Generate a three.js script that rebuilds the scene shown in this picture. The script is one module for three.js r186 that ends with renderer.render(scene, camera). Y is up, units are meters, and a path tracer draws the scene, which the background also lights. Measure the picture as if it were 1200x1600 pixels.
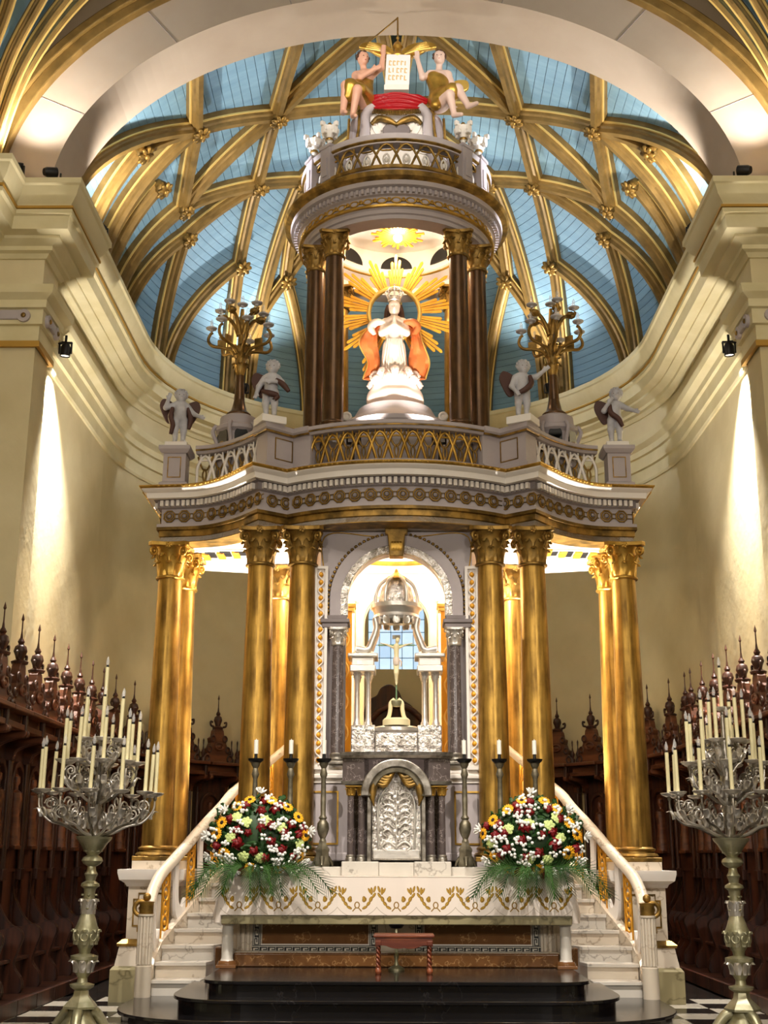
import * as THREE from 'three';
import { mergeGeometries, toCreasedNormals, mergeVertices } from 'three/addons/utils/BufferGeometryUtils.js';
import { MarchingCubes } from 'three/addons/objects/MarchingCubes.js';
import { RoundedBoxGeometry } from 'three/addons/geometries/RoundedBoxGeometry.js';
import { RectAreaLightUniformsLib } from 'three/addons/lights/RectAreaLightUniformsLib.js';
RectAreaLightUniformsLib.init();

// ---------------------------------------------------------------- camera, exposure, large lights
const scene = new THREE.Scene();
const renderer = new THREE.WebGLRenderer({ antialias: true });
renderer.toneMapping = THREE.LinearToneMapping;
renderer.toneMappingExposure = 1.0;
renderer.shadowMap.enabled = true;
scene.background = new THREE.Color(0x0b0b0c);
const camera = new THREE.PerspectiveCamera(2 * Math.atan(800 / 1950) * 180 / Math.PI, 0.75, 0.1, 120);
camera.position.set(0, 1.62, 16.45);
camera.rotation.order = 'YXZ';
camera.rotation.set(Math.atan(1950 / 7000), 0.0103, 0.0028);

const V3 = (x, y, z) => new THREE.Vector3(x, y, z);
const PI = Math.PI;
function spot(x, y, z, tx, ty, tz, color, inten, ang, pen = 0.6, size = 3) {
  const l = new THREE.SpotLight(color, inten, 0, ang, pen, 2);
  l.position.set(x, y, z); l.target.position.set(tx, ty, tz); scene.add(l); scene.add(l.target);
  l.castShadow = true; l.shadow.radius = size; l.name = 'spot_light'; return l;
}
function point(x, y, z, color, inten, size = 3) {
  const l = new THREE.PointLight(color, inten, 0, 2); l.position.set(x, y, z); l.castShadow = true;
  l.shadow.radius = size; l.name = 'lamp_light'; scene.add(l); return l;
}
function area(x, y, z, tx, ty, tz, w, h, color, inten) {
  const l = new THREE.RectAreaLight(color, inten, w, h); l.position.set(x, y, z); l.lookAt(tx, ty, tz); l.name = 'fill_light'; scene.add(l); return l;
}
const WARM = 0xffe6bf, NEUT = 0xfff6ea, COOL = 0xf4f6ff;
// unseen nave lights, added as front fill; altar spots follow the frond shadows
area(0, 13.2, 11.5, 0, 3, 4, 6, 3, NEUT, 2.6);
for (const s of [-1, 1]) {
  area(s * 4.2, 5.6, 18.5, s * 0.5, 7, 1, 1.6, 1.6, NEUT, 50);
  spot(s * 2.4, 10.4, 8.6, s * 0.4, 1.2, 2.3, NEUT, 230, 0.42, 0.7, 4);
  spot(s * 2.9, 11.5, 9.2, s * 0.1, 12.2, 0.6, NEUT, 120, 0.17, 0.6, 3);  // extra pair added to brighten the crowning angels
}

// ---------------------------------------------------------------- random, textures
let seed = 7;
function rnd() { seed = (seed * 1664525 + 1013904223) >>> 0; return seed / 4294967296; }
const rr = (a, b) => a + (b - a) * rnd();
function noiseGrid(n, s) { let q = s; const g = new Float32Array(n * n); for (let i = 0; i < n * n; i++) { q = (q * 1664525 + 1013904223) >>> 0; g[i] = q / 4294967296; } return g; }
function vnoise(g, n, x, y) {
  x = ((x % n) + n) % n; y = ((y % n) + n) % n; const i = Math.floor(x), j = Math.floor(y); let u = x - i, v = y - j; u = u * u * (3 - 2 * u); v = v * v * (3 - 2 * v);
  const i1 = (i + 1) % n, j1 = (j + 1) % n; const a = g[j * n + i], b = g[j * n + i1], c = g[j1 * n + i], d = g[j1 * n + i1];
  return a + (b - a) * u + (c - a) * v + (a - b - c + d) * u * v;
}
function fbmField(N, sx, sy, oct, s) { // tileable
  const f = new Float32Array(N * N); let amp = 1, tot = 0;
  for (let o = 0; o < oct; o++) {
    const nx = sx << o, g = noiseGrid(64, s + o * 97 + 11); const fx = Math.min(64, nx), fy = Math.min(64, sy << o);
    for (let y = 0; y < N; y++) for (let x = 0; x < N; x++) {
      const X = x / N * fx, Y = y / N * fy; const xi = Math.floor(X), yi = Math.floor(Y); let u = X - xi, v = Y - yi; u = u * u * (3 - 2 * u); v = v * v * (3 - 2 * v);
      const a = g[(yi % fy) * 64 + xi % fx], b = g[(yi % fy) * 64 + (xi + 1) % fx], c = g[((yi + 1) % fy) * 64 + xi % fx], d = g[((yi + 1) % fy) * 64 + (xi + 1) % fx];
      f[y * N + x] += amp * (a + (b - a) * u + (c - a) * v + (a - b - c + d) * u * v);
    }
    tot += amp; amp *= 0.55;
  }
  for (let i = 0; i < N * N; i++) f[i] /= tot;
  return f;
}
function tex(N, fn, srgb = true, rep = 1) {
  const d = new Uint8Array(N * N * 4);
  for (let y = 0; y < N; y++) for (let x = 0; x < N; x++) { const c = fn(x, y, y * N + x); const k = (y * N + x) * 4; d[k] = c[0]; d[k + 1] = c[1]; d[k + 2] = c[2]; d[k + 3] = 255; }
  const t = new THREE.DataTexture(d, N, N); t.wrapS = t.wrapT = THREE.RepeatWrapping; t.magFilter = THREE.LinearFilter; t.minFilter = THREE.LinearMipmapLinearFilter; t.generateMipmaps = true;
  if (srgb) t.colorSpace = THREE.SRGBColorSpace; t.repeat.set(rep, rep); t.needsUpdate = true; return t;
}
const mixc = (a, b, t) => [a[0] + (b[0] - a[0]) * t, a[1] + (b[1] - a[1]) * t, a[2] + (b[2] - a[2]) * t];
const cl = (v, a = 0, b = 1) => Math.max(a, Math.min(b, v));
const hx = h => [(h >> 16) & 255, (h >> 8) & 255, h & 255];
const F1 = fbmField(256, 4, 4, 5, 3), F2 = fbmField(256, 6, 6, 5, 41), F3 = fbmField(256, 3, 24, 4, 77), F4 = fbmField(256, 24, 2, 4, 99);
const mottle = (h1, h2, F, g = 1.6, rep = 1) => tex(256, (x, y, i) => mixc(hx(h1), hx(h2), cl((F[i] - 0.5) * g + 0.5)), true, rep);
const bumpT = (F, rep) => tex(256, (x, y, i) => { const v = F[i] * 255; return [v, v, v]; }, false, rep);
const B1 = bumpT(F1, 1), B2 = bumpT(F2, 2);
const veins = (base, vein, F, G, w, rep) => tex(256, (x, y, i) => { const v = cl(1 - Math.abs(F[i] - 0.5) / w); return mixc(mixc(hx(base), hx(vein), 0.25 * G[i]), hx(vein), v * v); }, true, rep);
const S = (o) => new THREE.MeshStandardMaterial(o);
const PH = (o) => new THREE.MeshPhysicalMaterial(o);
const M = {
  wall: S({ map: mottle(0xdccfa8, 0xc9ba90, F1, 2.2, 0.22), roughness: 0.88, bumpMap: B1, bumpScale: 0.006 }),
  cream: S({ map: mottle(0xe0d5ae, 0xcfc294, F2, 1.6, 0.4), roughness: 0.8 }),
  archStone: S({ map: mottle(0xb8a999, 0xa99887, F1, 1.5, 0.3), roughness: 0.85 }),
  creamGold: S({ color: 0xb98f3c, metalness: 0.35, roughness: 0.5 }),
  blue: [S({ map: mottle(0x7fa3b8, 0x6e93aa, F3, 1.4, 0.7), roughness: 0.6 }), S({ map: mottle(0x7799b0, 0x668aa3, F3, 1.4, 0.7), roughness: 0.6 }), S({ map: mottle(0x87abbd, 0x7598ae, F3, 1.4, 0.7), roughness: 0.6 })],
  back: S({ color: 0x23303a, roughness: 0.9 }),
  rib: S({ map: mottle(0x947640, 0x6c552a, F2, 1.6, 0.8), metalness: 0.3, roughness: 0.48 }),
  ribEdge: S({ color: 0xe8c878, metalness: 0.4, roughness: 0.4 }),
  gold: S({ map: mottle(0xd2a74e, 0x97742f, F2, 2.2, 0.9), metalness: 0.75, roughness: 0.36, bumpMap: B2, bumpScale: 0.002 }),
  goldShaft: S({ map: tex(256, (x, y, i) => mixc(hx(0xc39a4a), hx(0x7a5c2a), cl((0.6 * F4[i] + 0.4 * F2[i] - 0.5) * 2.6 + 0.45)), true, 1), metalness: 0.78, roughness: 0.4, bumpMap: B2, bumpScale: 0.002 }),
  bronzeShaft: S({ map: tex(256, (x, y, i) => mixc(hx(0x66492c), hx(0x39281b), cl((0.6 * F4[i] + 0.4 * F2[i] - 0.5) * 2.4 + 0.5)), true, 1), metalness: 0.5, roughness: 0.3 }),
  goldBright: S({ color: 0xecc468, metalness: 0.7, roughness: 0.32 }),
  goldDark: S({ map: mottle(0xa98440, 0x5f4a22, F2, 2.4, 1.5), metalness: 0.65, roughness: 0.42 }),
  goldPaint: S({ color: 0xe0a02c, metalness: 0.25, roughness: 0.45 }),
  grey: S({ map: mottle(0xb6acac, 0xa2989a, F1, 1.6, 0.6), roughness: 0.55 }),
  greyDark: S({ map: mottle(0x8a8080, 0x6f6564, F1, 1.8, 0.6), roughness: 0.5 }),
  white: S({ map: mottle(0xefe9e2, 0xe2d9cf, F1, 1.5, 0.6), roughness: 0.5 }),
  silver: S({ color: 0xe2ddd6, metalness: 0.8, roughness: 0.32, bumpMap: B2, bumpScale: 0.004 }),
  silverDark: S({ map: mottle(0xaaa49a, 0x6b645a, F2, 2.6, 2), metalness: 0.8, roughness: 0.34, bumpMap: B2, bumpScale: 0.004 }),
  silverRelief: S({ map: mottle(0xe6e1db, 0xa39c94, F2, 3, 3), metalness: 0.8, roughness: 0.26, bumpMap: bumpT(F2, 5), bumpScale: 0.02 }),
  bronzeGrey: S({ map: mottle(0x8c8470, 0x57503f, F2, 2.4, 2), metalness: 0.6, roughness: 0.42 }),
  pewter: S({ map: mottle(0xb9b598, 0x8b8868, F2, 2.4, 1.4), metalness: 0.65, roughness: 0.36 }),
  wood: S({ map: tex(256, (x, y, i) => mixc(hx(0x4a2616), hx(0x25110a), cl((F4[i] - 0.5) * 2.4 + 0.5)), true, 0.8), roughness: 0.42 }),
  woodRed: S({ map: tex(256, (x, y, i) => mixc(hx(0x8a4a2c), hx(0x5a2616), cl((F3[i] - 0.5) * 2.4 + 0.5)), true, 1.2), roughness: 0.4 }),
  woodLight: S({ map: tex(256, (x, y, i) => mixc(hx(0x6e3f26), hx(0x43210f), cl((F3[i] - 0.5) * 2.4 + 0.5)), true, 0.8), roughness: 0.42 }),
  marble: S({ map: veins(0xd6d0c6, 0x9c958c, F1, F2, 0.03, 0.8), roughness: 0.25 }),
  marbleWarm: S({ map: veins(0xd9cdbb, 0xa5947f, F1, F2, 0.03, 0.8), roughness: 0.35 }),
  marbleGreen: S({ map: veins(0xa09672, 0x6f6648, F1, F2, 0.04, 0.7), roughness: 0.3 }),
  marbleBrown: S({ map: veins(0x6b4526, 0xb08a5c, F1, F2, 0.035, 1.6), roughness: 0.16 }),
  marbleDark: S({ map: veins(0x4c4241, 0x9a8f8a, F1, F2, 0.04, 3), roughness: 0.2 }),
  black: PH({ map: veins(0x131214, 0x2b292a, F1, F2, 0.02, 0.7), roughness: 0.16 }),
  tileDark: S({ map: veins(0x1a1817, 0x36322e, F1, F2, 0.03, 1), roughness: 0.18 }),
  tileLight: S({ map: veins(0xb9b2a4, 0x8b8478, F1, F2, 0.03, 1), roughness: 0.2 }),
  red: S({ color: 0xa5101a, roughness: 0.32 }),
  skin: S({ color: 0xd9a58c, roughness: 0.45 }),
  skinPale: S({ color: 0xdcbfb2, roughness: 0.4 }),
  ivory: S({ color: 0xe9dcae, roughness: 0.5 }),
  stoneFig: S({ map: mottle(0xc4c2c6, 0xa5a3a8, F1, 1.8, 2), roughness: 0.5 }),
  brownCloth: S({ color: 0x4c2d24, roughness: 0.6 }),
  hair: S({ color: 0x4a2c1a, roughness: 0.6 }),
  mantle: S({ color: 0xc96f3a, roughness: 0.42 }),
  gown: S({ color: 0xe8d6c4, roughness: 0.4 }),
  pink: S({ color: 0xecd0c2, roughness: 0.4 }),
  cloth: S({ color: 0xe9dccf, roughness: 0.8 }),
  candle: S({ color: 0xe7ddaf, roughness: 0.45 }),
  candleWhite: S({ color: 0xf3efe4, roughness: 0.45 }),
  paintedShade: S({ color: 0x0e0d0d, roughness: 0.5 }),  // near-black colour standing in for the shade inside openings
  iron: S({ color: 0x1c1b1c, roughness: 0.4, metalness: 0.4 }),
  bulb: PH({ color: 0xffffff, roughness: 0.05, transmission: 0.75, thickness: 0, metalness: 0 }),
  lamp: S({ color: 0xffffff, emissive: 0xfff2d8, emissiveIntensity: 3 }),
  lampSoft: S({ color: 0xffffff, emissive: 0xfff2d8, emissiveIntensity: 1 }),
  rose: S({ color: 0x7c0810, roughness: 0.5 }),
  sun: S({ color: 0xf4b21a, roughness: 0.55 }),
  sunEye: S({ color: 0x2a1608, roughness: 0.8 }),
  petal: S({ color: 0xf4f3ee, roughness: 0.5 }),
  petalGreen: S({ color: 0xcfe08f, roughness: 0.55 }),
  leaf: PH({ color: 0x24481a, roughness: 0.5 }),
  frond: PH({ color: 0x426b2c, roughness: 0.5 }),
  teal: S({ color: 0x6f8f6a, metalness: 0.3, roughness: 0.4 }),
};
for (const k of ['wall']) M[k].side = THREE.DoubleSide;

// ---------------------------------------------------------------- geometry helpers
function prep(g, keep) {
  let q = g.index ? g.toNonIndexed() : g;
  if (!q.attributes.normal) q.computeVertexNormals();
  for (const k of Object.keys(q.attributes)) if (!['position', 'normal', 'uv'].includes(k)) q.deleteAttribute(k);
  if (!keep && !(g.userData && g.userData.keepUV)) triUV(q);
  else if (!q.attributes.uv) triUV(q);
  q.userData = { keepUV: true };
  return q;
}
function triUV(q) {
  const p = q.attributes.position, n = p.count, uv = new Float32Array(n * 2);
  const a = V3(), b = V3(), c = V3();
  for (let i = 0; i < n; i += 3) {
    a.fromBufferAttribute(p, i); b.fromBufferAttribute(p, i + 1); c.fromBufferAttribute(p, i + 2);
    const nx = Math.abs((b.y - a.y) * (c.z - a.z) - (b.z - a.z) * (c.y - a.y)), ny = Math.abs((b.z - a.z) * (c.x - a.x) - (b.x - a.x) * (c.z - a.z)), nz = Math.abs((b.x - a.x) * (c.y - a.y) - (b.y - a.y) * (c.x - a.x));
    for (let k = 0; k < 3; k++) {
      const X = p.getX(i + k), Y = p.getY(i + k), Z = p.getZ(i + k);
      let u, v; if (nx >= ny && nx >= nz) { u = Z; v = Y; } else if (ny >= nz) { u = X; v = Z; } else { u = X; v = Y; }
      uv[(i + k) * 2] = u; uv[(i + k) * 2 + 1] = v;
    }
  }
  q.setAttribute('uv', new THREE.BufferAttribute(uv, 2));
}
function merge(list) { const l = list.filter(Boolean).map(g => prep(g)); if (l.length === 1) return l[0]; const m = mergeGeometries(l, false); m.userData = { keepUV: true }; return m; }
function mesh(name, g, mat, parent) {
  const geo = Array.isArray(g) ? merge(g) : prep(g);
  const o = new THREE.Mesh(geo, mat); o.name = name; if (parent) parent.add(o); return o;
}
const used = {};
function numbered(n) { if (!(n in used)) { used[n] = 0; return n; } used[n]++; return n + '_' + String(used[n]).padStart(3, '0'); }
function tag(o, label, category, group) { o.userData = { label, category }; if (group) o.userData.group = group; return o; }
function thing(name, label, category, pos = [0, 0, 0], turn = 0, group) {
  const o = new THREE.Group(); o.name = numbered(name); scene.add(o); o.position.set(...pos); o.rotation.y = turn; return tag(o, label, category, group);
}
function single(name, g, mat, label, category, pos = [0, 0, 0], turn = 0, group) {
  const o = mesh(numbered(name), g, mat); scene.add(o); o.position.set(...pos); o.rotation.y = turn; return tag(o, label, category, group);
}
function dup(src, label, pos, turn = src.rotation.y, group) {
  const r = src.clone(); r.name = numbered(src.name.replace(/_\d{3}$/, '')); scene.add(r); r.position.set(...pos); r.rotation.y = turn;
  r.userData = { ...src.userData, label }; if (group) r.userData.group = group; return r;
}
function struct(name, g, mat) { let o; if (g) o = mesh(name, g, mat); else { o = new THREE.Group(); o.name = name; } o.userData = { kind: 'structure' }; scene.add(o); return o; }
function part(name, g, mat, parent, pos, rot) { const o = mesh(name, g, mat, parent); if (pos) o.position.set(...pos); if (rot) o.rotation.set(...rot); return o; }
function sub(name, parent, pos = [0, 0, 0], ry = 0) { const o = new THREE.Group(); o.name = name; parent.add(o); o.position.set(...pos); o.rotation.y = ry; return o; }
function stuff(o) { o.userData.kind = 'stuff'; return o; }
// box by centre; bv bevels the edges
function bx(w, h, d, x = 0, y = 0, z = 0, bv = 0) { const g = bv ? new RoundedBoxGeometry(w, h, d, 2, Math.min(bv, w / 2.1, h / 2.1, d / 2.1)) : new THREE.BoxGeometry(w, h, d); g.translate(x, y, z); return g; }
// box standing on y
function bs(w, h, d, x, y, z, bv = 0) { return bx(w, h, d, x, y + h / 2, z, bv); }
function lathe(prof, seg = 24, y = 0, a0 = 0, a1 = 2 * PI) { const g = new THREE.LatheGeometry(prof.map(p => new THREE.Vector2(Math.max(p[0], 0.0005), p[1] + y)), seg, a0, a1); return toCreasedNormals(g.toNonIndexed(), 0.7); }
function cyl(r0, r1, h, x = 0, y = 0, z = 0, seg = 16) { const g = new THREE.CylinderGeometry(r1, r0, h, seg); g.translate(x, y + h / 2, z); return g; }
function sph(r, x = 0, y = 0, z = 0, sx = 1, sy = 1, sz = 1, ws = 14, hs = 10) { const g = new THREE.SphereGeometry(r, ws, hs); g.scale(sx, sy, sz); g.translate(x, y, z); return g; }
function curve(pts, closed = false) { return new THREE.CatmullRomCurve3(pts.map(p => p.isVector3 ? p : V3(...p)), closed, 'centripetal'); }
function tube(pts, r, seg = 24, rad = 8, closed = false) { return new THREE.TubeGeometry(curve(pts, closed), seg, r, rad, closed); }
// tapered tube: radius function of t
function taper(pts, rf, seg = 20, rad = 8) {
  const c = curve(pts), g = new THREE.TubeGeometry(c, seg, 1, rad, false), p = g.attributes.position;
  for (let i = 0; i <= seg; i++) { const t = i / seg, P = c.getPointAt(t), r = rf(t); for (let j = 0; j <= rad; j++) { const k = i * (rad + 1) + j; p.setXYZ(k, P.x + (p.getX(k) - P.x) * r, P.y + (p.getY(k) - P.y) * r, P.z + (p.getZ(k) - P.z) * r); } }
  return g;
}
function bar(a, b, r, rad = 8, r2 = r) { const A = V3(...a), Bv = V3(...b), L = A.distanceTo(Bv); const g = new THREE.CylinderGeometry(r2, r, L, rad); g.translate(0, L / 2, 0); g.applyQuaternion(new THREE.Quaternion().setFromUnitVectors(V3(0, 1, 0), Bv.clone().sub(A).normalize())); g.translate(A.x, A.y, A.z); return g; }
function ext(shape, depth, bevel = 0, seg = 12) { const g = new THREE.ExtrudeGeometry(shape, { depth, bevelEnabled: bevel > 0, bevelThickness: bevel, bevelSize: bevel, bevelSegments: 2, curveSegments: seg }); return g; }
function poly(pts) { const s = new THREE.Shape(); pts.forEach((p, i) => i ? s.lineTo(p[0], p[1]) : s.moveTo(p[0], p[1])); s.closePath(); return s; }
function smoothShape(pts) { const c = new THREE.CatmullRomCurve3(pts.map(p => V3(p[0], p[1], 0)), true, 'centripetal'); return poly(c.getPoints(pts.length * 5).map(p => [p.x, p.y])); }
const tr = (g, x, y, z) => { g.translate(x, y, z); return g; };
const rt = (g, x = 0, y = 0, z = 0) => { if (x) g.rotateX(x); if (y) g.rotateY(y); if (z) g.rotateZ(z); return g; };
const sc = (g, x, y = x, z = x) => { g.scale(x, y, z); if (x * y * z < 0) { if (g.index) { const I = g.index.array; for (let i = 0; i < I.length; i += 3) { const t = I[i]; I[i] = I[i + 1]; I[i + 1] = t; } } else for (const k in g.attributes) { const A = g.attributes[k], n = A.itemSize, a = A.array; for (let i = 0; i < A.count; i += 3) for (let c = 0; c < n; c++) { const t = a[i * n + c]; a[i * n + c] = a[(i + 1) * n + c]; a[(i + 1) * n + c] = t; } } } return g; };
const mirX = g => { const q = g.clone(); q.scale(-1, 1, 1); return q; };
// sweep a section [[out, y], ...] (closed polygon) along a plan path [[x, z], ...]; out is to the +z side of a path running to +x
function sweep(prof, path, closed = false, crease = 0.5) {
  const n = path.length, m = prof.length, ms = [], L = [0];
  const dir = (i, j) => { const dx = path[j][0] - path[i][0], dz = path[j][1] - path[i][1], l = Math.hypot(dx, dz) || 1; return [dx / l, dz / l]; };
  for (let i = 0; i < n; i++) {
    const t0 = (i > 0 || closed) ? dir((i - 1 + n) % n, i) : dir(i, i + 1), t1 = (i < n - 1 || closed) ? dir(i, (i + 1) % n) : t0;
    const n0 = [-t0[1], t0[0]], n1 = [-t1[1], t1[0]], k = 1 + n0[0] * n1[0] + n0[1] * n1[1];
    ms.push(k < 0.15 ? n0 : [(n0[0] + n1[0]) / k, (n0[1] + n1[1]) / k]);
    if (i) L.push(L[i - 1] + Math.hypot(path[i][0] - path[i - 1][0], path[i][1] - path[i - 1][1]));
  }
  if (closed) L.push(L[n - 1] + Math.hypot(path[0][0] - path[n - 1][0], path[0][1] - path[n - 1][1]));
  const W = [0]; for (let j = 1; j <= m; j++) W.push(W[j - 1] + Math.hypot(prof[j % m][0] - prof[j - 1][0], prof[j % m][1] - prof[j - 1][1]));
  const pos = [], uv = []; const P = (i, j) => { i %= n; j %= m; return [path[i][0] + ms[i][0] * prof[j][0], prof[j][1], path[i][1] + ms[i][1] * prof[j][0]]; };
  const end = closed ? n : n - 1;
  for (let i = 0; i < end; i++) for (let j = 0; j < m; j++) {
    const a = P(i, j), b = P(i + 1, j), c = P(i + 1, j + 1), d = P(i, j + 1);
    pos.push(...a, ...b, ...c, ...a, ...c, ...d);
    uv.push(L[i], W[j], L[i + 1], W[j], L[i + 1], W[j + 1], L[i], W[j], L[i + 1], W[j + 1], L[i], W[j + 1]);
  }
  if (!closed) {
    const tri = THREE.ShapeUtils.triangulateShape(prof.map(p => new THREE.Vector2(p[0], p[1])), []);
    for (const [i, f] of [[0, 0], [n - 1, 1]]) for (const t of tri) { const o = f ? [t[0], t[1], t[2]] : [t[0], t[2], t[1]]; for (const k of o) { pos.push(...P(i, k)); uv.push(prof[k][0], prof[k][1]); } }
  }
  let g = new THREE.BufferGeometry(); g.setAttribute('position', new THREE.Float32BufferAttribute(pos, 3)); g.setAttribute('uv', new THREE.Float32BufferAttribute(uv, 2));
  g = toCreasedNormals(g, crease); g.userData = { keepUV: true }; return g;
}
const arcPath = (cx, cz, r, a0, a1, n) => { const o = []; for (let i = 0; i <= n; i++) { const a = a0 + (a1 - a0) * i / n; o.push([cx + r * Math.sin(a), cz + r * Math.cos(a)]); } return o; };
const ringPath = (r, n, cx = 0, cz = 0) => arcPath(cx, cz, r, 0, 2 * PI * (n - 1) / n, n - 1);
const rectPath = (x0, x1, z0, z1) => [[x0, z1], [x1, z1], [x1, z0], [x0, z0]];
// point along a plan path with outward normal
function along(path, s) {
  let l = 0; for (let i = 0; i < path.length - 1; i++) { const dx = path[i + 1][0] - path[i][0], dz = path[i + 1][1] - path[i][1], q = Math.hypot(dx, dz); if (l + q >= s || i === path.length - 2) { const t = (s - l) / q; return { x: path[i][0] + dx * t, z: path[i][1] + dz * t, nx: -dz / q, nz: dx / q, ry: Math.atan2(-dz / q, dx / q) }; } l += q; }
}
const pathLen = path => path.reduce((a, p, i) => i ? a + Math.hypot(p[0] - path[i - 1][0], p[1] - path[i - 1][1]) : 0, 0);
// offset a plan path outward
function offset(path, o) { const n = path.length; return path.map((p, i) => { const d = (a, b) => { const dx = b[0] - a[0], dz = b[1] - a[1], l = Math.hypot(dx, dz); return [-dz / l, dx / l]; }; const n0 = i ? d(path[i - 1], p) : d(p, path[1]), n1 = i < n - 1 ? d(p, path[i + 1]) : n0, k = 1 + n0[0] * n1[0] + n0[1] * n1[1]; return [p[0] + (n0[0] + n1[0]) / k * o, p[1] + (n0[1] + n1[1]) / k * o]; }); }
// smooth body from tapered capsules [ax,ay,az, bx,by,bz, ra, rb] and ellipsoid-like balls
function figure(caps, N = 56, k = 0.03) {
  let mn = [1e9, 1e9, 1e9], mx = [-1e9, -1e9, -1e9];
  for (const c of caps) for (const o of [0, 3]) for (let a = 0; a < 3; a++) { const r = c[o ? 7 : 6]; mn[a] = Math.min(mn[a], c[o + a] - r); mx[a] = Math.max(mx[a], c[o + a] + r); }
  const ctr = mn.map((v, a) => (v + mx[a]) / 2), half = Math.max(...mx.map((v, a) => v - mn[a])) / 2 * 1.08 + k;
  const mc = new MarchingCubes(N, new THREE.MeshBasicMaterial(), false, false, 60000); mc.isolation = 0; const hs = N / 2;
  const D = caps.map(c => { const d = [c[3] - c[0], c[4] - c[1], c[5] - c[2]]; return { c, d, dd: d[0] * d[0] + d[1] * d[1] + d[2] * d[2] || 1e-9 }; });
  for (let zi = 0; zi < N; zi++) for (let yi = 0; yi < N; yi++) for (let xi = 0; xi < N; xi++) {
    const x = ctr[0] + (xi - hs) / hs * half, y = ctr[1] + (yi - hs) / hs * half, z = ctr[2] + (zi - hs) / hs * half; let v = 1e3;
    for (const { c, d, dd } of D) {
      const px = x - c[0], py = y - c[1], pz = z - c[2]; const t = cl((px * d[0] + py * d[1] + pz * d[2]) / dd);
      const q = Math.hypot(px - d[0] * t, py - d[1] * t, pz - d[2] * t) - (c[6] + (c[7] - c[6]) * t);
      const h = cl(0.5 + 0.5 * (q - v) / k); if (v > 500) v = q; else v = q * (1 - h) + v * h - k * h * (1 - h);
    }
    mc.field[xi + yi * N + zi * N * N] = -v;
  }
  mc.update();
  const n = mc.count, g = new THREE.BufferGeometry(), P = new Float32Array(n * 3), Q = new Float32Array(n * 3);
  for (let i = 0; i < n; i++) for (let a = 0; a < 3; a++) { P[i * 3 + a] = ctr[a] + mc.positionArray[i * 3 + a] * half; Q[i * 3 + a] = mc.normalArray[i * 3 + a]; }
  for (let i = 0; i < n; i++) { const l = Math.hypot(Q[i * 3], Q[i * 3 + 1], Q[i * 3 + 2]) || 1; for (let a = 0; a < 3; a++) Q[i * 3 + a] /= l; }
  g.setAttribute('position', new THREE.BufferAttribute(P, 3)); g.setAttribute('normal', new THREE.BufferAttribute(Q, 3));
  return g;
}
// ================================================================ the setting
const LR = ['left', 'right'];
// floor: slab and marble tiles
{
  const fl = struct('floor', bx(15.4, 0.3, 30, 0, -0.165, 5.6), M.tileDark);
  const tile = [0, 1].map(() => prep(bx(0.494, 0.03, 0.494, 0, -0.01, 0, 0.004)));
  for (const s of [-1, 1]) for (let i = 0; i < 5; i++) for (let j = 0; j < 10; j++) {
    const x = s * (2.3 + i * 0.5), z = 5.0 - j * 0.5; const c = (i + j + (s > 0 ? 1 : 0)) % 2;
    const o = mesh('tile', tile[0], c ? M.tileLight : M.tileDark, fl); o.position.set(x, -0.003, z);
  }
}
const AP = [0, -3.6], AR = 4.95;
const leftPlan = [[-7.5, 1.55], [-5.6, 1.55], [-5.6, 0.95], [-4.85, 0.95], [-4.85, 0.35], [-4.95, 0.35], [-4.95, -3.6]];
const rightPlan = leftPlan.map(p => [-p[0], p[1]]).reverse();
const apsePlan = arcPath(0, -3.6, AR, -PI / 2, -3 * PI / 2, 40);   // left, back, right
const wprof = (y0, y1, t = 0.4) => [[0, y0], [0, y1], [-t, y1], [-t, y0]];
struct('wall_left', sweep(wprof(0, 10.44), leftPlan), M.wall);
struct('wall_right', sweep(wprof(0, 10.44), rightPlan), M.wall);
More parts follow.
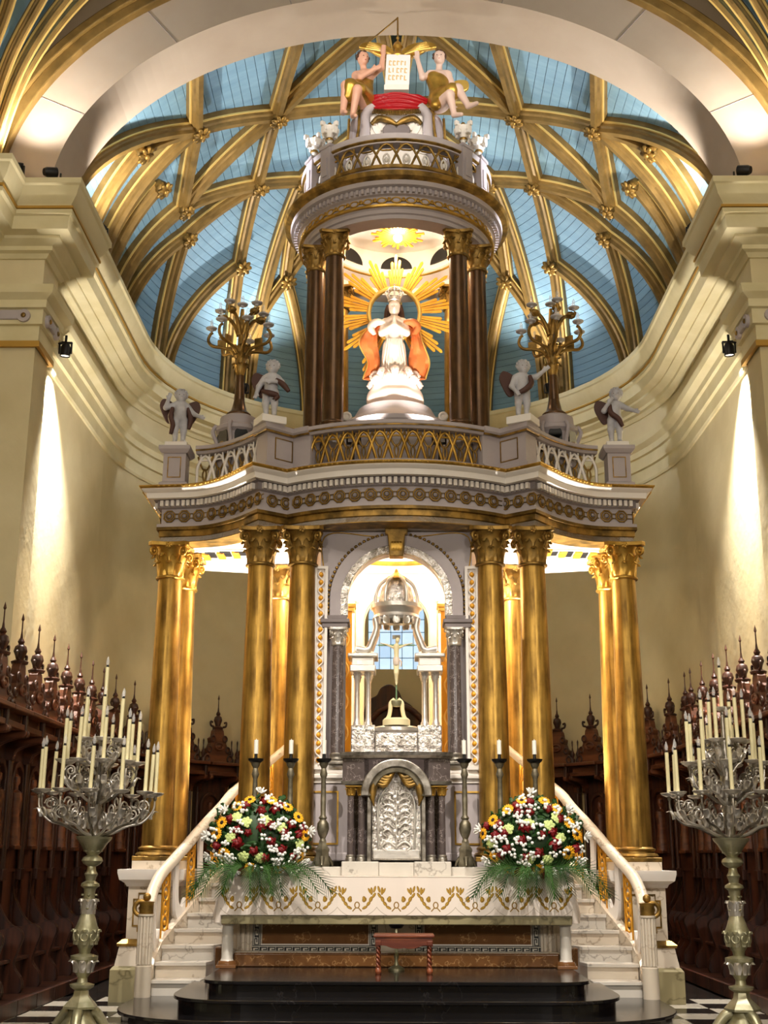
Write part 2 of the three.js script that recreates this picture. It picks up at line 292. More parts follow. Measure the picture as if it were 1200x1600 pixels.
{
  const g = [];
  const a = Math.asin(0.66 / AR);
  g.push(sweep(wprof(0, 10.44), arcPath(0, -3.6, AR, -PI / 2, -PI + a, 24)));
  g.push(sweep(wprof(0, 10.44), arcPath(0, -3.6, AR, -PI - a, -3 * PI / 2, 24)));
  const zb = -3.6 - AR * Math.cos(a);
  g.push(bs(1.34, 5.3, 0.4, 0, 0, zb - 0.2)); g.push(bs(1.34, 3.0, 0.4, 0, 7.44, zb - 0.2));
  const s = poly([[-0.67, 5.3], [0.67, 5.3], [0.67, 7.44], [-0.67, 7.44]]);
  const h = new THREE.Path(); h.moveTo(-0.57, 5.3001); h.lineTo(0.57, 5.3001); h.lineTo(0.57, 6.35); h.absarc(0, 6.35, 0.57, 0, PI, false); h.lineTo(-0.57, 5.3001); s.holes.push(h);
  g.push(tr(ext(s, 0.4), 0, 0, zb - 0.4));
  struct('wall_apse', g, M.wall);
  // leaded window
  const w = struct('window_1'); w.position.set(0, 0, zb - 0.12);
  const glassA = S({ color: 0xcfe6f2, emissive: 0xbfdcf5, emissiveIntensity: 1.1, roughness: 0.3 }), glassB = S({ color: 0xcfe6f2, emissive: 0xa9cdf0, emissiveIntensity: 1.0, roughness: 0.3 });
  for (let i = 0; i < 5; i++) for (let j = 0; j < 6; j++) {
    const x = -0.456 + i * 0.228, y = 5.41 + j * 0.262; if (y > 6.35 && Math.hypot(x, y - 6.35) > 0.62) continue;
    const o = mesh('pane', bx(0.216, 0.25, 0.012), (i * 3 + j) % 4 ? glassA : glassB, w); o.position.set(x, y, 0);
  }
  const lead = []; for (let i = 0; i < 6; i++) lead.push(bs(0.012, 1.6, 0.03, -0.57 + i * 0.228, 5.3, 0)); for (let j = 0; j < 7; j++) lead.push(bx(1.14, 0.012, 0.03, 0, 5.28 + j * 0.262, 0));
  mesh('lead_bars', lead, M.iron, w);
  const ring = new THREE.Shape(); ring.moveTo(-0.72, 5.3); ring.lineTo(-0.72, 6.35); ring.absarc(0, 6.35, 0.72, PI, 0, true); ring.lineTo(0.72, 5.3); ring.lineTo(0.58, 5.3); ring.lineTo(0.58, 6.35); ring.absarc(0, 6.35, 0.58, 0, PI, false); ring.lineTo(-0.58, 5.3); ring.closePath();
  mesh('window_frame', tr(ext(ring, 0.06, 0.01), 0, 0, 0.12), M.cream, w);
}
// nave shell around the visitor
struct('wall_nave_left', bs(0.4, 18, 19.2, -7.7, 0, 11.1), M.wall);
struct('wall_nave_right', bs(0.4, 18, 19.2, 7.7, 0, 11.1), M.wall);
struct('wall_back', bs(15.8, 18, 0.4, 0, 0, 20.8), M.wall);
struct('ceiling_nave_top', bs(15.8, 0.4, 20.2, 0, 17.6, 11.0), M.cream);
// entablature running round the apse
{
  const full = [...leftPlan, ...apsePlan.slice(1, -1), ...rightPlan];
  const arch = [[0, 8.28], [0.03, 8.28], [0.05, 8.32], [0.05, 8.52], [0.1, 8.53], [0.1, 8.74], [0.15, 8.75], [0.15, 8.86], [0.24, 8.93], [0.26, 9.0], [0.26, 9.04], [0, 9.06]];
  const fr = [[0, 9.06], [0.05, 9.06], [0.05, 9.5], [0, 9.5]];
  const co = [[0, 9.5], [0.08, 9.5], [0.12, 9.56], [0.18, 9.58], [0.18, 9.64], [0.3, 9.7], [0.3, 9.74], [0.44, 9.76], [0.46, 9.94], [0.5, 9.96], [0.5, 10.02], [0.46, 10.02], [0.48, 10.1], [0.56, 10.2], [0.6, 10.32], [0.63, 10.34], [0.63, 10.42], [0, 10.44]];
  const t1 = struct('trim_1', sweep(arch, full, false, 0.4), M.cream);
  struct('trim_2', sweep(fr, full, false, 0.4), M.wall);
  const t3 = struct('trim_3', sweep(co, full, false, 0.4), M.cream);
  mesh('gilt_fillet', sweep([[0.49, 10.03], [0.515, 10.03], [0.515, 10.065], [0.49, 10.065]], full), M.creamGold, t3);
  mesh('gilt_fillet', sweep([[0.02, 8.22], [0.07, 8.22], [0.07, 8.3], [0.02, 8.3]], full.slice(0, 6)), M.creamGold, t1);
  mesh('gilt_fillet', sweep([[0.02, 8.22], [0.07, 8.22], [0.07, 8.3], [0.02, 8.3]], full.slice(-6)), M.creamGold, t1);
  // pilaster capitals under the piers: scroll blocks
  for (const s of [-1, 1]) for (const [x, z, ry] of [[s * 5.2, 1.03, 0], [s * 4.76, 0.66, s * -PI / 2]]) {
    const g = [bx(0.34, 0.14, 0.1, 0, 8.66, 0, 0.02)]; for (const q of [-1, 1]) g.push(tr(rt(cyl(0.09, 0.09, 0.12, 0, -0.06, 0, 14), PI / 2), q * 0.2, 8.64, 0));
    const o = mesh('scroll_block', g, M.grey, t1); o.position.set(x, 0, z); o.rotation.y = ry;
    for (const q of [-1, 1]) mesh('scroll_eye', sph(0.035, q * 0.2, 8.64, 0.065, 1, 1, 0.6), M.goldDark, o);
  }
}
// chancel arch
{
  const a = 4.85, b = 3.36, y0 = 10.42, oa = 5.62, ob = 4.12;
  const s = poly([[-7.5, y0], [-a, y0]]); const sh = new THREE.Shape(); sh.moveTo(-7.5, y0); sh.lineTo(-a, y0); sh.absellipse(0, y0, a, b, PI, 0, true); sh.lineTo(7.5, y0); sh.lineTo(7.5, 17.7); sh.lineTo(-7.5, 17.7); sh.closePath();
  const w = struct('wall_arch', ext(sh, 0.95, 0, 40), M.archStone);
  const band = (ia, ib, xa, xb, d, z, m, nm) => { const q = new THREE.Shape(); q.moveTo(-xa, y0); q.absellipse(0, y0, xa, xb, PI, 0, true); q.lineTo(ia, y0); q.absellipse(0, y0, ia, ib, 0, PI, false); q.closePath(); return mesh(nm, tr(ext(q, d, 0.02, 48), 0, 0, z), m, w); };
  band(oa - 0.06, ob - 0.05, oa + 0.07, ob + 0.07, 0.1, 0.96, M.rib, 'gilt_moulding');
  band(oa + 0.1, ob + 0.1, oa + 0.2, ob + 0.2, 0.16, 0.96, M.rib, 'gilt_moulding');
  // joints between the arch stones
  for (const t of [0.02, 0.42, 0.86, 1.25, PI - 0.02, PI - 0.42, PI - 0.86, PI - 1.25]) { const x1 = a * Math.cos(t), y1 = y0 + b * Math.sin(t), x2 = (oa - 0.08) * Math.cos(t), y2 = y0 + (ob - 0.06) * Math.sin(t); mesh('joint', bar([x1, y1, 0.951], [x2, y2, 0.951], 0.006, 4), M.greyDark, w); }
}
// apse vault: blue boards, gilt ribs, bosses
const VA = 5.05, VB = 3.85, VY = 10.3;
function vaultN(x, z) { // surface point and inward normal
  const dz = z < -3.6 ? (z + 3.6) : 0; let r2 = (x * x + dz * dz) / (VA * VA); if (r2 > 0.998) { const k = Math.sqrt(0.998 / r2); x *= k; if (dz) z = -3.6 + dz * k; r2 = 0.998; }
  const d2 = z < -3.6 ? (z + 3.6) : 0; const h = Math.sqrt(1 - r2); const n = V3(x / VA / VA, h / VB, d2 / VA / VA).normalize().negate();
  return { p: V3(x, VY + VB * h, z), n };
}
{
  const c = struct('ceiling');
  // planks
  const NB = 48, cols = [];
  const contour = (r, u) => { // u in 0..6 along left straight, 4 arcs, right straight
    const R = r * VA; if (u <= 1) return [-R, -3.6 * u + 0.0 * (1 - u)]; if (u >= 5) return [R, -3.6 * (6 - u)];
    const a = -PI / 2 - (u - 1) / 4 * PI; return [R * Math.sin(a), -3.6 + R * Math.cos(a)];
  };
  let pi = 0;
  for (let b = 0; b < NB; b++) {
    const f0 = b / NB * PI / 2, f1 = (b + 1) / NB * PI / 2; const g0 = f0 + 0.0009, g1 = f1 - 0.0009;
    const segs = b > NB - 5 ? [[0, 1], [1, 5], [5, 6]] : [[0, 1], [1, 2], [2, 3], [3, 4], [4, 5], [5, 6]];
    for (const [u0, u1] of segs) {
      const n = u0 === 0 || u0 === 5 ? 2 : 12 * (u1 - u0); const pos = [];
      const pt = (phi, u, off) => { const r = Math.min(Math.cos(phi), 0.9999); const [x, z] = contour(r, u); const y = VY + VB * Math.sin(phi); const d = z < -3.6 ? z + 3.6 : 0; const nn = V3(x / VA / VA, Math.sin(phi) / VB, d / VA / VA).normalize(); return [x + nn.x * off, y + nn.y * off, z + nn.z * off]; };
      for (let i = 0; i < n; i++) {
        const ua = u0 + (u1 - u0) * i / n, ub = u0 + (u1 - u0) * (i + 1) / n;
        const A = pt(g0, ua, 0), Bq = pt(g0, ub, 0), C = pt(g1, ub, 0), D = pt(g1, ua, 0), A2 = pt(g0, ua, 0.03), B2 = pt(g0, ub, 0.03), C2 = pt(g1, ub, 0.03), D2 = pt(g1, ua, 0.03);
        pos.push(...A, ...Bq, ...C, ...A, ...C, ...D, ...A, ...A2, ...B2, ...A, ...B2, ...Bq, ...D, ...C, ...C2, ...D, ...C2, ...D2);
      }
      let g = new THREE.BufferGeometry(); g.setAttribute('position', new THREE.Float32BufferAttribute(pos, 3)); g = toCreasedNormals(g, 0.5);
      mesh('plank', g, M.blue[(pi * 7 + b * 3) % 3], c); pi++;
    }
  }
  // backing
  { const pos = []; const NU = 60, NV = 20; const q = (i, j) => { const u = 6 * i / NU, phi = j / NV * PI / 2; const [x, z] = contour(Math.cos(phi), u); const k = 1.012; return [x * k, VY + (VB * 1.012) * Math.sin(phi), z < -3.6 ? -3.6 + (z + 3.6) * k : z]; };
    for (let i = 0; i < NU; i++) for (let j = 0; j < NV; j++) { const A = q(i, j), B = q(i + 1, j), C = q(i + 1, j + 1), D = q(i, j + 1); pos.push(...A, ...B, ...C, ...A, ...C, ...D); }
    const g = new THREE.BufferGeometry(); g.setAttribute('position', new THREE.Float32BufferAttribute(pos, 3)); g.computeVertexNormals(); mesh('backing_boards', g, M.back, c); }
  const N = { A: [-3.33, -1.42], B: [-4.16, -0.93], C: [-4.08, -2.15], D: [-2.06, -1.96], E: [-3.87, -3.24], F: [-3.95, -4.11], G: [-2.58, -3.85], H: [-3.12, -5.68], I: [-1.78, -4.2], J: [-2.26, -6.48], T1: [-1.5, 0.0], T2: [-0.25, 0.0], TA: [-3.1, 0.0], K1: [-4.9, 0.0], K2: [-4.84, -1.11], K3: [-4.82, -1.91], K4: [-4.82, -2.36], K5: [-4.83, -3.2], K6: [-4.82, -3.89], K7: [-4.6, -5.42], K8: [-4.46, -5.79], K9: [-3.49, -7.16], K10: [-3.08, -7.53], K11: [-3.36, -7.29], K12: [-1.91, -8.24], Z1: [0, -2.3], Z2: [0, -4.2], Z3: [0, -6.5], K13: [0, -8.5] };
  const rad = (x, z) => { const d = z < -3.6 ? z + 3.6 : 0; return Math.hypot(x, d) / VA; };
  const reach = (P, Q) => { if (rad(...Q) < 0.9) return Q; let t = 1; for (let i = 0; i < 400; i++) { const x = P[0] + (Q[0] - P[0]) * t, z = P[1] + (Q[1] - P[1]) * t; if (rad(x, z) > 0.997) break; t += 0.004; } return [P[0] + (Q[0] - P[0]) * t, P[1] + (Q[1] - P[1]) * t]; };
  const E2 = ['AD', 'DT1', 'DT2', 'DG', 'DE', 'ATA', 'AK1', 'AB', 'BK2', 'AK3', 'AE', 'CK4', 'EK5', 'EG', 'FG', 'FK6', 'FK7', 'HG', 'HK8', 'HK9', 'GI', 'IJ', 'IK10', 'JK11', 'JK12', 'DZ1', 'IZ1', 'JZ2', 'IZ2'];
  const sec = [[-0.115, -0.03], [-0.115, 0.1], [-0.095, 0.11], [-0.085, 0.18], [-0.05, 0.2], [-0.04, 0.27], [0.04, 0.27], [0.05, 0.2], [0.085, 0.18], [0.095, 0.11], [0.115, 0.1], [0.115, -0.03]];
  function ribGeo(P, Q, section, n = 22, k = 1) {
    const pts = []; for (let i = 0; i <= n; i++) { const t = i / n; pts.push(vaultN(P[0] + (Q[0] - P[0]) * t, P[1] + (Q[1] - P[1]) * t)); }
    const rows = pts.map((q, i) => { const T = pts[Math.min(n, i + 1)].p.clone().sub(pts[Math.max(0, i - 1)].p).normalize(); const Bn = T.clone().cross(q.n).normalize(); return section.map(([b, h]) => q.p.clone().addScaledVector(Bn, b * k).addScaledVector(q.n, h * k)); });
    const pos = []; const m = section.length; for (let i = 0; i < n; i++) for (let j = 0; j < m; j++) { const a = rows[i][j], b = rows[i + 1][j], cc = rows[i + 1][(j + 1) % m], d = rows[i][(j + 1) % m]; for (const v of [a, b, cc, a, cc, d]) pos.push(v.x, v.y, v.z); }
    const g = new THREE.BufferGeometry(); g.setAttribute('position', new THREE.Float32BufferAttribute(pos, 3)); return toCreasedNormals(g, 0.5);
  }
  const fil = s => [[s * 0.1 - 0.016, 0.1], [s * 0.1 - 0.016, 0.13], [s * 0.1 + 0.016, 0.13], [s * 0.1 + 0.016, 0.1]];
  const mk = (P, Q) => { Q = reach(P, Q); const r = mesh('rib', ribGeo(P, Q, sec), M.rib, c); for (const s of [-1, 1]) mesh('fillet', ribGeo(P, Q, fil(s)), M.ribEdge, r); };
  const key = s => { const k = s.match(/[A-Z]\d*|TA/g); if (s.includes('TA')) return [s.replace('TA', ''), 'TA']; return [k[0], k.slice(1).join('')]; };
  for (const e of E2) { const [p, q] = key(e); mk(N[p], N[q]); mk([-N[p][0], N[p][1]], [-N[q][0], N[q][1]]); }
  mk(N.Z1, N.T2); mk(N.Z1, [-N.T2[0], 0.0]); mk(N.Z1, N.Z2); mk(N.Z2, N.Z3); mk(N.Z3, N.K13);
  // boss: a gilt rosette of eight petals round a button
  const petal = []; for (let i = 0; i < 8; i++) { const g = sph(0.07, 0, 0, 0, 1.25, 0.6, 0.75, 8, 6); g.translate(0.11, 0.03, 0); g.rotateY(i * PI / 4); petal.push(g); }
  const bossG = merge([...petal, sph(0.06, 0, 0.07, 0, 1, 0.8, 1, 10, 8), lathe([[0, 0], [0.12, 0], [0.14, -0.06], [0.1, -0.2], [0, -0.2]], 12)]);
  const boss = (x, z) => { const q = vaultN(x, z); const o = mesh('boss', bossG, M.goldDark, c); o.position.copy(q.p).addScaledVector(q.n, 0.27); o.quaternion.setFromUnitVectors(V3(0, 1, 0), q.n); o.scale.setScalar(0.92); };
  for (const k of 'ABCDEFGHIJ') { boss(...N[k]); boss(-N[k][0], N[k][1]); } boss(...N.Z1); boss(...N.Z2); boss(...N.Z3);
}
// nave vault springing from the piers
{
  const c = struct('ceiling_nave');
  const secN = [[-0.085, 0], [-0.085, 0.05], [-0.06, 0.06], [-0.05, 0.1], [-0.03, 0.11], [-0.02, 0.15], [0.02, 0.15], [0.03, 0.11], [0.05, 0.1], [0.06, 0.06], [0.085, 0.05], [0.085, 0]];
  for (const s of [-1, 1]) {
    const ribs = [[[5.66, 10.4, 1.3], [5.1, 12.35, 1.4], [3.95, 13.8, 1.55], [0, 16.2, 1.8]], [[5.66, 10.4, 1.42], [5.06, 12.05, 1.85], [4.1, 13.2, 2.3], [0.6, 16, 4.2]], [[5.67, 10.4, 1.55], [5.2, 11.8, 2.1], [4.45, 12.8, 2.7], [1.4, 16, 5.6]], [[5.68, 10.4, 1.7], [5.4, 11.55, 2.3], [4.9, 12.4, 2.95], [2.6, 16, 7.5]], [[5.74, 10.4, 1.85], [5.62, 11.4, 2.45], [5.35, 12.1, 3.1], [4, 16, 9]]].map(r => curve(r.map(p => [s * p[0], p[1], p[2]])));
    const inN = (p) => V3(-s * 0.75, -0.55, 0.25).normalize();
    const n = 30; const pts = ribs.map(r => r.getPoints(n));
    const geo = (P, section) => { const pos = [], m = section.length; const rows = P.map((p, i) => { const T = P[Math.min(n, i + 1)].clone().sub(P[Math.max(0, i - 1)]).normalize(); let Nn = V3(0, 6, 9).sub(p).normalize(); Nn.addScaledVector(T, -Nn.dot(T)).normalize(); const Bn = T.clone().cross(Nn).normalize(); return section.map(([b, h]) => p.clone().addScaledVector(Bn, b).addScaledVector(Nn, h)); });
      for (let i = 0; i < n; i++) for (let j = 0; j < m; j++) { const a = rows[i][j], b = rows[i + 1][j], cc = rows[i + 1][(j + 1) % m], d = rows[i][(j + 1) % m]; for (const v of [a, b, cc, a, cc, d]) pos.push(v.x, v.y, v.z); }
      const g = new THREE.BufferGeometry(); g.setAttribute('position', new THREE.Float32BufferAttribute(pos, 3)); return toCreasedNormals(g, 0.5); };
    pts.forEach(P => { const r = mesh('rib', geo(P, secN), M.rib, c); for (const q of [-1, 1]) mesh('fillet', geo(P, [[q * 0.07 - 0.012, 0.05], [q * 0.07 - 0.012, 0.075], [q * 0.07 + 0.012, 0.075], [q * 0.07 + 0.012, 0.05]]), M.ribEdge, r); });
    for (let k = 0; k < 4; k++) { const pos = []; const P = pts[k], Q = pts[k + 1]; for (let i = 0; i < n; i++) { const a = P[i], b = P[i + 1], cc = Q[i + 1], d = Q[i]; for (const v of [a, b, cc, a, cc, d]) pos.push(v.x + s * 0.05, v.y + 0.05, v.z); } const g = new THREE.BufferGeometry(); g.setAttribute('position', new THREE.Float32BufferAttribute(pos, 3)); g.computeVertexNormals(); mesh('panel', toCreasedNormals(g, 0.8), M.blue[k % 3], c); }
  }
}
// wall lamps: spot fixtures under the architrave, washing the wall below
function spotlight(label, pos, dir, bigness = 1) {
  const t = thing('spotlight', label, 'lamp', pos); const q = new THREE.Quaternion().setFromUnitVectors(V3(0, -1, 0), V3(...dir).normalize());
  const h = sub('housing', t); h.quaternion.copy(q); h.scale.setScalar(bigness);
  mesh('barrel', lathe([[0, 0.16], [0.05, 0.16], [0.07, 0.12], [0.075, -0.02], [0.07, -0.02], [0.06, 0.0], [0, 0.0]], 16), M.iron, h);
  mesh('lens', lathe([[0, -0.004], [0.06, -0.004], [0.06, 0.01], [0, 0.01]], 16), M.lamp, h);
  mesh('bracket', [bx(0.02, 0.16, 0.03, 0.085, 0.1, 0), bx(0.02, 0.16, 0.03, -0.085, 0.1, 0), bx(0.19, 0.02, 0.05, 0, 0.185, 0), bx(0.03, 0.12, 0.03, 0, 0.24, 0)], M.iron, t).rotation.z = dir[1] > 0 ? PI : 0;
  return t;
}
for (const s of [-1, 1]) {
  const w = s < 0 ? 'left' : 'right';
  mesh('wall_arm', bx(0.16, 0.03, 0.04, s * 0.09, 0.19, 0), M.iron, spotlight(`black spotlight fixed under the wall cornice, washing the ${w} wall`, [s * 4.74, 8.56, -0.1], [s * 0.05, -1, -0.1]));
  spot(s * 4.74, 8.5, -0.12, s * 4.95, 3.0, -1.0, NEUT, 420, 0.62, 0.9, 3);
  // uplights standing on the apse cornice and on the pier cornice
  spotlight(`small uplight standing on the apse cornice behind the ${w} bronze candelabrum`, [s * 3.02, 10.72, -6.75], [-s * 0.2, 1, 0.5]);
  spot(s * 3.02, 10.78, -6.72, s * 2.3, 13, -5.6, NEUT, 46, 1.1, 0.7, 3);
  spotlight(`small uplight standing on the ${w} cornice just behind the chancel arch`, [s * 4.4, 10.72, -0.35], [-s * 0.5, 1, -0.25]);
  spot(s * 4.37, 10.79, -0.38, s * 3.3, 13, -1.0, NEUT, 44, 1.1, 0.7, 3);
  spotlight(`small uplight standing on the ${w} pier cornice under the nave ribs`, [s * 5.15, 10.72, 1.4], [0, 1, 0.4]);
  spot(s * 5.15, 10.8, 1.44, s * 4.7, 13, 2.3, NEUT, 60, 1.2, 0.7, 3);
  spotlight(`black floodlight on the ${w} pier cornice, aimed across at the opposite vault`, [s * 4.7, 10.72, 1.2], [-s * 1, 0.35, -0.75]);
  spot(s * 4.62, 10.76, 1.13, -s * 2.6, 11.7, -2.6, COOL, 105, 0.42, 0.2, 1.5);
  // floodlights behind the outer pedestals, aimed at the wing ceilings
  spotlight(`floodlight on the floor behind the ${w} stair, aimed at the wing ceiling`, [s * 2.25, 1.9, -0.55], [0, 1, 0.1], 1.4);
  spot(s * 2.25, 2.0, -0.54, s * 2.4, 5.6, -0.1, NEUT, 210, 0.75, 0.6, 3);
  // statue spots behind the central balustrade
  mesh('post', cyl(0.015, 0.015, 0.6, 0, -0.64, 0.03, 8), M.iron, spotlight(`small spotlight behind the central balustrade, ${w} of the statue`, [s * 0.55, 6.97, 1.2], [-s * 0.35, 1, -0.8], 0.6));
  spot(s * 0.54, 7.0, 1.17, 0, 8.75, 0, NEUT, 26, 0.5, 0.5, 3);
}
// unseen lamp bodies, added to house the fill lights and nave spots
function unseenNaveLamp(label, x, y, z, tx, ty, tz, w, h, mount) {
  const t = thing('unseen_nave_lamp', label, 'lamp', [x, y, z]); const g = sub('head', t); g.up.set(0, 1, 0); g.lookAt(tx, ty, tz);
  mesh('housing', bx(w + 0.1, h + 0.1, 0.16, 0, 0, -0.14, 0.03), M.iron, g); mesh('diffuser', bx(w, h, 0.02, 0, 0, -0.05), M.lampSoft, g);
  mesh('mount', mount === 'floor' ? [cyl(0.04, 0.04, y, 0, -y, -0.0, 10).translate(0, 0, 0.2), cyl(0.4, 0.35, 0.06, 0, -y, 0.2, 16)] : [cyl(0.02, 0.02, 17.6 - y, 0, 0, 0.0, 8).translate(0, 0.05, 0.14)], M.iron, t);
}
unseenNaveLamp('added unseen square fill lamp hanging in the nave behind the visitor', 0, 13.2, 11.5, 0, 3, 4, 6, 3, 'ceiling');
for (const s of [-1, 1]) {
  const w = s < 0 ? 'left' : 'right';
  unseenNaveLamp(`added unseen square fill light on a stand in the nave, ${w}`, s * 4.2, 5.6, 18.5, s * 0.5, 7, 1, 1.6, 1.6, 'floor');
  unseenNaveLamp(`added unseen narrow spotlight hanging high over the ${w} nave`, s * 2.9, 11.5, 9.2, s * 0.1, 12.2, 0.6, 0.16, 0.16, 'ceiling');
  unseenNaveLamp(`small spotlight hanging over the ${w} nave`, s * 2.4, 10.4, 8.6, s * 0.4, 1.2, 2.3, 0.2, 0.2, 'ceiling');
}
// lamps hidden above the portal
for (const [x, y, z, I, lab] of [[0, 5.42, 1.2, 26, 'lamp in front of the portal keystone'], [-0.8, 5.45, -0.5, 14, 'lamp high inside the shrine chamber on the left'], [0.8, 5.45, -0.5, 14, 'lamp high inside the shrine chamber on the right']]) {
  const t = thing('shrine_lamp', 'small round ' + lab, 'lamp', [x, y, z]); mesh('cap', lathe([[0, 0.1], [0.05, 0.1], [0.06, 0.02], [0, 0.02]], 14), M.iron, t); mesh('globe', sph(0.045, 0, 0, 0), M.lamp, t); point(x, y - 0.07, z, WARM, I, 2);
}
point(0.02, 10.2, 0.05, WARM, 5, 3);
// ================================================================ columns
function leafGeo(h, w, curl, n = 6) {
  const pos = []; const P = (i, s, o) => { const t = i / n; const a = t * 1.0; const y = h * (t < 0.8 ? t * 1.12 : 0.896 - (t - 0.8) * 0.9); const out = curl * Math.pow(t, 2.2) + o; const ww = w * (0.55 + 0.75 * Math.sin(PI * Math.min(1, t * 0.9 + 0.08))) * 0.62 * (1 - 0.5 * Math.pow(t, 6)); return [s * ww * 0.5, y, out - Math.abs(s) * w * 0.12]; };
  for (let i = 0; i < n; i++) for (const [s0, s1] of [[-1, 0], [0, 1]]) for (const o of [0.012, -0.008]) {
    const A = P(i, s0, o), B = P(i, s1, o), C = P(i + 1, s1, o), D = P(i + 1, s0, o); if (o > 0) pos.push(...A, ...B, ...C, ...A, ...C, ...D); else pos.push(...A, ...C, ...B, ...A, ...D, ...C);
  }
  for (let i = 0; i < n; i++) for (const s of [-1, 1]) { const A = P(i, s, 0.012), B = P(i, s, -0.008), C = P(i + 1, s, -0.008), D = P(i + 1, s, 0.012); pos.push(...A, ...B, ...C, ...A, ...C, ...D); }
  const g = new THREE.BufferGeometry(); g.setAttribute('position', new THREE.Float32BufferAttribute(pos, 3)); return toCreasedNormals(g, 0.7);
}
const capCache = {};
function capital(parent, y, r, h, mat) {
  const k = [r, h].join(); let c = capCache[k];
  if (!c) c = capCache[k] = {
    bell: merge([lathe([[0, 0], [r * 1.12, 0], [r * 1.2, 0.012], [r * 1.2, 0.03], [r * 1.04, 0.045], [r * 1.02, h * 0.5], [r * 1.2, h * 0.8], [r * 1.45, h * 0.9], [0, h * 0.9]], 20)]),
    leaf1: prep(leafGeo(h * 0.44, r * 0.95, r * 0.42)), leaf2: prep(leafGeo(h * 0.68, r * 0.95, r * 0.62)),
    vol: merge([new THREE.TorusGeometry(r * 0.3, r * 0.13, 6, 12), sph(r * 0.16, 0, 0, 0, 1, 1, 1.3, 8, 6), bar([0, r * 0.1, 0], [-r * 0.75, -r * 1.0, 0], r * 0.13, 6)]),
    flower: merge([0, 1, 2, 3, 4].map(i => { const g = sph(r * 0.14, r * 0.15, 0, 0, 1.1, 0.8, 0.6, 8, 6); g.rotateZ(i * 2 * PI / 5); return g; }).concat([sph(r * 0.1, 0, 0, r * 0.06, 1, 1, 1, 8, 6)])),
    aba: (() => { const a = r * 1.62, b = r * 1.3; const s = new THREE.Shape(); const q = [[-a, -a], [a, -a], [a, a], [-a, a]]; s.moveTo(-a, -a * 0.86); for (let i = 0; i < 4; i++) { const p = q[i], n = q[(i + 1) % 4]; const cx = (p[0] + n[0]) / 2 * 0.72, cy = (p[1] + n[1]) / 2 * 0.72; const ax = p[0] + (n[0] - p[0]) * 0.08, ay = p[1] + (n[1] - p[1]) * 0.08, zx = n[0] - (n[0] - p[0]) * 0.08, zy = n[1] - (n[1] - p[1]) * 0.08; if (i === 0) s.moveTo(ax, ay); else s.lineTo(ax, ay); s.quadraticCurveTo(cx, cy, zx, zy); } s.closePath(); const g = rt(ext(s, h * 0.08, 0.008, 6), -PI / 2); return prep(tr(g, 0, h * 0.9, 0)); })(),
  };
  const o = part('capital', c.bell, mat, parent, [0, y, 0]);
  mesh('abacus', c.aba, mat, o);
  for (let i = 0; i < 8; i++) { let l = mesh('acanthus_leaf', c.leaf1, mat, o); let a = i * PI / 4; l.position.set(Math.sin(a) * r * 1.03, h * 0.09, Math.cos(a) * r * 1.03); l.rotation.y = a; l = mesh('acanthus_leaf', c.leaf2, mat, o); a += PI / 8; l.position.set(Math.sin(a) * r * 1.03, h * 0.09, Math.cos(a) * r * 1.03); l.rotation.y = a; }
  for (let i = 0; i < 4; i++) { const a = PI / 4 + i * PI / 2; const v = mesh('volute', c.vol, mat, o); v.position.set(Math.sin(a) * r * 1.75, h * 0.74, Math.cos(a) * r * 1.75); v.rotation.y = a - PI / 2; const f = mesh('flower', c.flower, mat, o); const b = i * PI / 2; f.position.set(Math.sin(b) * r * 1.42, h * 0.9, Math.cos(b) * r * 1.42); f.rotation.y = b; }
  return o;
}
function shaftGeo(r0, r1, h, seg = 28) {
  const pr = []; for (let i = 0; i <= 8; i++) { const t = i / 8; pr.push(new THREE.Vector2(r0 + (r1 - r0) * Math.pow(t, 1.5), h * t)); }
  const g = new THREE.LatheGeometry(pr, seg); const uv = g.attributes.uv; for (let i = 0; i < uv.count; i++) uv.setXY(i, uv.getX(i) * 2 * PI * r0, uv.getY(i) * h); g.userData.keepUV = true; const q = prep(g, true); return q;
}
function column(label, pos, { y0, ys, yc, y1, r0, r1, shaft, cap, base, name = 'gilded_column', group }) {
  // y0 foot, ys start of shaft, yc start of capital, y1 top
  const t = thing(name, label, 'column', pos, 0, group); const hb = ys - y0;
  part('base', [bs(r0 * 2.7, hb * 0.3, r0 * 2.7, 0, 0, 0, 0.01), lathe([[0, 0], [r0 * 1.3, 0], [r0 * 1.38, hb * 0.1], [r0 * 1.3, hb * 0.24], [r0 * 1.14, hb * 0.28], [r0 * 1.12, hb * 0.4], [r0 * 1.2, hb * 0.48], [r0 * 1.2, hb * 0.56], [r0 * 1.04, hb * 0.64], [r0, hb * 0.7], [0, hb * 0.7]], 28, hb * 0.3)], base || shaft, t);
  part('shaft', shaftGeo(r0, r1, yc - ys), shaft, t, [0, hb, 0]);
  capital(t, yc - y0, r1 * 1.02, y1 - yc, cap);
  return t;
}
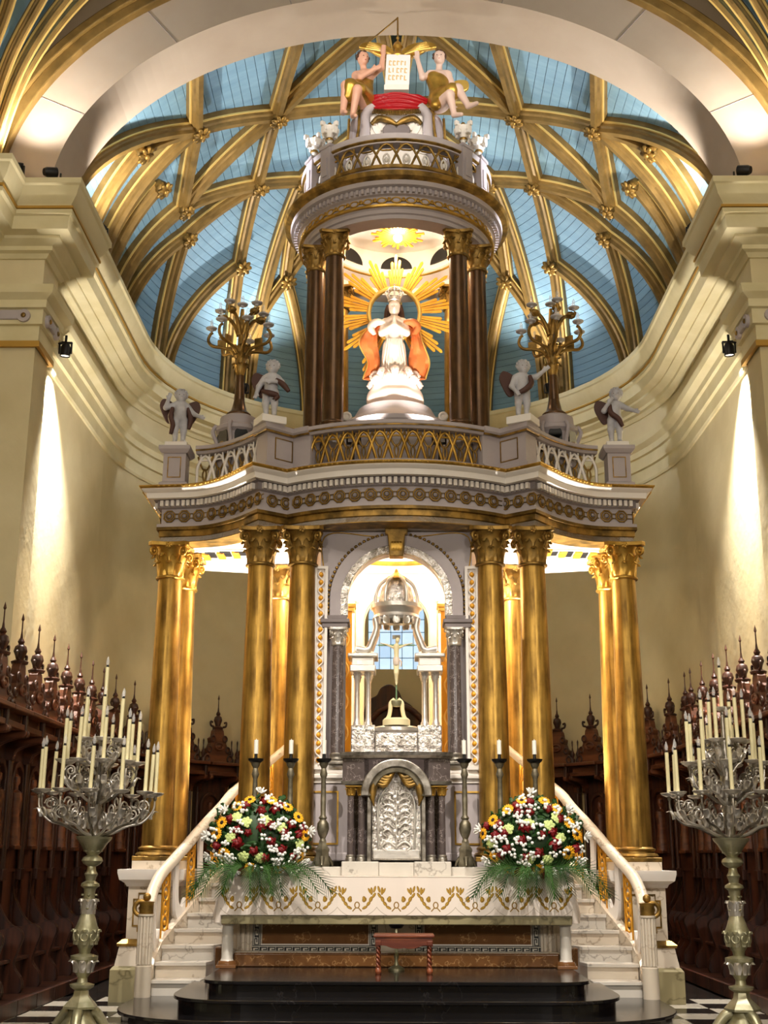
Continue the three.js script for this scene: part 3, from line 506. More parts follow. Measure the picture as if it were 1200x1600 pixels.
// ================================================================ lower stage of the high altar
const planOf = (w, xm, zm, z0) => { // wing curve, then convex centre, mirrored
  const wing = curve(w.map(p => [p[0], 0, p[1]])).getPoints(10).map(p => [p.x, p.z]); const s = z0 - zm, R = (xm * xm + s * s) / (2 * s), a = Math.asin(xm / R); const mid = arcPath(0, z0 - R, R, -a, a, 14);
  return { wing, mid, all: [[w[0][0], -0.95], ...wing, ...mid, ...wing.map(p => [-p[0], p[1]]).reverse(), [-w[0][0], -0.95]] };
};
const FACE = planOf([[-3.1, 0.59], [-2.52, 0.68], [-2.08, 1.0], [-1.72, 1.46]], 1.38, 1.2, 1.66).all;
const BAL = planOf([[-2.97, 0.44], [-2.42, 0.54], [-1.98, 0.88], [-1.63, 1.34]], 1.34, 1.08, 1.53);
const colOpt = { y0: 1.6, ys: 1.78, yc: 5.14, y1: 5.62, r0: 0.19, r1: 0.155, shaft: M.goldShaft, cap: M.gold, base: M.goldDark };
{
  const where = ['left', 'right'];
  for (const s of [-1, 1]) {
    const w = s < 0 ? 'left' : 'right';
    // pedestal under the outer pair
    const p = thing('column_pedestal', `pale panelled stone pedestal under the ${w} outer pair of gilded columns`, 'pedestal', [s * 2.95, 0, 0.08]);
    const P = rectPath(-0.285, 0.285, -0.66, 0.66);
    part('plinth', sweep([[-0.25, 0], [0.14, 0], [0.14, 0.36], [0.11, 0.4], [-0.25, 0.4]], P, true), M.marbleGreen, p);
    part('base_block', sweep([[-0.3, 0.4], [0.1, 0.4], [0.06, 0.62], [-0.3, 0.62]], P, true), M.marbleWarm, p);
    part('gilt_moulding', sweep([[-0.3, 0.62], [0.08, 0.62], [0.09, 0.65], [0.03, 0.7], [-0.3, 0.7]], P, true), M.goldDark, p);
    part('die', sweep([[-0.3, 0.7], [0, 0.7], [0, 1.3], [-0.3, 1.3]], P, true), M.marbleWarm, p);
    part('cap_moulding', sweep([[-0.3, 1.3], [0.02, 1.3], [0.04, 1.34], [0.1, 1.38], [0.12, 1.46], [0.12, 1.5], [-0.3, 1.5]], P, true), M.white, p);
    part('top_block', sweep([[-0.3, 1.5], [-0.02, 1.5], [-0.02, 1.6], [-0.3, 1.6]], P, true), M.marbleWarm, p);
    // notched panel frame on the front
    const fr = q => poly([[-0.22 + q, 0.78 + q + 0.06], [-0.16 + q * 0.6, 0.78 + q + 0.06], [-0.16 + q * 0.6, 0.78 + q], [0.16 - q * 0.6, 0.78 + q], [0.16 - q * 0.6, 0.84 + q], [0.22 - q, 0.84 + q], [0.22 - q, 1.16 - q], [0.16 - q * 0.6, 1.16 - q], [0.16 - q * 0.6, 1.23 - q], [-0.16 + q * 0.6, 1.23 - q], [-0.16 + q * 0.6, 1.16 - q], [-0.22 + q, 1.16 - q]]);
    const f = fr(0); f.holes.push(fr(0.018)); part('panel_frame', tr(ext(f, 0.012), 0, 0, 0.658), M.goldDark, p);
    column(`tall gilded column at the front of the ${w} outer pair, on the pale pedestal`, [s * 2.97, 1.6, 0.45], colOpt);
    column(`tall gilded column half hidden at the rear of the ${w} outer pair`, [s * 2.91, 1.6, -0.25], colOpt);
    for (const [x0, x1, z0, z1, lab] of [[0.95, 1.97, 0.95, 1.48, `grey pedestal behind the ${w} flowers under two front columns`], [1.42, 1.95, -1.2, -0.64, `grey pedestal under the set-back ${w} gilded column`]]) {
      const ip = thing('column_pedestal', lab, 'pedestal', [s * (x0 + x1) / 2, 0, (z0 + z1) / 2]); const hx1 = (x1 - x0) / 2, hz = (z1 - z0) / 2;
      part('die', sweep([[-0.2, 0], [0.02, 0], [0.02, 0.3], [0, 0.34], [0, 1.4], [0.02, 1.46], [0.02, 1.6], [-0.2, 1.6]], rectPath(-hx1, hx1, -hz, hz), true), M.grey, ip); part('core', bs(hx1 * 2 - 0.1, 1.59, hz * 2 - 0.1, 0, 0, 0), M.grey, ip);
    }
    column(`tall gilded column outermost of the ${w} inner group of three`, [s * 1.7, 1.6, 1.22], { ...colOpt, cap: M.goldDark });
    column(`tall gilded column beside the white pierced strip, ${w} of the portal`, [s * 1.17, 1.6, 1.25], { ...colOpt, cap: M.goldDark });
    column(`gilded column set back between the two front columns, ${w} of the portal`, [s * 1.68, 1.6, -0.9], { ...colOpt, cap: M.goldDark });
  }
}
// entablature
{
  const t = thing('lower_entablature', 'grey and gold entablature with curved wings over the tall gilded columns', 'entablature');
  const IN = -0.34;
  part('architrave', sweep([[IN, 5.62], [0, 5.62], [0, 5.69], [0.02, 5.7], [0.02, 5.77], [0.05, 5.78], [0.05, 5.82], [IN, 5.82]], FACE), M.goldDark, t);
  part('frieze', sweep([[IN, 5.82], [0.05, 5.82], [0.05, 5.86], [0.0, 5.87], [0.0, 6.07], [0.04, 6.08], [IN, 6.08]], FACE), M.grey, t);
  part('dentil_bed', sweep([[IN, 6.08], [0.05, 6.08], [0.05, 6.17], [0.1, 6.18], [IN, 6.18]], FACE), M.greyDark, t);
  part('corona', sweep([[IN, 6.18], [0.17, 6.18], [0.18, 6.25], [0.22, 6.27], [0.24, 6.29], [0.24, 6.3], [IN, 6.34]], FACE), M.white, t);
  part('gilt_edge', sweep([[0.16, 6.3], [0.25, 6.3], [0.27, 6.32], [0.27, 6.335], [0.16, 6.345]], FACE), M.gold, t);
  const L = pathLen(FACE); const d = [], e = [];
  for (let s = 0.05; s < L; s += 0.072) { const a = along(FACE, s); const g = bx(0.042, 0.075, 0.06); g.rotateY(Math.atan2(a.nx, a.nz)); g.translate(a.x + a.nx * 0.07, 6.13, a.z + a.nz * 0.07); d.push(g); const b = sph(0.022, 0, 0, 0, 1, 0.7, 0.8, 6, 4); b.rotateY(Math.atan2(a.nx, a.nz)); b.translate(a.x + a.nx * 0.265, 6.318, a.z + a.nz * 0.265); e.push(b); }
  stuff(part('dentil_row', d, M.white, t)); stuff(part('egg_moulding', e, M.gold, t));
  // octagonal rosettes along the frieze
  const oct = new THREE.TorusGeometry(0.075, 0.014, 5, 8); oct.rotateZ(PI / 8); const og = merge([oct, new THREE.TorusGeometry(0.042, 0.01, 5, 12), tr(new THREE.TorusGeometry(0.016, 0.01, 4, 8), 0, 0, 0), bx(0.075, 0.012, 0.014, 0.1, 0.03, 0), bx(0.075, 0.012, 0.014, 0.1, -0.03, 0)]); const bg = prep(sph(0.03, 0, 0, 0.008, 1, 1, 0.7, 8, 6));
  // arcs of equal spacing
  for (let s = 1.45; s < L - 1.35; s += 0.2) { const a = along(FACE, s); const o = part('rosette', og, M.goldDark, t, [a.x + a.nx * 0.012, 5.97, a.z + a.nz * 0.012], [0, Math.atan2(a.nx, a.nz), 0]); mesh('button', bg, M.greyDark, o); }
  // ceiling slab of the wings with an open well under the temple, and the terrace above
  const sh = poly([...FACE.map(p => [p[0], p[1]]), [2.9, -0.95], [1.95, -1.2], [1.5, -1.55], [-1.5, -1.55], [-1.95, -1.2], [-2.9, -0.95]]);
  const hole = new THREE.Path(); hole.absarc(0, 0, 1.02, 0, 2 * PI, true); const sh2 = sh.clone(); sh2.holes.push(hole);
  part('ceiling', tr(rt(ext(sh2, 0.1, 0, 24), PI / 2), 0, 5.73, 0), M.white, t);
  part('terrace_floor', tr(rt(ext(sh, 0.04), PI / 2), 0, 6.34, 0), M.greyDark, t);
  part('rear_fascia', sweep([[-0.05, 5.62], [0.04, 5.62], [0.04, 6.34], [-0.05, 6.34]], [[3.1, -0.95], [2.9, -0.98], [1.95, -1.22], [1.5, -1.57], [-1.5, -1.57], [-1.95, -1.22], [-2.9, -0.98], [-3.1, -0.95]]), M.white, t);
  part('cupola', lathe([[1.02, 5.62], [1.0, 5.72], [0.92, 5.74], [0.9, 5.8], [0.75, 6.02], [0.45, 6.2], [0.12, 6.27], [0, 6.27]], 36), M.white, t);
  const ribs = []; for (let i = 0; i < 12; i++) { const a = i * PI / 6; ribs.push(tube([[Math.sin(a) * 0.9, 5.8, Math.cos(a) * 0.9], [Math.sin(a) * 0.74, 6.01, Math.cos(a) * 0.74], [Math.sin(a) * 0.44, 6.19, Math.cos(a) * 0.44], [0, 6.26, 0]], 0.018, 12, 6)); } ribs.push(tr(rt(new THREE.TorusGeometry(0.97, 0.035, 6, 40), PI / 2), 0, 5.7, 0));
  part('cupola_ribs', ribs, M.gold, t);
  // wing ceilings: oval frame, coffer shade painted as dark slabs between gold blocks
  for (const s of [-1, 1]) for (let i = 0; i < 5; i++) {
    const u = (i - 2) / 2; const x = s * (2.32 - u * 0.36 * s * s), z = -0.1 + (s > 0 ? 1 : 1) * 0 + u * -0.1;
    const o = part('coffer_shade', bx(0.14, 0.02, 0.26, 0, 0, 0, 0.005), M.paintedShade, t, [s * (2.32 + u * 0.42), 5.622, -0.05 - 0.12 * u]);
    mesh('gilt_block', [bx(0.1, 0.05, 0.3, 0.14, -0.005, 0, 0.01)], M.goldPaint, o);
  }
  for (const s of [-1, 1]) { const o = []; for (let i = 0; i < 40; i++) { const a = i / 40 * 2 * PI; o.push([s * 2.32 + 0.56 * Math.cos(a), 5.62, -0.05 + 0.26 * Math.sin(a)]); } part('oval_frame', tube(o, 0.02, 60, 6, true), M.white, t); }
}
// balustrades of the terrace
function balustrade(name, label, path, y0, y1, unit, matTr, matRail, { base = 0.12, rail = 0.1, w = 0.09 } = {}) {
  const t = thing(name, label, 'balustrade'); const yt = y1 - rail, yb = y0 + base, H = yt - yb;
  part('bottom_rail', sweep([[-w, y0], [w, y0], [w, yb - 0.03], [w * 0.7, yb], [-w * 0.7, yb], [-w, yb - 0.03]], path), matRail, t);
  part('top_rail', sweep([[-w * 0.8, yt], [w * 0.8, yt], [w * 1.1, yt + rail * 0.4], [w * 1.25, yt + rail * 0.6], [w * 1.25, y1], [-w * 1.25, y1], [-w * 1.25, yt + rail * 0.6]], path), matRail, t);
  part('gilt_bead', sweep([[w * 1.1, yt + rail * 0.3], [w * 1.22, yt + rail * 0.3], [w * 1.22, yt + rail * 0.5], [w * 1.1, yt + rail * 0.5]], path), M.goldDark, t);
  const L = pathLen(path), n = Math.max(2, Math.round(L / unit)), u = L / n;
  const at = (s, y, o = 0) => { const a = along(path, cl(s, 0.001, L - 0.001)); return [a.x + a.nx * o, y, a.z + a.nz * o]; };
  for (let k = 0; k < n; k++) {
    const s = (k + 0.5) * u; const pts = []; for (let i = 0; i <= 12; i++) { const q = i / 12; pts.push(at(s - u * 0.8 + 1.6 * u * q, yb + H * (0.02 + 0.93 * Math.sin(PI * q)), 0.012)); }
    const lo = []; for (let i = 0; i <= 10; i++) { const q = i / 10; lo.push(at(s - u * 0.5 + u * q, yt - H * (0.05 + 0.5 * Math.sin(PI * q)), -0.012)); }
    const o = part('tracery_loop', [tube(pts, 0.021, 18, 5), tube([at(s - u * 0.28, yt, 0.01), at(s - u * 0.28, yt - H * 0.2, 0.01), at(s, yt - H * 0.2, 0.012), at(s + u * 0.28, yt - H * 0.2, 0.01), at(s + u * 0.28, yt, 0.01)], 0.013, 14, 5)], matTr, t);
    mesh('festoon', [tube(lo, 0.014, 14, 5), tube([at(s, yb, 0), at(s - u * 0.12, yb + H * 0.3, 0.01), at(s, yb + H * 0.5, 0), at(s + u * 0.12, yb + H * 0.3, 0.01), at(s, yb, 0)], 0.012, 16, 5)], M.goldDark, o);
  }
  return t;
}
const cutPath = (path, s0, s1, n = 16) => { const o = []; for (let i = 0; i <= n; i++) { const a = along(path, s0 + (s1 - s0) * i / n); o.push([a.x, a.z]); } return o; };
{
  const BW = BAL.wing, BM = BAL.mid;
  const Lm = pathLen(BM), Lw = pathLen(BW);
  balustrade('terrace_balustrade', 'curved central terrace balustrade with gilded interlaced loops under the statue', cutPath(BM, 0.3, Lm - 0.3), 6.34, 6.96, 0.2, M.gold, M.grey);
  for (const s of [-1, 1]) {
    const w = s < 0 ? 'left' : 'right'; const f = p => s < 0 ? p : p.map(q => [-q[0], q[1]]).reverse();
    balustrade('terrace_balustrade', `${w} wing terrace balustrade with white interlaced loops, behind which the branched bronze candelabrum stands`, f(cutPath(BW, 0.3, Lw - 0.12)), 6.34, 6.96, 0.2, M.white, M.grey);
    // pedestal block wrapping the corner between wing and centre
    const corner = f([...cutPath(BW, Lw - 0.2, Lw, 2), ...cutPath(BM, 0, 0.32, 3)]);
    const t = thing('terrace_pedestal', `grey panelled corner pedestal between the central and ${w} terrace balustrades`, 'pedestal');
    part('body', sweep([[-0.16, 6.34], [0.1, 6.34], [0.1, 6.46], [0.06, 6.48], [0.06, 6.86], [-0.16, 6.86]], corner), M.grey, t);
    part('cap', sweep([[-0.18, 6.86], [0.08, 6.86], [0.13, 6.91], [0.13, 6.97], [-0.18, 6.97]], corner), M.grey, t);
    part('gilt_bead', sweep([[0.09, 6.86], [0.115, 6.86], [0.115, 6.885], [0.09, 6.885]], corner), M.goldDark, t);
    for (let i = 0; i < corner.length - 1; i++) { const A = corner[i], B = corner[i + 1], len = Math.hypot(B[0] - A[0], B[1] - A[1]); if (len < 0.14) continue; const ry = Math.atan2(-(B[1] - A[1]), B[0] - A[0]), nx = -(B[1] - A[1]) / len, nz = (B[0] - A[0]) / len; const hw = len * 0.36; const q = poly([[-hw, 6.53], [hw, 6.53], [hw, 6.82], [-hw, 6.82]]); q.holes.push(poly([[-hw + 0.012, 6.542], [hw - 0.012, 6.542], [hw - 0.012, 6.808], [-hw + 0.012, 6.808]])); part('panel_frame', ext(q, 0.01), M.goldDark, t, [(A[0] + B[0]) / 2 + nx * 0.06, 0, (A[1] + B[1]) / 2 + nz * 0.06], [0, ry, 0]); }
    part('statue_block', bs(0.34, 0.1, 0.3, 0, 0, 0, 0.01), M.white, t, [s * 1.62, 6.97, 1.36], [0, s * -0.5, 0]);
    const e = thing('terrace_pedestal', `grey panelled pedestal at the outer end of the ${w} terrace balustrade`, 'pedestal', [s * 2.97, 6.34, 0.42]);
    const R = rectPath(-0.13, 0.13, -0.13, 0.13);
    part('body', sweep([[-0.12, 0], [0.06, 0], [0.06, 0.1], [0.02, 0.13], [0.02, 0.52], [-0.12, 0.52]], R, true), M.grey, e);
    part('cap', sweep([[-0.12, 0.52], [0.04, 0.52], [0.08, 0.57], [0.08, 0.62], [-0.12, 0.62]], R, true), M.grey, e);
    const q = poly([[-0.09, 0.18], [0.09, 0.18], [0.09, 0.47], [-0.09, 0.47]]); q.holes.push(poly([[-0.078, 0.192], [0.078, 0.192], [0.078, 0.458], [-0.078, 0.458]])); part('panel_frame', tr(ext(q, 0.008), 0, 0, 0.15), M.goldDark, e);
    part('statue_block', bs(0.3, 0.08, 0.26, 0, 0.62, 0, 0.01), M.white, e);
  }
}
// ================================================================ upper round temple
const TC = { y0: 6.34 };
{
  for (const s of [-1, 1]) {
    const w = s < 0 ? 'left' : 'right';
    const list = [[44.8, `dark bronze column nearest the statue at the ${w} front of the round temple`, M.bronzeShaft], [70.5, `dark bronze column on the outer ${w} side of the round temple`, M.bronzeShaft], [109.5, `gilded column hidden behind the outer ${w} side of the round temple`, M.goldShaft], [135.2, `gilded column at the ${w} rear of the round temple behind the rays`, M.goldShaft]];
    for (const [deg, lab, m] of list) {
      const a = s * deg * PI / 180, x = 1.2 * Math.sin(a), z = 1.2 * Math.cos(a);
      column(lab, [x, 7.02, z], { name: 'temple_column', y0: 7.02, ys: 7.2, yc: 9.58, y1: 9.94, r0: 0.142, r1: 0.122, shaft: m, cap: M.goldDark, base: M.bronzeShaft });
      const p = thing('temple_plinth', `grey plinth under the ${lab.replace(/^.*column/, 'column')}`, 'plinth', [x, 6.34, z]);
      part('block', bs(0.44, 0.5, 0.44, 0, 0, 0, 0.01), M.grey, p, [0, 0, 0], [0, a, 0]); part('cap', [lathe([[0, 0.5], [0.24, 0.5], [0.22, 0.58], [0.19, 0.68], [0, 0.68]], 24)], M.grey, p);
    }
  }
  const t = thing('temple_entablature', 'round white and gold entablature crowning the temple of bronze columns', 'entablature');
  const R = ringPath(1.34, 72);
  part('architrave', sweep([[-0.28, 9.94], [-0.02, 9.94], [-0.02, 10.0], [0.01, 10.01], [0.01, 10.07], [0.04, 10.09], [-0.28, 10.09]], R, true), M.grey, t);
  part('frieze', sweep([[-0.28, 10.09], [0.05, 10.09], [0.06, 10.11], [0.02, 10.12], [0.05, 10.24], [0.09, 10.25], [-0.28, 10.25]], R, true), M.grey, t);
  part('cornice', sweep([[-0.28, 10.25], [0.1, 10.25], [0.12, 10.33], [0.19, 10.34], [0.2, 10.4], [0.26, 10.43], [0.28, 10.47], [-0.28, 10.5]], R, true), M.grey, t);
  part('gilt_edge', sweep([[0.2, 10.4], [0.275, 10.43], [0.3, 10.47], [0.3, 10.49], [0.2, 10.495]], R, true), M.goldDark, t);
  part('gilt_band', sweep([[0.0, 10.085], [0.07, 10.085], [0.08, 10.11], [0.0, 10.11]], R, true), M.gold, t);
  const d = []; for (let i = 0; i < 120; i++) { const a = i * PI / 60; const g = bx(0.036, 0.065, 0.05); g.rotateY(a); g.translate(1.465 * Math.sin(a), 10.29, 1.465 * Math.cos(a)); d.push(g); }
  stuff(part('dentil_row', d, M.grey, t));
  const oval = merge([sc(new THREE.TorusGeometry(0.05, 0.012, 5, 14), 1.25, 0.8, 1), ...[-1, 1].map(q => sph(0.022, q * 0.09, 0, 0, 1, 1, 0.7, 6, 5)), ...[-1, 1].map(q => sph(0.014, q * 0.09, 0.03, 0, 1, 1, 0.7, 6, 5))]);
  for (let i = 0; i < 44; i++) { const a = (i / 44 - 0.5) * 2 * PI; part('frieze_link', oval, M.gold, t, [1.385 * Math.sin(a), 10.18, 1.385 * Math.cos(a)], [0, a, 0]); }
  // inside: dome ring, lunette openings only painted dark for their shade
  part('inner_drum', lathe([[1.06, 9.94], [1.04, 10.02], [1.08, 10.05], [1.08, 10.2], [1.0, 10.26], [1.0, 10.62], [0, 10.66]], 48), M.white, t);
  const lun = new THREE.Shape(); lun.moveTo(-0.24, 0); lun.lineTo(0.24, 0); lun.absellipse(0, 0, 0.24, 0.2, 0, PI, false); for (let i = 0; i < 8; i++) { const a = i * PI / 4; part('lunette_shade', ext(lun, 0.02), M.paintedShade, t, [0.985 * Math.sin(a), 10.34, 0.985 * Math.cos(a)], [0, a + PI, 0]); }
  part('inner_gilt_ring', tr(rt(new THREE.TorusGeometry(1.05, 0.025, 6, 60), PI / 2), 0, 10.24, 0), M.gold, t);
  // parapet
  const p = thing('temple_parapet', 'round pierced parapet with gilded loops on top of the temple', 'parapet');
  part('foot', sweep([[-0.2, 10.49], [0.1, 10.49], [0.1, 10.54], [0.06, 10.58], [0.06, 10.7], [-0.2, 10.7]], ringPath(1.3, 64), true), M.grey, p);
  part('gilt_band', sweep([[0.0, 10.68], [0.09, 10.68], [0.1, 10.72], [0.0, 10.74]], ringPath(1.3, 64), true), M.goldDark, p);
  part('rail', sweep([[-0.1, 11.08], [0.05, 11.08], [0.08, 11.13], [0.1, 11.2], [-0.1, 11.2]], ringPath(1.3, 64), true), M.grey, p);
  part('gilt_rail_line', sweep([[0.05, 11.09], [0.09, 11.11], [0.09, 11.125], [0.05, 11.125]], ringPath(1.3, 64), true), M.goldDark, p);
  part('deck', tr(cyl(1.22, 1.22, 0.06, 0, 0, 0, 48), 0, 10.66, 0), M.greyDark, p);
  for (let k = 0; k < 30; k++) {
    const a0 = (k + 0.5) / 30 * 2 * PI, w = 2 * PI / 30; const at = (a, y, o = 0) => [(1.31 + o) * Math.sin(a), y, (1.31 + o) * Math.cos(a)];
    const pts = []; for (let i = 0; i <= 10; i++) { const q = i / 10; pts.push(at(a0 - w * 0.8 + 1.6 * w * q, 10.72 + 0.36 * Math.sin(PI * q), 0.012)); }
    const o = part('tracery_loop', [tube(pts, 0.018, 16, 5), tube([at(a0 - w * 0.28, 11.08), at(a0 - w * 0.28, 11.0), at(a0, 10.99), at(a0 + w * 0.28, 11.0), at(a0 + w * 0.28, 11.08)], 0.014, 12, 5)], M.goldDark, p);
    mesh('leaf_knot', [tube([at(a0, 10.72, -0.01), at(a0 - w * 0.16, 10.85), at(a0, 10.94, -0.01), at(a0 + w * 0.16, 10.85), at(a0, 10.72, -0.01)], 0.014, 14, 5), sph(0.03, ...at(a0, 10.84), 1, 1.4, 0.8, 6, 5)], M.white, o);
  }
  for (const deg of [45, 62, -45, -62, 118, -118, 150, -150]) { const a = deg * PI / 180; part('pier', [bs(0.2, 0.52, 0.16, 0, 10.7, 0, 0.01), bs(0.24, 0.05, 0.2, 0, 11.2, 0, 0.01)], M.grey, p, [1.33 * Math.sin(a), 0, 1.33 * Math.cos(a)], [0, a, 0]); part('pier_panel', bx(0.1, 0.28, 0.02, 0, 10.9, 0.085, 0.006), M.grey, p, [1.33 * Math.sin(a), 0, 1.33 * Math.cos(a)], [0, a, 0]); }
  // finials on the parapet piers
  const urn = (lab, deg) => { const a = deg * PI / 180; const u = thing('parapet_finial', lab, 'finial', [1.33 * Math.sin(a), 11.25, 1.33 * Math.cos(a)], a); const leafs = []; part('stem', lathe([[0, 0], [0.07, 0], [0.07, 0.03], [0.035, 0.05], [0.03, 0.09], [0.05, 0.11], [0.03, 0.13], [0.05, 0.18], [0.11, 0.24], [0.12, 0.3], [0.09, 0.31], [0.0, 0.31]], 16), M.white, u); for (let i = 0; i < 4; i++) { const b = i * PI / 2; part('flame_leaf', [bx(0.1, 0.09, 0.05, 0, 0, 0, 0.012), bx(0.05, 0.07, 0.07, 0, 0.06, 0.03, 0.012), bx(0.07, 0.05, 0.05, 0, -0.06, 0.0, 0.012)], M.white, u, [0.1 * Math.sin(b), 0.27, 0.1 * Math.cos(b)], [0, b, 0]); } part('gilt_knob', [sph(0.04, 0, 0.35, 0, 1, 1.3, 1, 8, 6), lathe([[0.055, 0.1], [0.062, 0.12], [0.055, 0.14]], 12)], M.goldDark, u); return u; };
  urn('white leafy finial on the left parapet pier beside the kneeling angel group', -45); urn('white leafy finial on the outermost left parapet pier', -62); urn('white leafy finial on the right parapet pier below the angel foot', 45); urn('white leafy finial on the outermost right parapet pier', 62);
}
// ================================================================ portal, shrine and altar
function loft(rows, closedSec = true, crease = 0.5) { const pos = []; const m = rows[0].length; for (let i = 0; i < rows.length - 1; i++) for (let j = 0; j < (closedSec ? m : m - 1); j++) { const a = rows[i][j], b = rows[i + 1][j], c = rows[i + 1][(j + 1) % m], d = rows[i][(j + 1) % m]; pos.push(...a, ...b, ...c, ...a, ...c, ...d); } for (const [r, f] of [[rows[0], 1], [rows[rows.length - 1], 0]]) for (let j = 1; j < m - 1; j++) { const q = f ? [r[0], r[j], r[j + 1]] : [r[0], r[j + 1], r[j]]; pos.push(...q[0], ...q[1], ...q[2]); } const g = new THREE.BufferGeometry(); g.setAttribute('position', new THREE.Float32BufferAttribute(pos, 3)); return toCreasedNormals(g, crease); }
const archRing = (r0, r1, ys, leg, d, bev = 0.008) => { const q = new THREE.Shape(); q.moveTo(-r1, ys - leg); q.lineTo(-r1, ys); q.absarc(0, ys, r1, PI, 0, true); q.lineTo(r1, ys - leg); q.lineTo(r0, ys - leg); q.lineTo(r0, ys); q.absarc(0, ys, r0, 0, PI, false); q.lineTo(-r0, ys - leg); q.closePath(); return ext(q, d, bev, 24); };
const frame = (w, h, t, d) => { const q = poly([[-w / 2, -h / 2], [w / 2, -h / 2], [w / 2, h / 2], [-w / 2, h / 2]]); q.holes.push(poly([[-w / 2 + t, -h / 2 + t], [-w / 2 + t, h / 2 - t], [w / 2 - t, h / 2 - t], [w / 2 - t, -h / 2 + t]])); return ext(q, d); };
{
  const t = thing('portal_arch', 'grey round-arched portal frame in the middle of the high altar', 'arch', [0, 0, 0.85]);
  const sh = poly([[-0.95, 4.52], [-0.62, 4.52], [-0.62, 4.72]]); const s2 = new THREE.Shape(); s2.moveTo(-0.95, 4.52); s2.lineTo(-0.62, 4.52); s2.lineTo(-0.62, 4.74); s2.absarc(0, 4.74, 0.62, PI, 0, true); s2.lineTo(0.62, 4.52); s2.lineTo(0.95, 4.52); s2.lineTo(0.95, 5.62); s2.lineTo(-0.95, 5.62); s2.closePath();
  part('spandrel_wall', ext(s2, 0.3, 0, 24), M.grey, t);
  part('archivolt', tr(archRing(0.7, 0.82, 4.74, 0.2, 0.06), 0, 0, 0.3), M.grey, t);
  part('leaf_moulding', tr(archRing(0.61, 0.69, 4.74, 0.2, 0.09), 0, 0, 0.27), M.silverRelief, t);
  const bead = []; for (let i = 0; i <= 44; i++) { const a = PI * i / 44; bead.push(sph(0.022, 0.85 * Math.cos(a), 4.74 + 0.85 * Math.sin(a), 0.33, 1, 1, 0.7, 6, 5)); } for (const s of [-1, 1]) for (let j = 1; j < 5; j++) bead.push(sph(0.022, s * 0.85, 4.74 - j * 0.05, 0.33, 1, 1, 0.7, 6, 5)); stuff(part('bead_moulding', bead, M.goldDark, t));
  for (const s of [-1, 1]) { part('gilt_line', tube([[s * 0.25, 5.56, 0.305], [s * 0.9, 5.56, 0.305], [s * 0.9, 5.0, 0.305]].map((p, i) => p), 0.008, 20, 4), M.gold, t); }
  const ks = poly([[-0.075, 5.28], [0.075, 5.28], [0.1, 5.56], [0.13, 5.57], [0.13, 5.62], [-0.13, 5.62], [-0.13, 5.57], [-0.1, 5.56]]); const kst = part('keystone', tr(ext(ks, 0.14, 0.012), 0, 0, 0.3), M.goldDark, t); for (let i = 0; i < 4; i++) mesh('acanthus_leaf', tr(leafGeo(0.13, 0.06, 0.03), -0.05 + i * 0.034, 5.34, 0.45), M.gold, kst);
  for (const s of [-1, 1]) {
    part('jamb', bs(0.31, 1.8, 0.26, s * 0.79, 2.72, 0.1), M.greyDark, t);
    part('impost', [bs(0.32, 0.06, 0.36, s * 0.76, 4.38, 0.2, 0.01), bs(0.36, 0.05, 0.4, s * 0.76, 4.44, 0.2, 0.01), bs(0.3, 0.05, 0.34, s * 0.76, 4.49, 0.2, 0.01)], M.greyDark, t);
    const ped = part('pedestal', [bs(0.5, 0.9, 0.4, s * 0.8, 1.6, 0.12, 0.01), bs(0.56, 0.1, 0.46, s * 0.8, 1.6, 0.12, 0.02)], M.grey, t);
    mesh('pedestal_cap', [bs(0.54, 0.05, 0.44, s * 0.8, 2.5, 0.12, 0.01), bs(0.62, 0.06, 0.52, s * 0.8, 2.55, 0.12, 0.02), bs(0.56, 0.11, 0.44, s * 0.8, 2.61, 0.12, 0.02)], M.white, ped);
    mesh('panel_frame', tr(frame(0.32, 0.62, 0.02, 0.012), s * 0.85, 2.1, 0.322), M.gold, ped);
    column(`dark veined marble colonnette with silver capital on the ${s < 0 ? 'left' : 'right'} jamb of the portal`, [s * 0.72, 2.72, 1.16], { name: 'portal_colonnette', y0: 2.72, ys: 2.86, yc: 4.16, y1: 4.38, r0: 0.074, r1: 0.066, shaft: M.marbleDark, cap: M.silver, base: M.silverDark });
    // pierced white strip with gilt beads
    const p = thing('pierced_strip', `white pierced pilaster strip with a chain of gilt beads, ${s < 0 ? 'left' : 'right'} of the portal`, 'pilaster', [s * 0.945, 2.66, 1.17], s * -0.12);
    part('frame', tr(frame(0.17, 2.5, 0.035, 0.06), 0, 1.25, 0), M.white, p);
    part('back_board', bx(0.12, 2.44, 0.015, 0, 1.25, 0.008), M.white, p);
    const wv = []; for (let i = 0; i <= 96; i++) { const y = 0.06 + i / 96 * 2.38; wv.push([0.032 * Math.sin(i / 96 * 24 * PI), y, 0.04]); } part('guilloche', tube(wv, 0.012, 190, 5), M.white, p);
    const bg = prep(sph(0.034, 0, 0, 0, 1, 1, 0.8, 10, 8)); for (let i = 0; i < 24; i++) part('gilt_bead', bg, M.goldPaint, p, [(i % 2 ? -1 : 1) * 0.004, 0.11 + i * 0.0993, 0.035]);
    // interior gilt pilaster
    const ip = thing('interior_pilaster', `bright gilt pilaster with scroll ornament inside the portal, ${s < 0 ? 'left' : 'right'} side`, 'pilaster', [s * 0.66, 2.6, 0.3]);
    part('board', bs(0.16, 2.15, 0.12, 0, 0, 0, 0.01), M.goldPaint, ip); part('cap', [bs(0.22, 0.05, 0.18, 0, 2.15, 0, 0.01), bs(0.26, 0.05, 0.22, 0, 2.2, 0, 0.01)], M.goldBright, ip);
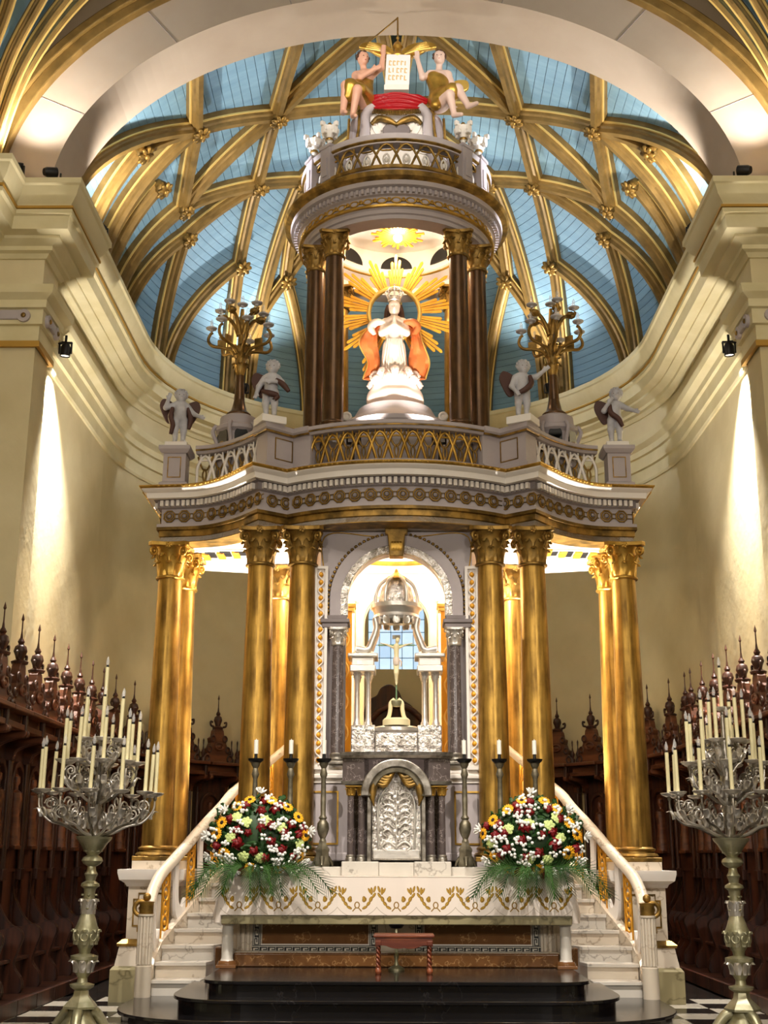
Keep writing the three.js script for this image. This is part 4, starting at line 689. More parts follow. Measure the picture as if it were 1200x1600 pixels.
    const sw = []; for (let i = 0; i <= 60; i++) sw.push([0.04 * Math.sin(i / 60 * 10 * PI), 0.08 + i / 60 * 2.0, 0.065]); part('scrollwork', tube(sw, 0.014, 110, 5), M.goldBright, ip);
  }
  // chamber behind the portal
  const c = thing('shrine_chamber', 'cream chamber behind the portal, open at the back towards the window', 'chamber');
  for (const s of [-1, 1]) part('side_wall', bs(0.08, 3.05, 0.85, s * 0.99, 2.6, 0.38), M.white, c);
  const rw = new THREE.Shape(); rw.moveTo(-1.3, 2.6); rw.lineTo(-0.46, 2.6); rw.lineTo(-0.46, 4.86); rw.absellipse(0, 4.86, 0.46, 0.5, PI, 0, true); rw.lineTo(0.46, 2.6); rw.lineTo(1.3, 2.6); rw.lineTo(1.3, 5.62); rw.lineTo(-1.3, 5.62); rw.closePath();
  part('rear_wall', tr(ext(rw, 0.12, 0, 20), 0, 0, -1.4), M.white, c);
  part('rear_archivolt', tr(archRing(0.48, 0.56, 4.88, 2.2, 0.05), 0, 0, -1.28), M.cream, c);
  for (const s of [-1, 1]) part('rear_pilaster', [bs(0.16, 2.6, 0.1, s * 0.68, 2.6, -1.24, 0.01), bs(0.22, 0.08, 0.14, s * 0.68, 5.2, -1.24, 0.01)], M.white, c);
  part('floor_block', [bs(2.2, 2.6, 2.2, 0, 0, -0.32)], M.marble, c);
}
// tabernacle
{
  const t = thing('tabernacle', 'dark marble tabernacle with silver door and four small columns on white plinth', 'tabernacle', [0, 0, 0]);
  part('plinth', [bs(0.42, 0.16, 0.55, -0.41, 1.44, 1.55, 0.012), bs(0.4, 0.15, 0.5, 0, 1.44, 1.55, 0.012), bs(0.42, 0.16, 0.55, 0.41, 1.44, 1.55, 0.012)], M.marble, t);
  part('back', bs(1.16, 1.2, 0.2, 0, 1.6, 1.12), M.marbleDark, t);
  const cols = [-0.53, -0.405, 0.405, 0.53]; for (const x of cols) {
    const q = sub('colonnette', t, [x, 1.6, 1.55]); mesh('base', lathe([[0, 0], [0.058, 0], [0.058, 0.03], [0.05, 0.045], [0.054, 0.06], [0.044, 0.075], [0, 0.075]], 16), M.silverDark, q); mesh('shaft', shaftGeo(0.04, 0.036, 0.66, 14), M.marbleDark, q).position.y = 0.075;
    const cg = [lathe([[0, 0], [0.042, 0], [0.046, 0.01], [0.04, 0.02], [0.044, 0.06], [0.06, 0.1], [0, 0.1]], 14), bs(0.13, 0.018, 0.13, 0, 0.1, 0, 0.005)]; for (let i = 0; i < 8; i++) { const a = i * PI / 4; const l = leafGeo(0.09, 0.045, 0.03, 4); l.rotateY(a); l.translate(0.04 * Math.sin(a), 0.01, 0.04 * Math.cos(a)); cg.push(l); } mesh('capital', cg, M.gold, q).position.y = 0.735;
  }
  // entablature: convex band, broken by the arch
  const arc = arcPath(0, -0.35, 2.05, -0.32, 0.32, 20);
  part('cornice', sweep([[-0.2, 2.76], [0.02, 2.76], [0.05, 2.79], [0.06, 2.83], [-0.2, 2.84]], arc), M.silverDark, t);
  for (const s of [-1, 1]) { const ar = s < 0 ? arcPath(0, -0.35, 2.03, -0.315, -0.185, 8) : arcPath(0, -0.35, 2.03, 0.185, 0.315, 8); part('frieze', sweep([[-0.25, 2.5], [0, 2.5], [0, 2.76], [-0.25, 2.76]], ar), M.marbleDark, t); part('architrave', sweep([[-0.25, 2.46], [0.04, 2.46], [0.05, 2.5], [-0.25, 2.51]], ar), M.silverDark, t); }
  part('arch_moulding', tr(archRing(0.33, 0.4, 2.34, 0.0, 0.12, 0.012), 0, 0, 1.58), M.silverDark, t); part('arch_band', tr(archRing(0.27, 0.34, 2.34, 0.0, 0.1, 0.01), 0, 0, 1.55), M.bronzeGrey, t);
  const dv = []; for (const s of [-1, 1]) { part('jamb', bs(0.05, 0.76, 0.1, s * 0.315, 1.6, 1.56, 0.01), M.silverDark, t); }
  const ds = new THREE.Shape(); ds.moveTo(-0.28, 1.62); ds.lineTo(0.28, 1.62); ds.lineTo(0.28, 2.34); ds.absarc(0, 2.34, 0.28, 0, PI, false); ds.closePath();
  const door = part('door', tr(ext(ds, 0.03, 0.006, 20), 0, 0, 1.45), M.silverRelief, t);
  mesh('base_plate', bx(0.54, 0.1, 0.03, 0, 1.68, 1.49, 0.006), M.silver, door);
  // relief: vase with grapes stem and sprays
  const rel = [bar([0, 1.74, 1.5], [0, 2.4, 1.5], 0.016, 8)]; for (let i = 0; i < 9; i++) rel.push(sph(0.024 + 0.008 * (i % 3), (i % 2 ? 0.018 : -0.018), 1.8 + i * 0.065, 1.505, 1, 0.9, 0.6, 8, 6)); for (const s of [-1, 1]) { rel.push(tube([[0, 1.76, 1.5], [s * 0.1, 1.82, 1.5], [s * 0.17, 1.76, 1.5], [s * 0.12, 1.72, 1.5]], 0.014, 14, 6)); for (let j = 0; j < 7; j++) rel.push(tube([[s * 0.03, 1.9 + j * 0.075, 1.5], [s * 0.1, 1.96 + j * 0.07, 1.505], [s * 0.16, 1.92 + j * 0.072, 1.5], [s * 0.12, 1.88 + j * 0.07, 1.5]], 0.011, 10, 5)); rel.push(tube([[s * 0.21, 1.74, 1.49], [s * 0.215, 2.0, 1.5], [s * 0.2, 2.3, 1.5], [s * 0.1, 2.45, 1.5]], 0.013, 16, 6)); }
  mesh('relief', rel, M.silver, door);
  // gilt drapes at the head of the arch
  for (const s of [-1, 1]) { const o = part('drape', [0, 1, 2, 3].map(i => taper([[s * 0.02, 2.62 - i * 0.005, 1.6], [s * (0.09 + i * 0.02), 2.54 - i * 0.03, 1.63], [s * (0.19 + i * 0.01), 2.56 - i * 0.03, 1.62], [s * 0.25, 2.5 - i * 0.02, 1.61]], q => 0.012 + 0.022 * Math.sin(PI * q), 14, 7)).concat([taper([[s * 0.25, 2.54, 1.6], [s * 0.275, 2.42, 1.62], [s * 0.28, 2.32, 1.62], [s * 0.26, 2.22, 1.6]], q => 0.01 + 0.045 * Math.sin(PI * Math.min(1, q + 0.1)), 14, 8)]), M.goldDark, t); }
}
// silver shrine above the tabernacle
{
  const t = thing('silver_shrine', 'ornate silver domed shrine standing on the tabernacle inside the portal', 'shrine', [0, 0, 0.75]);
  part('base', [bs(1.1, 0.06, 0.6, 0, 2.8, 0, 0.015)], M.silver, t);
  part('centre_block', [bs(0.52, 0.26, 0.5, 0, 2.86, 0.02, 0.015)], M.silverRelief, t); part('centre_slab', lathe([[0, 3.12], [0.27, 3.12], [0.3, 3.15], [0.3, 3.19], [0.26, 3.21], [0, 3.21]], 30), M.silver, t);
  for (const s of [-1, 1]) {
    part('side_pedestal', [bs(0.3, 0.36, 0.36, s * 0.41, 2.86, 0, 0.015)], M.silverRelief, t);
    for (const [x, z] of [[0.49, 0.1], [0.35, 0.1], [0.49, -0.12], [0.35, -0.12]]) { const q = sub('shrine_column', t, [s * x, 3.22, z]); mesh('shaft', lathe([[0, 0], [0.05, 0], [0.05, 0.03], [0.038, 0.05], [0.032, 0.1], [0.028, 0.55], [0.036, 0.57], [0, 0.57]], 14), M.silver, q); const cg = [lathe([[0, 0.57], [0.03, 0.57], [0.04, 0.62], [0.06, 0.66], [0, 0.66]], 12)]; for (let i = 0; i < 6; i++) { const a = i * PI / 3; const l = leafGeo(0.08, 0.04, 0.03, 4); l.rotateY(a); l.translate(0.03 * Math.sin(a), 0.57, 0.03 * Math.cos(a)); cg.push(l); } mesh('capital', cg, M.silver, q); }
    part('side_entablature', [bs(0.32, 0.08, 0.4, s * 0.42, 3.88, 0, 0.012), bs(0.28, 0.1, 0.34, s * 0.42, 3.96, 0, 0.012), bs(0.38, 0.05, 0.44, s * 0.42, 4.06, 0, 0.015)], M.silver, t);
    part('side_cap', lathe([[0, 0.12], [0.05, 0.1], [0.14, 0.03], [0.17, 0], [0, 0]], 20, 4.11).translate(s * 0.42, 0, 0), M.silver, t);
    for (const z of [-0.13, 0.13]) part('scroll_leg', [taper([[s * 0.5, 4.17, z], [s * 0.36, 4.16, z], [s * 0.3, 4.28, z], [s * 0.25, 4.44, z], [s * 0.27, 4.56, z]], q => 0.05 - 0.015 * q, 22, 8), tr(rt(cyl(0.045, 0.045, 0.07, 0, -0.035, 0, 12), PI / 2), s * 0.48, 4.17, z)], M.silver, t);
  }
  part('canopy_ring', lathe([[0.22, 4.56], [0.28, 4.54], [0.3, 4.58], [0.28, 4.62], [0.3, 4.68], [0.33, 4.7], [0.33, 4.75], [0.2, 4.77]], 32), M.silver, t);
  const lb = []; for (let i = 0; i < 14; i++) { const a = i * 2 * PI / 14; const l = leafGeo(0.12, 0.12, 0.02, 4); l.rotateX(PI); l.rotateY(a); l.translate(0.28 * Math.sin(a), 4.58, 0.28 * Math.cos(a)); part('lambrequin_leaf', l, M.silver, t); }
  part('dome', lathe([[0.23, 4.76], [0.225, 4.86], [0.19, 4.98], [0.12, 5.06], [0, 5.09]], 24), M.silverRelief, t);
  for (let i = 0; i < 6; i++) { const a = i * PI / 3 + 0.5; part('dome_rib', taper([[0.27 * Math.sin(a), 4.76, 0.27 * Math.cos(a)], [0.265 * Math.sin(a), 4.88, 0.265 * Math.cos(a)], [0.21 * Math.sin(a), 5.02, 0.21 * Math.cos(a)], [0.08 * Math.sin(a), 5.13, 0.08 * Math.cos(a)]], () => 0.025, 16, 7), M.silver, t); }
  part('lantern', lathe([[0, 5.24], [0.02, 5.22], [0.03, 5.18], [0.06, 5.16], [0.11, 5.12], [0.13, 5.09], [0, 5.09]], 18), M.goldBright, t);
}
{ // crucifix and its gilt stand
  const st = thing('crucifix_stand', 'pale gilt arched stand with curved legs holding the crucifix', 'stand', [0, 3.21, 0.9]);
  part('foot', lathe([[0, 0], [0.17, 0], [0.17, 0.07], [0.15, 0.09], [0, 0.09]], 28), M.ivory, st);
  for (const s of [-1, 1]) part('leg', taper([[s * 0.15, 0.05, 0], [s * 0.1, 0.1, 0], [s * 0.075, 0.2, 0], [s * 0.07, 0.28, 0], [s * 0.02, 0.33, 0]], () => 0.026, 18, 8), M.ivory, st);
  part('bowl', lathe([[0, 0.23], [0.05, 0.24], [0.07, 0.28], [0.07, 0.31], [0, 0.31]], 20), M.pewter, st); part('post', cyl(0.012, 0.01, 0.2, 0, 0.3, 0, 8), M.teal, st);
  const c = thing('crucifix', 'small ivory crucifix figure on a slim green cross before the window', 'crucifix', [0, 3.7, 0.9]);
  part('cross', [bx(0.02, 0.66, 0.02, 0, 0.3, -0.03, 0.004), bx(0.46, 0.02, 0.02, 0, 0.52, -0.03, 0.004)], M.teal, c);
  part('title_board', bx(0.1, 0.05, 0.012, 0, 0.62, -0.01, 0.003), M.bronzeGrey, c);
  const f = figure([[0, 0.5, 0.01, 0, 0.36, 0.015, 0.036, 0.028], [0, 0.36, 0.015, 0, 0.3, 0.01, 0.028, 0.034], [-0.018, 0.29, 0.012, -0.014, 0.16, 0.03, 0.022, 0.016], [0.018, 0.29, 0.012, 0.012, 0.16, 0.03, 0.022, 0.016], [-0.014, 0.16, 0.03, -0.006, 0.04, 0.0, 0.015, 0.01], [0.012, 0.16, 0.03, 0.006, 0.04, 0.0, 0.015, 0.01], [0, 0.04, 0, 0, 0.015, 0.02, 0.012, 0.01], [-0.035, 0.485, 0.005, -0.11, 0.52, -0.01, 0.016, 0.012], [-0.11, 0.52, -0.01, -0.2, 0.545, -0.02, 0.011, 0.008], [0.035, 0.485, 0.005, 0.11, 0.52, -0.01, 0.016, 0.012], [0.11, 0.52, -0.01, 0.2, 0.545, -0.02, 0.011, 0.008], [0, 0.5, 0.01, 0.01, 0.55, 0.02, 0.014, 0.014], [0.012, 0.565, 0.025, 0.015, 0.585, 0.02, 0.026, 0.025], [0.017, 0.562, 0.05, 0.017, 0.57, 0.048, 0.006, 0.004]], 56, 0.012);
  part('figure', f, M.ivory, c); part('loincloth', [lathe([[0.036, 0.36], [0.043, 0.33], [0.042, 0.28], [0.034, 0.26]], 16).translate(0, 0, 0.012), tube([[0.035, 0.33, 0.03], [0.06, 0.3, 0.03], [0.055, 0.24, 0.03]], 0.01, 10, 5)], M.gown, c);
}
// ---------------------------------------------------------------- altar table and frontal
{
  const t = thing('altar_table', 'stone altar table on white column legs under the embroidered cloth', 'altar');
  part('slab', bs(3.86, 0.1, 0.5, 0, 0.93, 1.77, 0.012), M.marbleGreen, t); part('core', bs(3.78, 0.4, 0.46, 0, 1.03, 1.76), M.marbleGreen, t);
  for (const s of [-1, 1]) { const l = part('leg', lathe([[0, 0], [0.09, 0], [0.1, 0.03], [0.09, 0.06], [0.072, 0.075], [0.064, 0.1], [0.06, 0.44], [0.075, 0.45], [0.075, 0.46], [0, 0.46]], 20), M.marble, t, [s * 1.87, 0.47, 1.87]); mesh('foot', [bs(0.22, 0.035, 0.22, 0, 0.0, 0, 0.006), lathe([[0, 0.03], [0.102, 0.03], [0.104, 0.05], [0.09, 0.075], [0, 0.075]], 20)], M.marbleBrown, l); }
  const f = thing('altar_frontal', 'brown marble altar front with two panels framed by a Greek key border', 'altar front', [0, 0, 0]);
  part('wall', bs(3.8, 0.46, 0.04, 0, 0.47, 1.52), M.marbleWarm, f);
  part('step', [bs(3.62, 0.15, 0.18, 0, 0.47, 1.69, 0.02)], M.marbleBrown, f); part('lit_step_edge', bs(3.6, 0.012, 0.19, 0, 0.615, 1.66), M.marbleWarm, f);  // pale strip puts the lit top edge of the step into the colour
  const K = 512, cv = document.createElement('canvas'); cv.width = K; cv.height = 32; const g = cv.getContext('2d'); g.fillStyle = '#d9d4c8'; g.fillRect(0, 0, K, 32); g.fillStyle = '#141312'; g.fillRect(0, 1, K, 3); g.fillRect(0, 28, K, 3);
  for (let i = 0; i < 16; i++) { const x = i * 32; g.fillRect(x, 22, 24, 4); g.fillRect(x, 7, 4, 19); g.fillRect(x, 7, 26, 4); g.fillRect(x + 22, 7, 4, 12); g.fillRect(x + 10, 15, 14, 4); g.fillRect(x + 28, 7, 4, 19); g.fillRect(x + 24, 22, 8, 4); }
  const kt = new THREE.CanvasTexture(cv); kt.colorSpace = THREE.SRGBColorSpace; kt.wrapS = THREE.RepeatWrapping; kt.magFilter = THREE.LinearFilter;
  const km = S({ map: kt, roughness: 0.3 });
  const strip = (len) => { const b = bx(len, 0.095, 0.014); const uv = b.attributes.uv; for (let i = 0; i < uv.count; i++) uv.setX(i, uv.getX(i) * len / 1.5); b.userData.keepUV = true; return b; };
  for (const s of [-1, 1]) {
    const cx = s * 0.92; part('marble_panel', bs(1.2, 0.24, 0.02, cx, 0.69, 1.54), M.marbleBrown, f);
    part('key_border', strip(1.42), km, f, [cx, 0.64, 1.546]); for (const q of [-1, 1]) part('key_border', strip(0.25), km, f, [cx + q * 0.662, 0.81, 1.546], [0, 0, PI / 2]);
    part('white_fillet', bs(1.23, 0.012, 0.03, cx, 0.688, 1.54), M.white, f);
    for (const q of [1.68, 1.735, 1.79]) part('flute', [bs(0.04, 0.3, 0.04, s * q, 0.62, 1.55, 0.012)], M.marbleWarm, f);
  }
  part('end_block', [bs(0.18, 0.2, 0.14, -1.94, 0.47, 1.6, 0.01)], M.marbleBrown, f); part('end_block', [bs(0.18, 0.2, 0.14, 1.94, 0.47, 1.6, 0.01)], M.marbleBrown, f);
  // cloth: gold embroidery is dyed print
  const W = 2048, H = 224, cc = document.createElement('canvas'); cc.width = W; cc.height = H; const x = cc.getContext('2d'); x.fillStyle = '#efe3d8'; x.fillRect(0, 0, W, H);
  const P = W / 9; const leafD = (px, py, a, l, w) => { x.save(); x.translate(px, py); x.rotate(a); x.beginPath(); x.ellipse(l / 2, 0, l / 2, w, 0, 0, 7); x.fillStyle = '#8f6a1e'; x.fill(); x.beginPath(); x.ellipse(l / 2, -w * 0.2, l / 2.6, w * 0.5, 0, 0, 7); x.fillStyle = '#b8902f'; x.fill(); x.restore(); };
  for (let i = -1; i <= 9; i++) {
    const c0 = (i + 0.5) * P; x.strokeStyle = '#b9aa98'; x.lineWidth = 3; x.beginPath(); x.arc(c0, H * 0.42, P * 0.62, 0.62, PI - 0.62); x.stroke();
    for (const s of [-1, 1]) { x.strokeStyle = '#8f6a1e'; x.lineWidth = 6; x.beginPath(); x.ellipse(c0, H * 0.74, 13, 17, 0, 0, 7); x.stroke(); x.beginPath(); x.moveTo(c0 + s * 6, H * 0.8); x.lineTo(c0 + s * 26, H * 0.9); x.stroke();
      leafD(c0 + s * 30, H * 0.84, s > 0 ? -0.5 : PI + 0.5, 34, 8); leafD(c0 + s * 56, H * 0.76, s > 0 ? -0.9 : PI + 0.9, 32, 9); leafD(c0 + s * 34, H * 0.66, s > 0 ? -1.0 : PI + 1.0, 30, 12); leafD(c0 + s * 46, H * 0.64, s > 0 ? -1.9 : PI + 1.9, 30, 10); leafD(c0 + s * 74, H * 0.66, s > 0 ? -1.2 : PI + 1.2, 34, 10); leafD(c0 + s * 88, H * 0.56, s > 0 ? -1.0 : PI + 1.0, 36, 8); leafD(c0 + s * 84, H * 0.48, s > 0 ? -1.6 : PI + 1.6, 44, 8); leafD(c0 + s * 96, H * 0.42, s > 0 ? -1.3 : PI + 1.3, 40, 7); leafD(c0 + s * 78, H * 0.44, s > 0 ? -2.0 : PI + 2.0, 34, 6); }
  }
  const ct = new THREE.CanvasTexture(cc); ct.colorSpace = THREE.SRGBColorSpace; ct.magFilter = THREE.LinearFilter;
  const cl2 = thing('altar_cloth', 'white altar cloth with gold embroidered garlands covering the altar table', 'cloth');
  part('top', bs(3.9, 0.012, 0.3, 0, 1.432, 1.9, 0.004), M.cloth, cl2);
  const front = (() => { const n = 120, rows = []; const pos = [], uv = []; const pt = (i, v) => { const u = i / n; const X = -1.95 + 3.9 * u; const w = 0.006 * Math.sin(u * 60) * (1 - v) + 0.004 * Math.sin(u * 131 + 1) * (1 - v); return [X, 1.03 + 0.412 * v - 0.0 * Math.sin(u * 40), 2.046 + w]; }; for (let i = 0; i < n; i++) for (let j = 0; j < 6; j++) { const a = pt(i, j / 6), b = pt(i + 1, j / 6), c = pt(i + 1, (j + 1) / 6), d = pt(i, (j + 1) / 6); pos.push(...a, ...b, ...c, ...a, ...c, ...d); const U = q => q / n, q0 = j / 6, q1 = (j + 1) / 6; uv.push(U(i), q0, U(i + 1), q0, U(i + 1), q1, U(i), q0, U(i + 1), q1, U(i), q1); } const g2 = new THREE.BufferGeometry(); g2.setAttribute('position', new THREE.Float32BufferAttribute(pos, 3)); g2.setAttribute('uv', new THREE.Float32BufferAttribute(uv, 2)); g2.computeVertexNormals(); g2.userData.keepUV = true; return g2; })();
  part('front_drop', front, S({ map: ct, roughness: 0.8 }), cl2); part('lining', bs(3.89, 0.4, 0.012, 0, 1.035, 2.03), M.cloth, cl2);
  for (const s of [-1, 1]) { part('side_drop', [bs(0.012, 0.4, 0.24, s * 1.95, 1.03, 1.91), ...[0, 1, 2].map(i => taper([[s * (1.945 + i * 0.01), 1.42, 2.0 - i * 0.05], [s * (1.955 + i * 0.012), 1.2, 2.02 - i * 0.05], [s * (1.97 + i * 0.015), 0.95 + i * 0.03, 2.03 - i * 0.05]], q => 0.012 + 0.03 * q, 10, 7))], M.cloth, cl2); }
  for (const s of [-1, 1]) single('altar_shelf', bs(1.3, 0.11, 0.24, 0, 0, 0, 0.008), M.marble, `pale marble shelf under the three ${s < 0 ? 'left' : 'right'} altar candlesticks`, 'shelf', [s * 1.27, 1.432, 1.64]);
}
// ---------------------------------------------------------------- black stepped dais
{
  const t = thing('stepped_dais', 'three polished black marble steps in front of the altar', 'steps');
  const plan = (w, zf, zb, r) => { const s = new THREE.Shape(); s.moveTo(-w, -zb); s.lineTo(-w, -zf + r * 1.1); s.bezierCurveTo(-w, -zf + r * 0.4, -w + r * 0.35, -zf, -w + r * 1.1, -zf); s.lineTo(w - r * 1.1, -zf); s.bezierCurveTo(w - r * 0.35, -zf, w, -zf + r * 0.4, w, -zf + r * 1.1); s.lineTo(w, -zb); s.closePath(); return s; };
  for (const [w, zf, zb, r, y0, y1] of [[2.86, 3.95, 1.66, 1.3, 0, 0.16], [2.24, 3.74, 1.52, 0.75, 0.16, 0.32], [1.93, 3.46, 1.52, 0.35, 0.32, 0.47]]) {
    const o = part('step', tr(rt(ext(plan(w - 0.03, zf - 0.03, zb, r), y1 - y0 - 0.035, 0, 16), -PI / 2), 0, y0, 0), M.black, t);
    mesh('tread', tr(rt(ext(plan(w, zf, zb, r), 0.019, 0.008, 16), -PI / 2), 0, y1 - 0.027, 0), M.black, o);
  }
}
// ---------------------------------------------------------------- curving marble stairs with rails
{
  const O = [[-2.72, 1.72], [-2.73, 1.48], [-2.7, 1.25], [-2.6, 1.02], [-2.49, 0.8], [-2.39, 0.58], [-2.28, 0.37], [-2.16, 0.17], [-2.06, -0.02], [-1.9, -0.2], [-1.74, -0.36], [-1.57, -0.5], [-1.4, -0.62]];
  const I = [[-2.18, 1.72], [-2.16, 1.45], [-2.11, 1.2], [-2.05, 1.0], [-1.98, 0.82], [-1.92, 0.66], [-1.86, 0.5], [-1.8, 0.32], [-1.74, 0.1], [-1.64, -0.1], [-1.54, -0.25], [-1.4, -0.38], [-1.25, -0.45]];
  const R = 0.168, h0 = 0.16;
  for (const s of [-1, 1]) {
    const w = s < 0 ? 'left' : 'right'; const X = p => [-s * p[0], p[1]];
    const t = thing('marble_stair', `curving white marble stair climbing behind the altar on the ${w}`, 'stairs');
    for (let k = 0; k < 11; k++) {
      const y = h0 + R * (k + 1); const q = [X(O[k]), X(I[k]), X(I[k + 1]), X(O[k + 1])];
      const sh = poly(q.map(p => [p[0], -p[1]])); const o = part('riser', tr(rt(ext(sh, Math.min(y - 0.04, 0.4)), -PI / 2), 0, Math.max(0, y - 0.44), 0), k % 2 ? M.marbleWarm : M.marble, t);
      const f = 0.03, d0 = [O[k][0] - O[k + 1][0], O[k][1] - O[k + 1][1]]; const q2 = [X([O[k][0], O[k][1] + f]), X([I[k][0], I[k][1] + f]), X(I[k + 1]), X(O[k + 1])];
      mesh('tread', tr(rt(ext(poly(q2.map(p => [p[0], -p[1]])), 0.03, 0.005), -PI / 2), 0, y - 0.035, 0), M.marble, o);
    }
    const rows = [], off = O.map((p, i) => { const a = O[Math.max(0, i - 1)], b = O[Math.min(12, i + 1)]; const dx = b[0] - a[0], dz = b[1] - a[1], l = Math.hypot(dx, dz); return [p[0] + dz / l * 0.07, p[1] - dx / l * 0.07, dz / l, -dx / l]; });
    const string = off.map((p, i) => { const y = h0 + R * i; return [[0.06, y + 0.2], [0.06, y - 0.25], [-0.06, y - 0.25], [-0.06, y + 0.2]].map(([o, yy]) => [-s * (p[0] + p[2] * o), Math.max(0.0, yy), p[1] + p[3] * o]); });
    part('stringer', loft(string), M.marbleWarm, t);
    const r = thing('stair_rail', `white handrail with gilded pierced balusters beside the ${w} stair`, 'railing');
    const C = new THREE.CatmullRomCurve3(off.map((p, i) => V3(-s * p[0], h0 + R * i + 0.95, p[1])));
    const pts = C.getPoints(60); const rr2 = pts.map((p, i) => { const a = pts[Math.max(0, i - 1)], b = pts[Math.min(60, i + 1)]; const dx = b.x - a.x, dz = b.z - a.z, l = Math.hypot(dx, dz); const nx = dz / l, nz = -dx / l; return [[-0.06, -0.05], [0.06, -0.05], [0.07, 0], [0.05, 0.045], [0, 0.06], [-0.05, 0.045], [-0.07, 0]].map(([o, y]) => [p.x + nx * o, p.y + y, p.z + nz * o]); });
    part('handrail', loft(rr2, true, 0.9), M.marbleWarm, r);
    for (let k = 0; k < 11; k++) {
      const p = off[k], q = off[k + 1]; const mx = (p[0] + q[0]) / 2, mz = (p[1] + q[1]) / 2, y = h0 + R * (k + 0.5); const ry = Math.atan2(-(q[1] - p[1]), (q[0] - p[0]) * -s);
      if (k % 2 === 0) {
        const g = []; for (let j = 0; j < 4; j++) { const e = []; for (let i = 0; i < 14; i++) { const a = i / 14 * 2 * PI; e.push([0.055 * Math.cos(a) * (j % 2 ? 0.7 : 1), 0.32 + j * 0.165 + 0.085 * Math.sin(a), 0]); } g.push(tube(e, 0.013, 24, 6, true)); g.push(sph(0.022, 0, 0.32 + j * 0.165, 0, 1, 1.4, 0.8, 8, 6)); } g.push(bs(0.016, 0.78, 0.016, -0.07, 0.14, 0), bs(0.016, 0.78, 0.016, 0.07, 0.14, 0));
        part('gilt_baluster', g, M.goldPaint, r, [-s * mx, y, mz], [0, ry, 0]);
      } else {
        const g = smoothShape([[-0.09, 0.9], [-0.05, 0.9], [-0.03, 0.55], [0.0, 0.36], [0.06, 0.32], [0.12, 0.42], [0.11, 0.24], [0.02, 0.16], [-0.05, 0.24], [-0.08, 0.5]]); if (s > 0) { } part('lyre_baluster', tr(ext(g, 0.035, 0.006), 0, 0, -0.017), M.white, r, [-s * mx, y, mz], [0, ry, 0]);
      }
    }
    const n = thing('stair_newel', `fluted white newel post with gilt scroll and ball at the foot of the ${w} stair`, 'post', [s * 2.79, 0.16, 1.86]);
    const flutes = []; for (let i = 0; i < 12; i++) { const a = i * PI / 6; flutes.push(cyl(0.017, 0.015, 0.5, 0.072 * Math.sin(a), 0.34, 0.072 * Math.cos(a), 8)); }
    part('post', [lathe([[0, 0], [0.09, 0], [0.09, 0.32], [0.07, 0.34], [0.066, 0.84], [0.09, 0.85], [0.09, 0.87], [0, 0.87]], 24), ...flutes], M.marbleWarm, n);
    part('scroll', [tr(new THREE.TorusGeometry(0.075, 0.026, 8, 20), s * 0.06, 0.93, 0), lathe([[0, 0.87], [0.08, 0.87], [0.08, 0.98], [0.09, 1.0], [0, 1.01]], 20), sph(0.03, s * 0.06, 0.93, 0.01, 1, 1, 1, 8, 6)], M.goldDark, n);
    part('ball', sph(0.045, 0, 1.05, 0, 1, 1, 1, 16, 12), M.goldDark, n);
  }
}
// stool and the small brass stick behind it
{
  const t = thing('footstool', 'red-brown carved wooden stool with twisted legs on the black steps', 'stool', [0.0, 0.47, 2.45]);
  part('top', [bs(0.64, 0.03, 0.36, 0.08, 0.36, 0, 0.01), bs(0.6, 0.03, 0.33, 0.08, 0.33, 0, 0.006)], M.woodRed, t);
  const ap = new THREE.Shape(); ap.moveTo(-0.22, 0.33); ap.lineTo(0.38, 0.33); ap.lineTo(0.38, 0.27); ap.quadraticCurveTo(0.3, 0.3, 0.24, 0.27); ap.quadraticCurveTo(0.16, 0.24, 0.08, 0.26); ap.quadraticCurveTo(0.0, 0.24, -0.08, 0.27); ap.quadraticCurveTo(-0.14, 0.3, -0.22, 0.27); ap.closePath(); for (const z of [-0.15, 0.14]) part('apron', tr(ext(ap, 0.02, 0.003), 0, 0, z), M.woodRed, t);
  for (const x of [-0.19, 0.35]) for (const z of [-0.14, 0.14]) { const g = [bs(0.06, 0.05, 0.06, 0, 0.28, 0, 0.006), lathe([[0, 0], [0.025, 0], [0.035, 0.02], [0.03, 0.045], [0.018, 0.06], [0, 0.06]], 12)]; for (let j = 0; j < 2; j++) { const p = []; for (let i = 0; i <= 24; i++) { const a = i / 24 * 5 * PI + j * PI; p.push([0.012 * Math.cos(a), 0.055 + i / 24 * 0.23, 0.012 * Math.sin(a)]); } g.push(tube(p, 0.014, 40, 6)); } part('leg', g, M.woodRed, t, [x, 0, z]); }
  const b = thing('brass_stick', 'small dark brass candle holder standing behind the wooden stool', 'candle holder', [0, 0.47, 2.12]);
  part('stem', lathe([[0, 0], [0.09, 0], [0.09, 0.02], [0.03, 0.05], [0.018, 0.1], [0.03, 0.14], [0.018, 0.18], [0.02, 0.3], [0.035, 0.33], [0.02, 0.36], [0.018, 0.43], [0, 0.43]], 18), M.pewter, b); part('dish', lathe([[0, 0.43], [0.06, 0.43], [0.09, 0.47], [0.085, 0.47], [0.055, 0.44], [0, 0.44]], 20), M.iron, b);
}
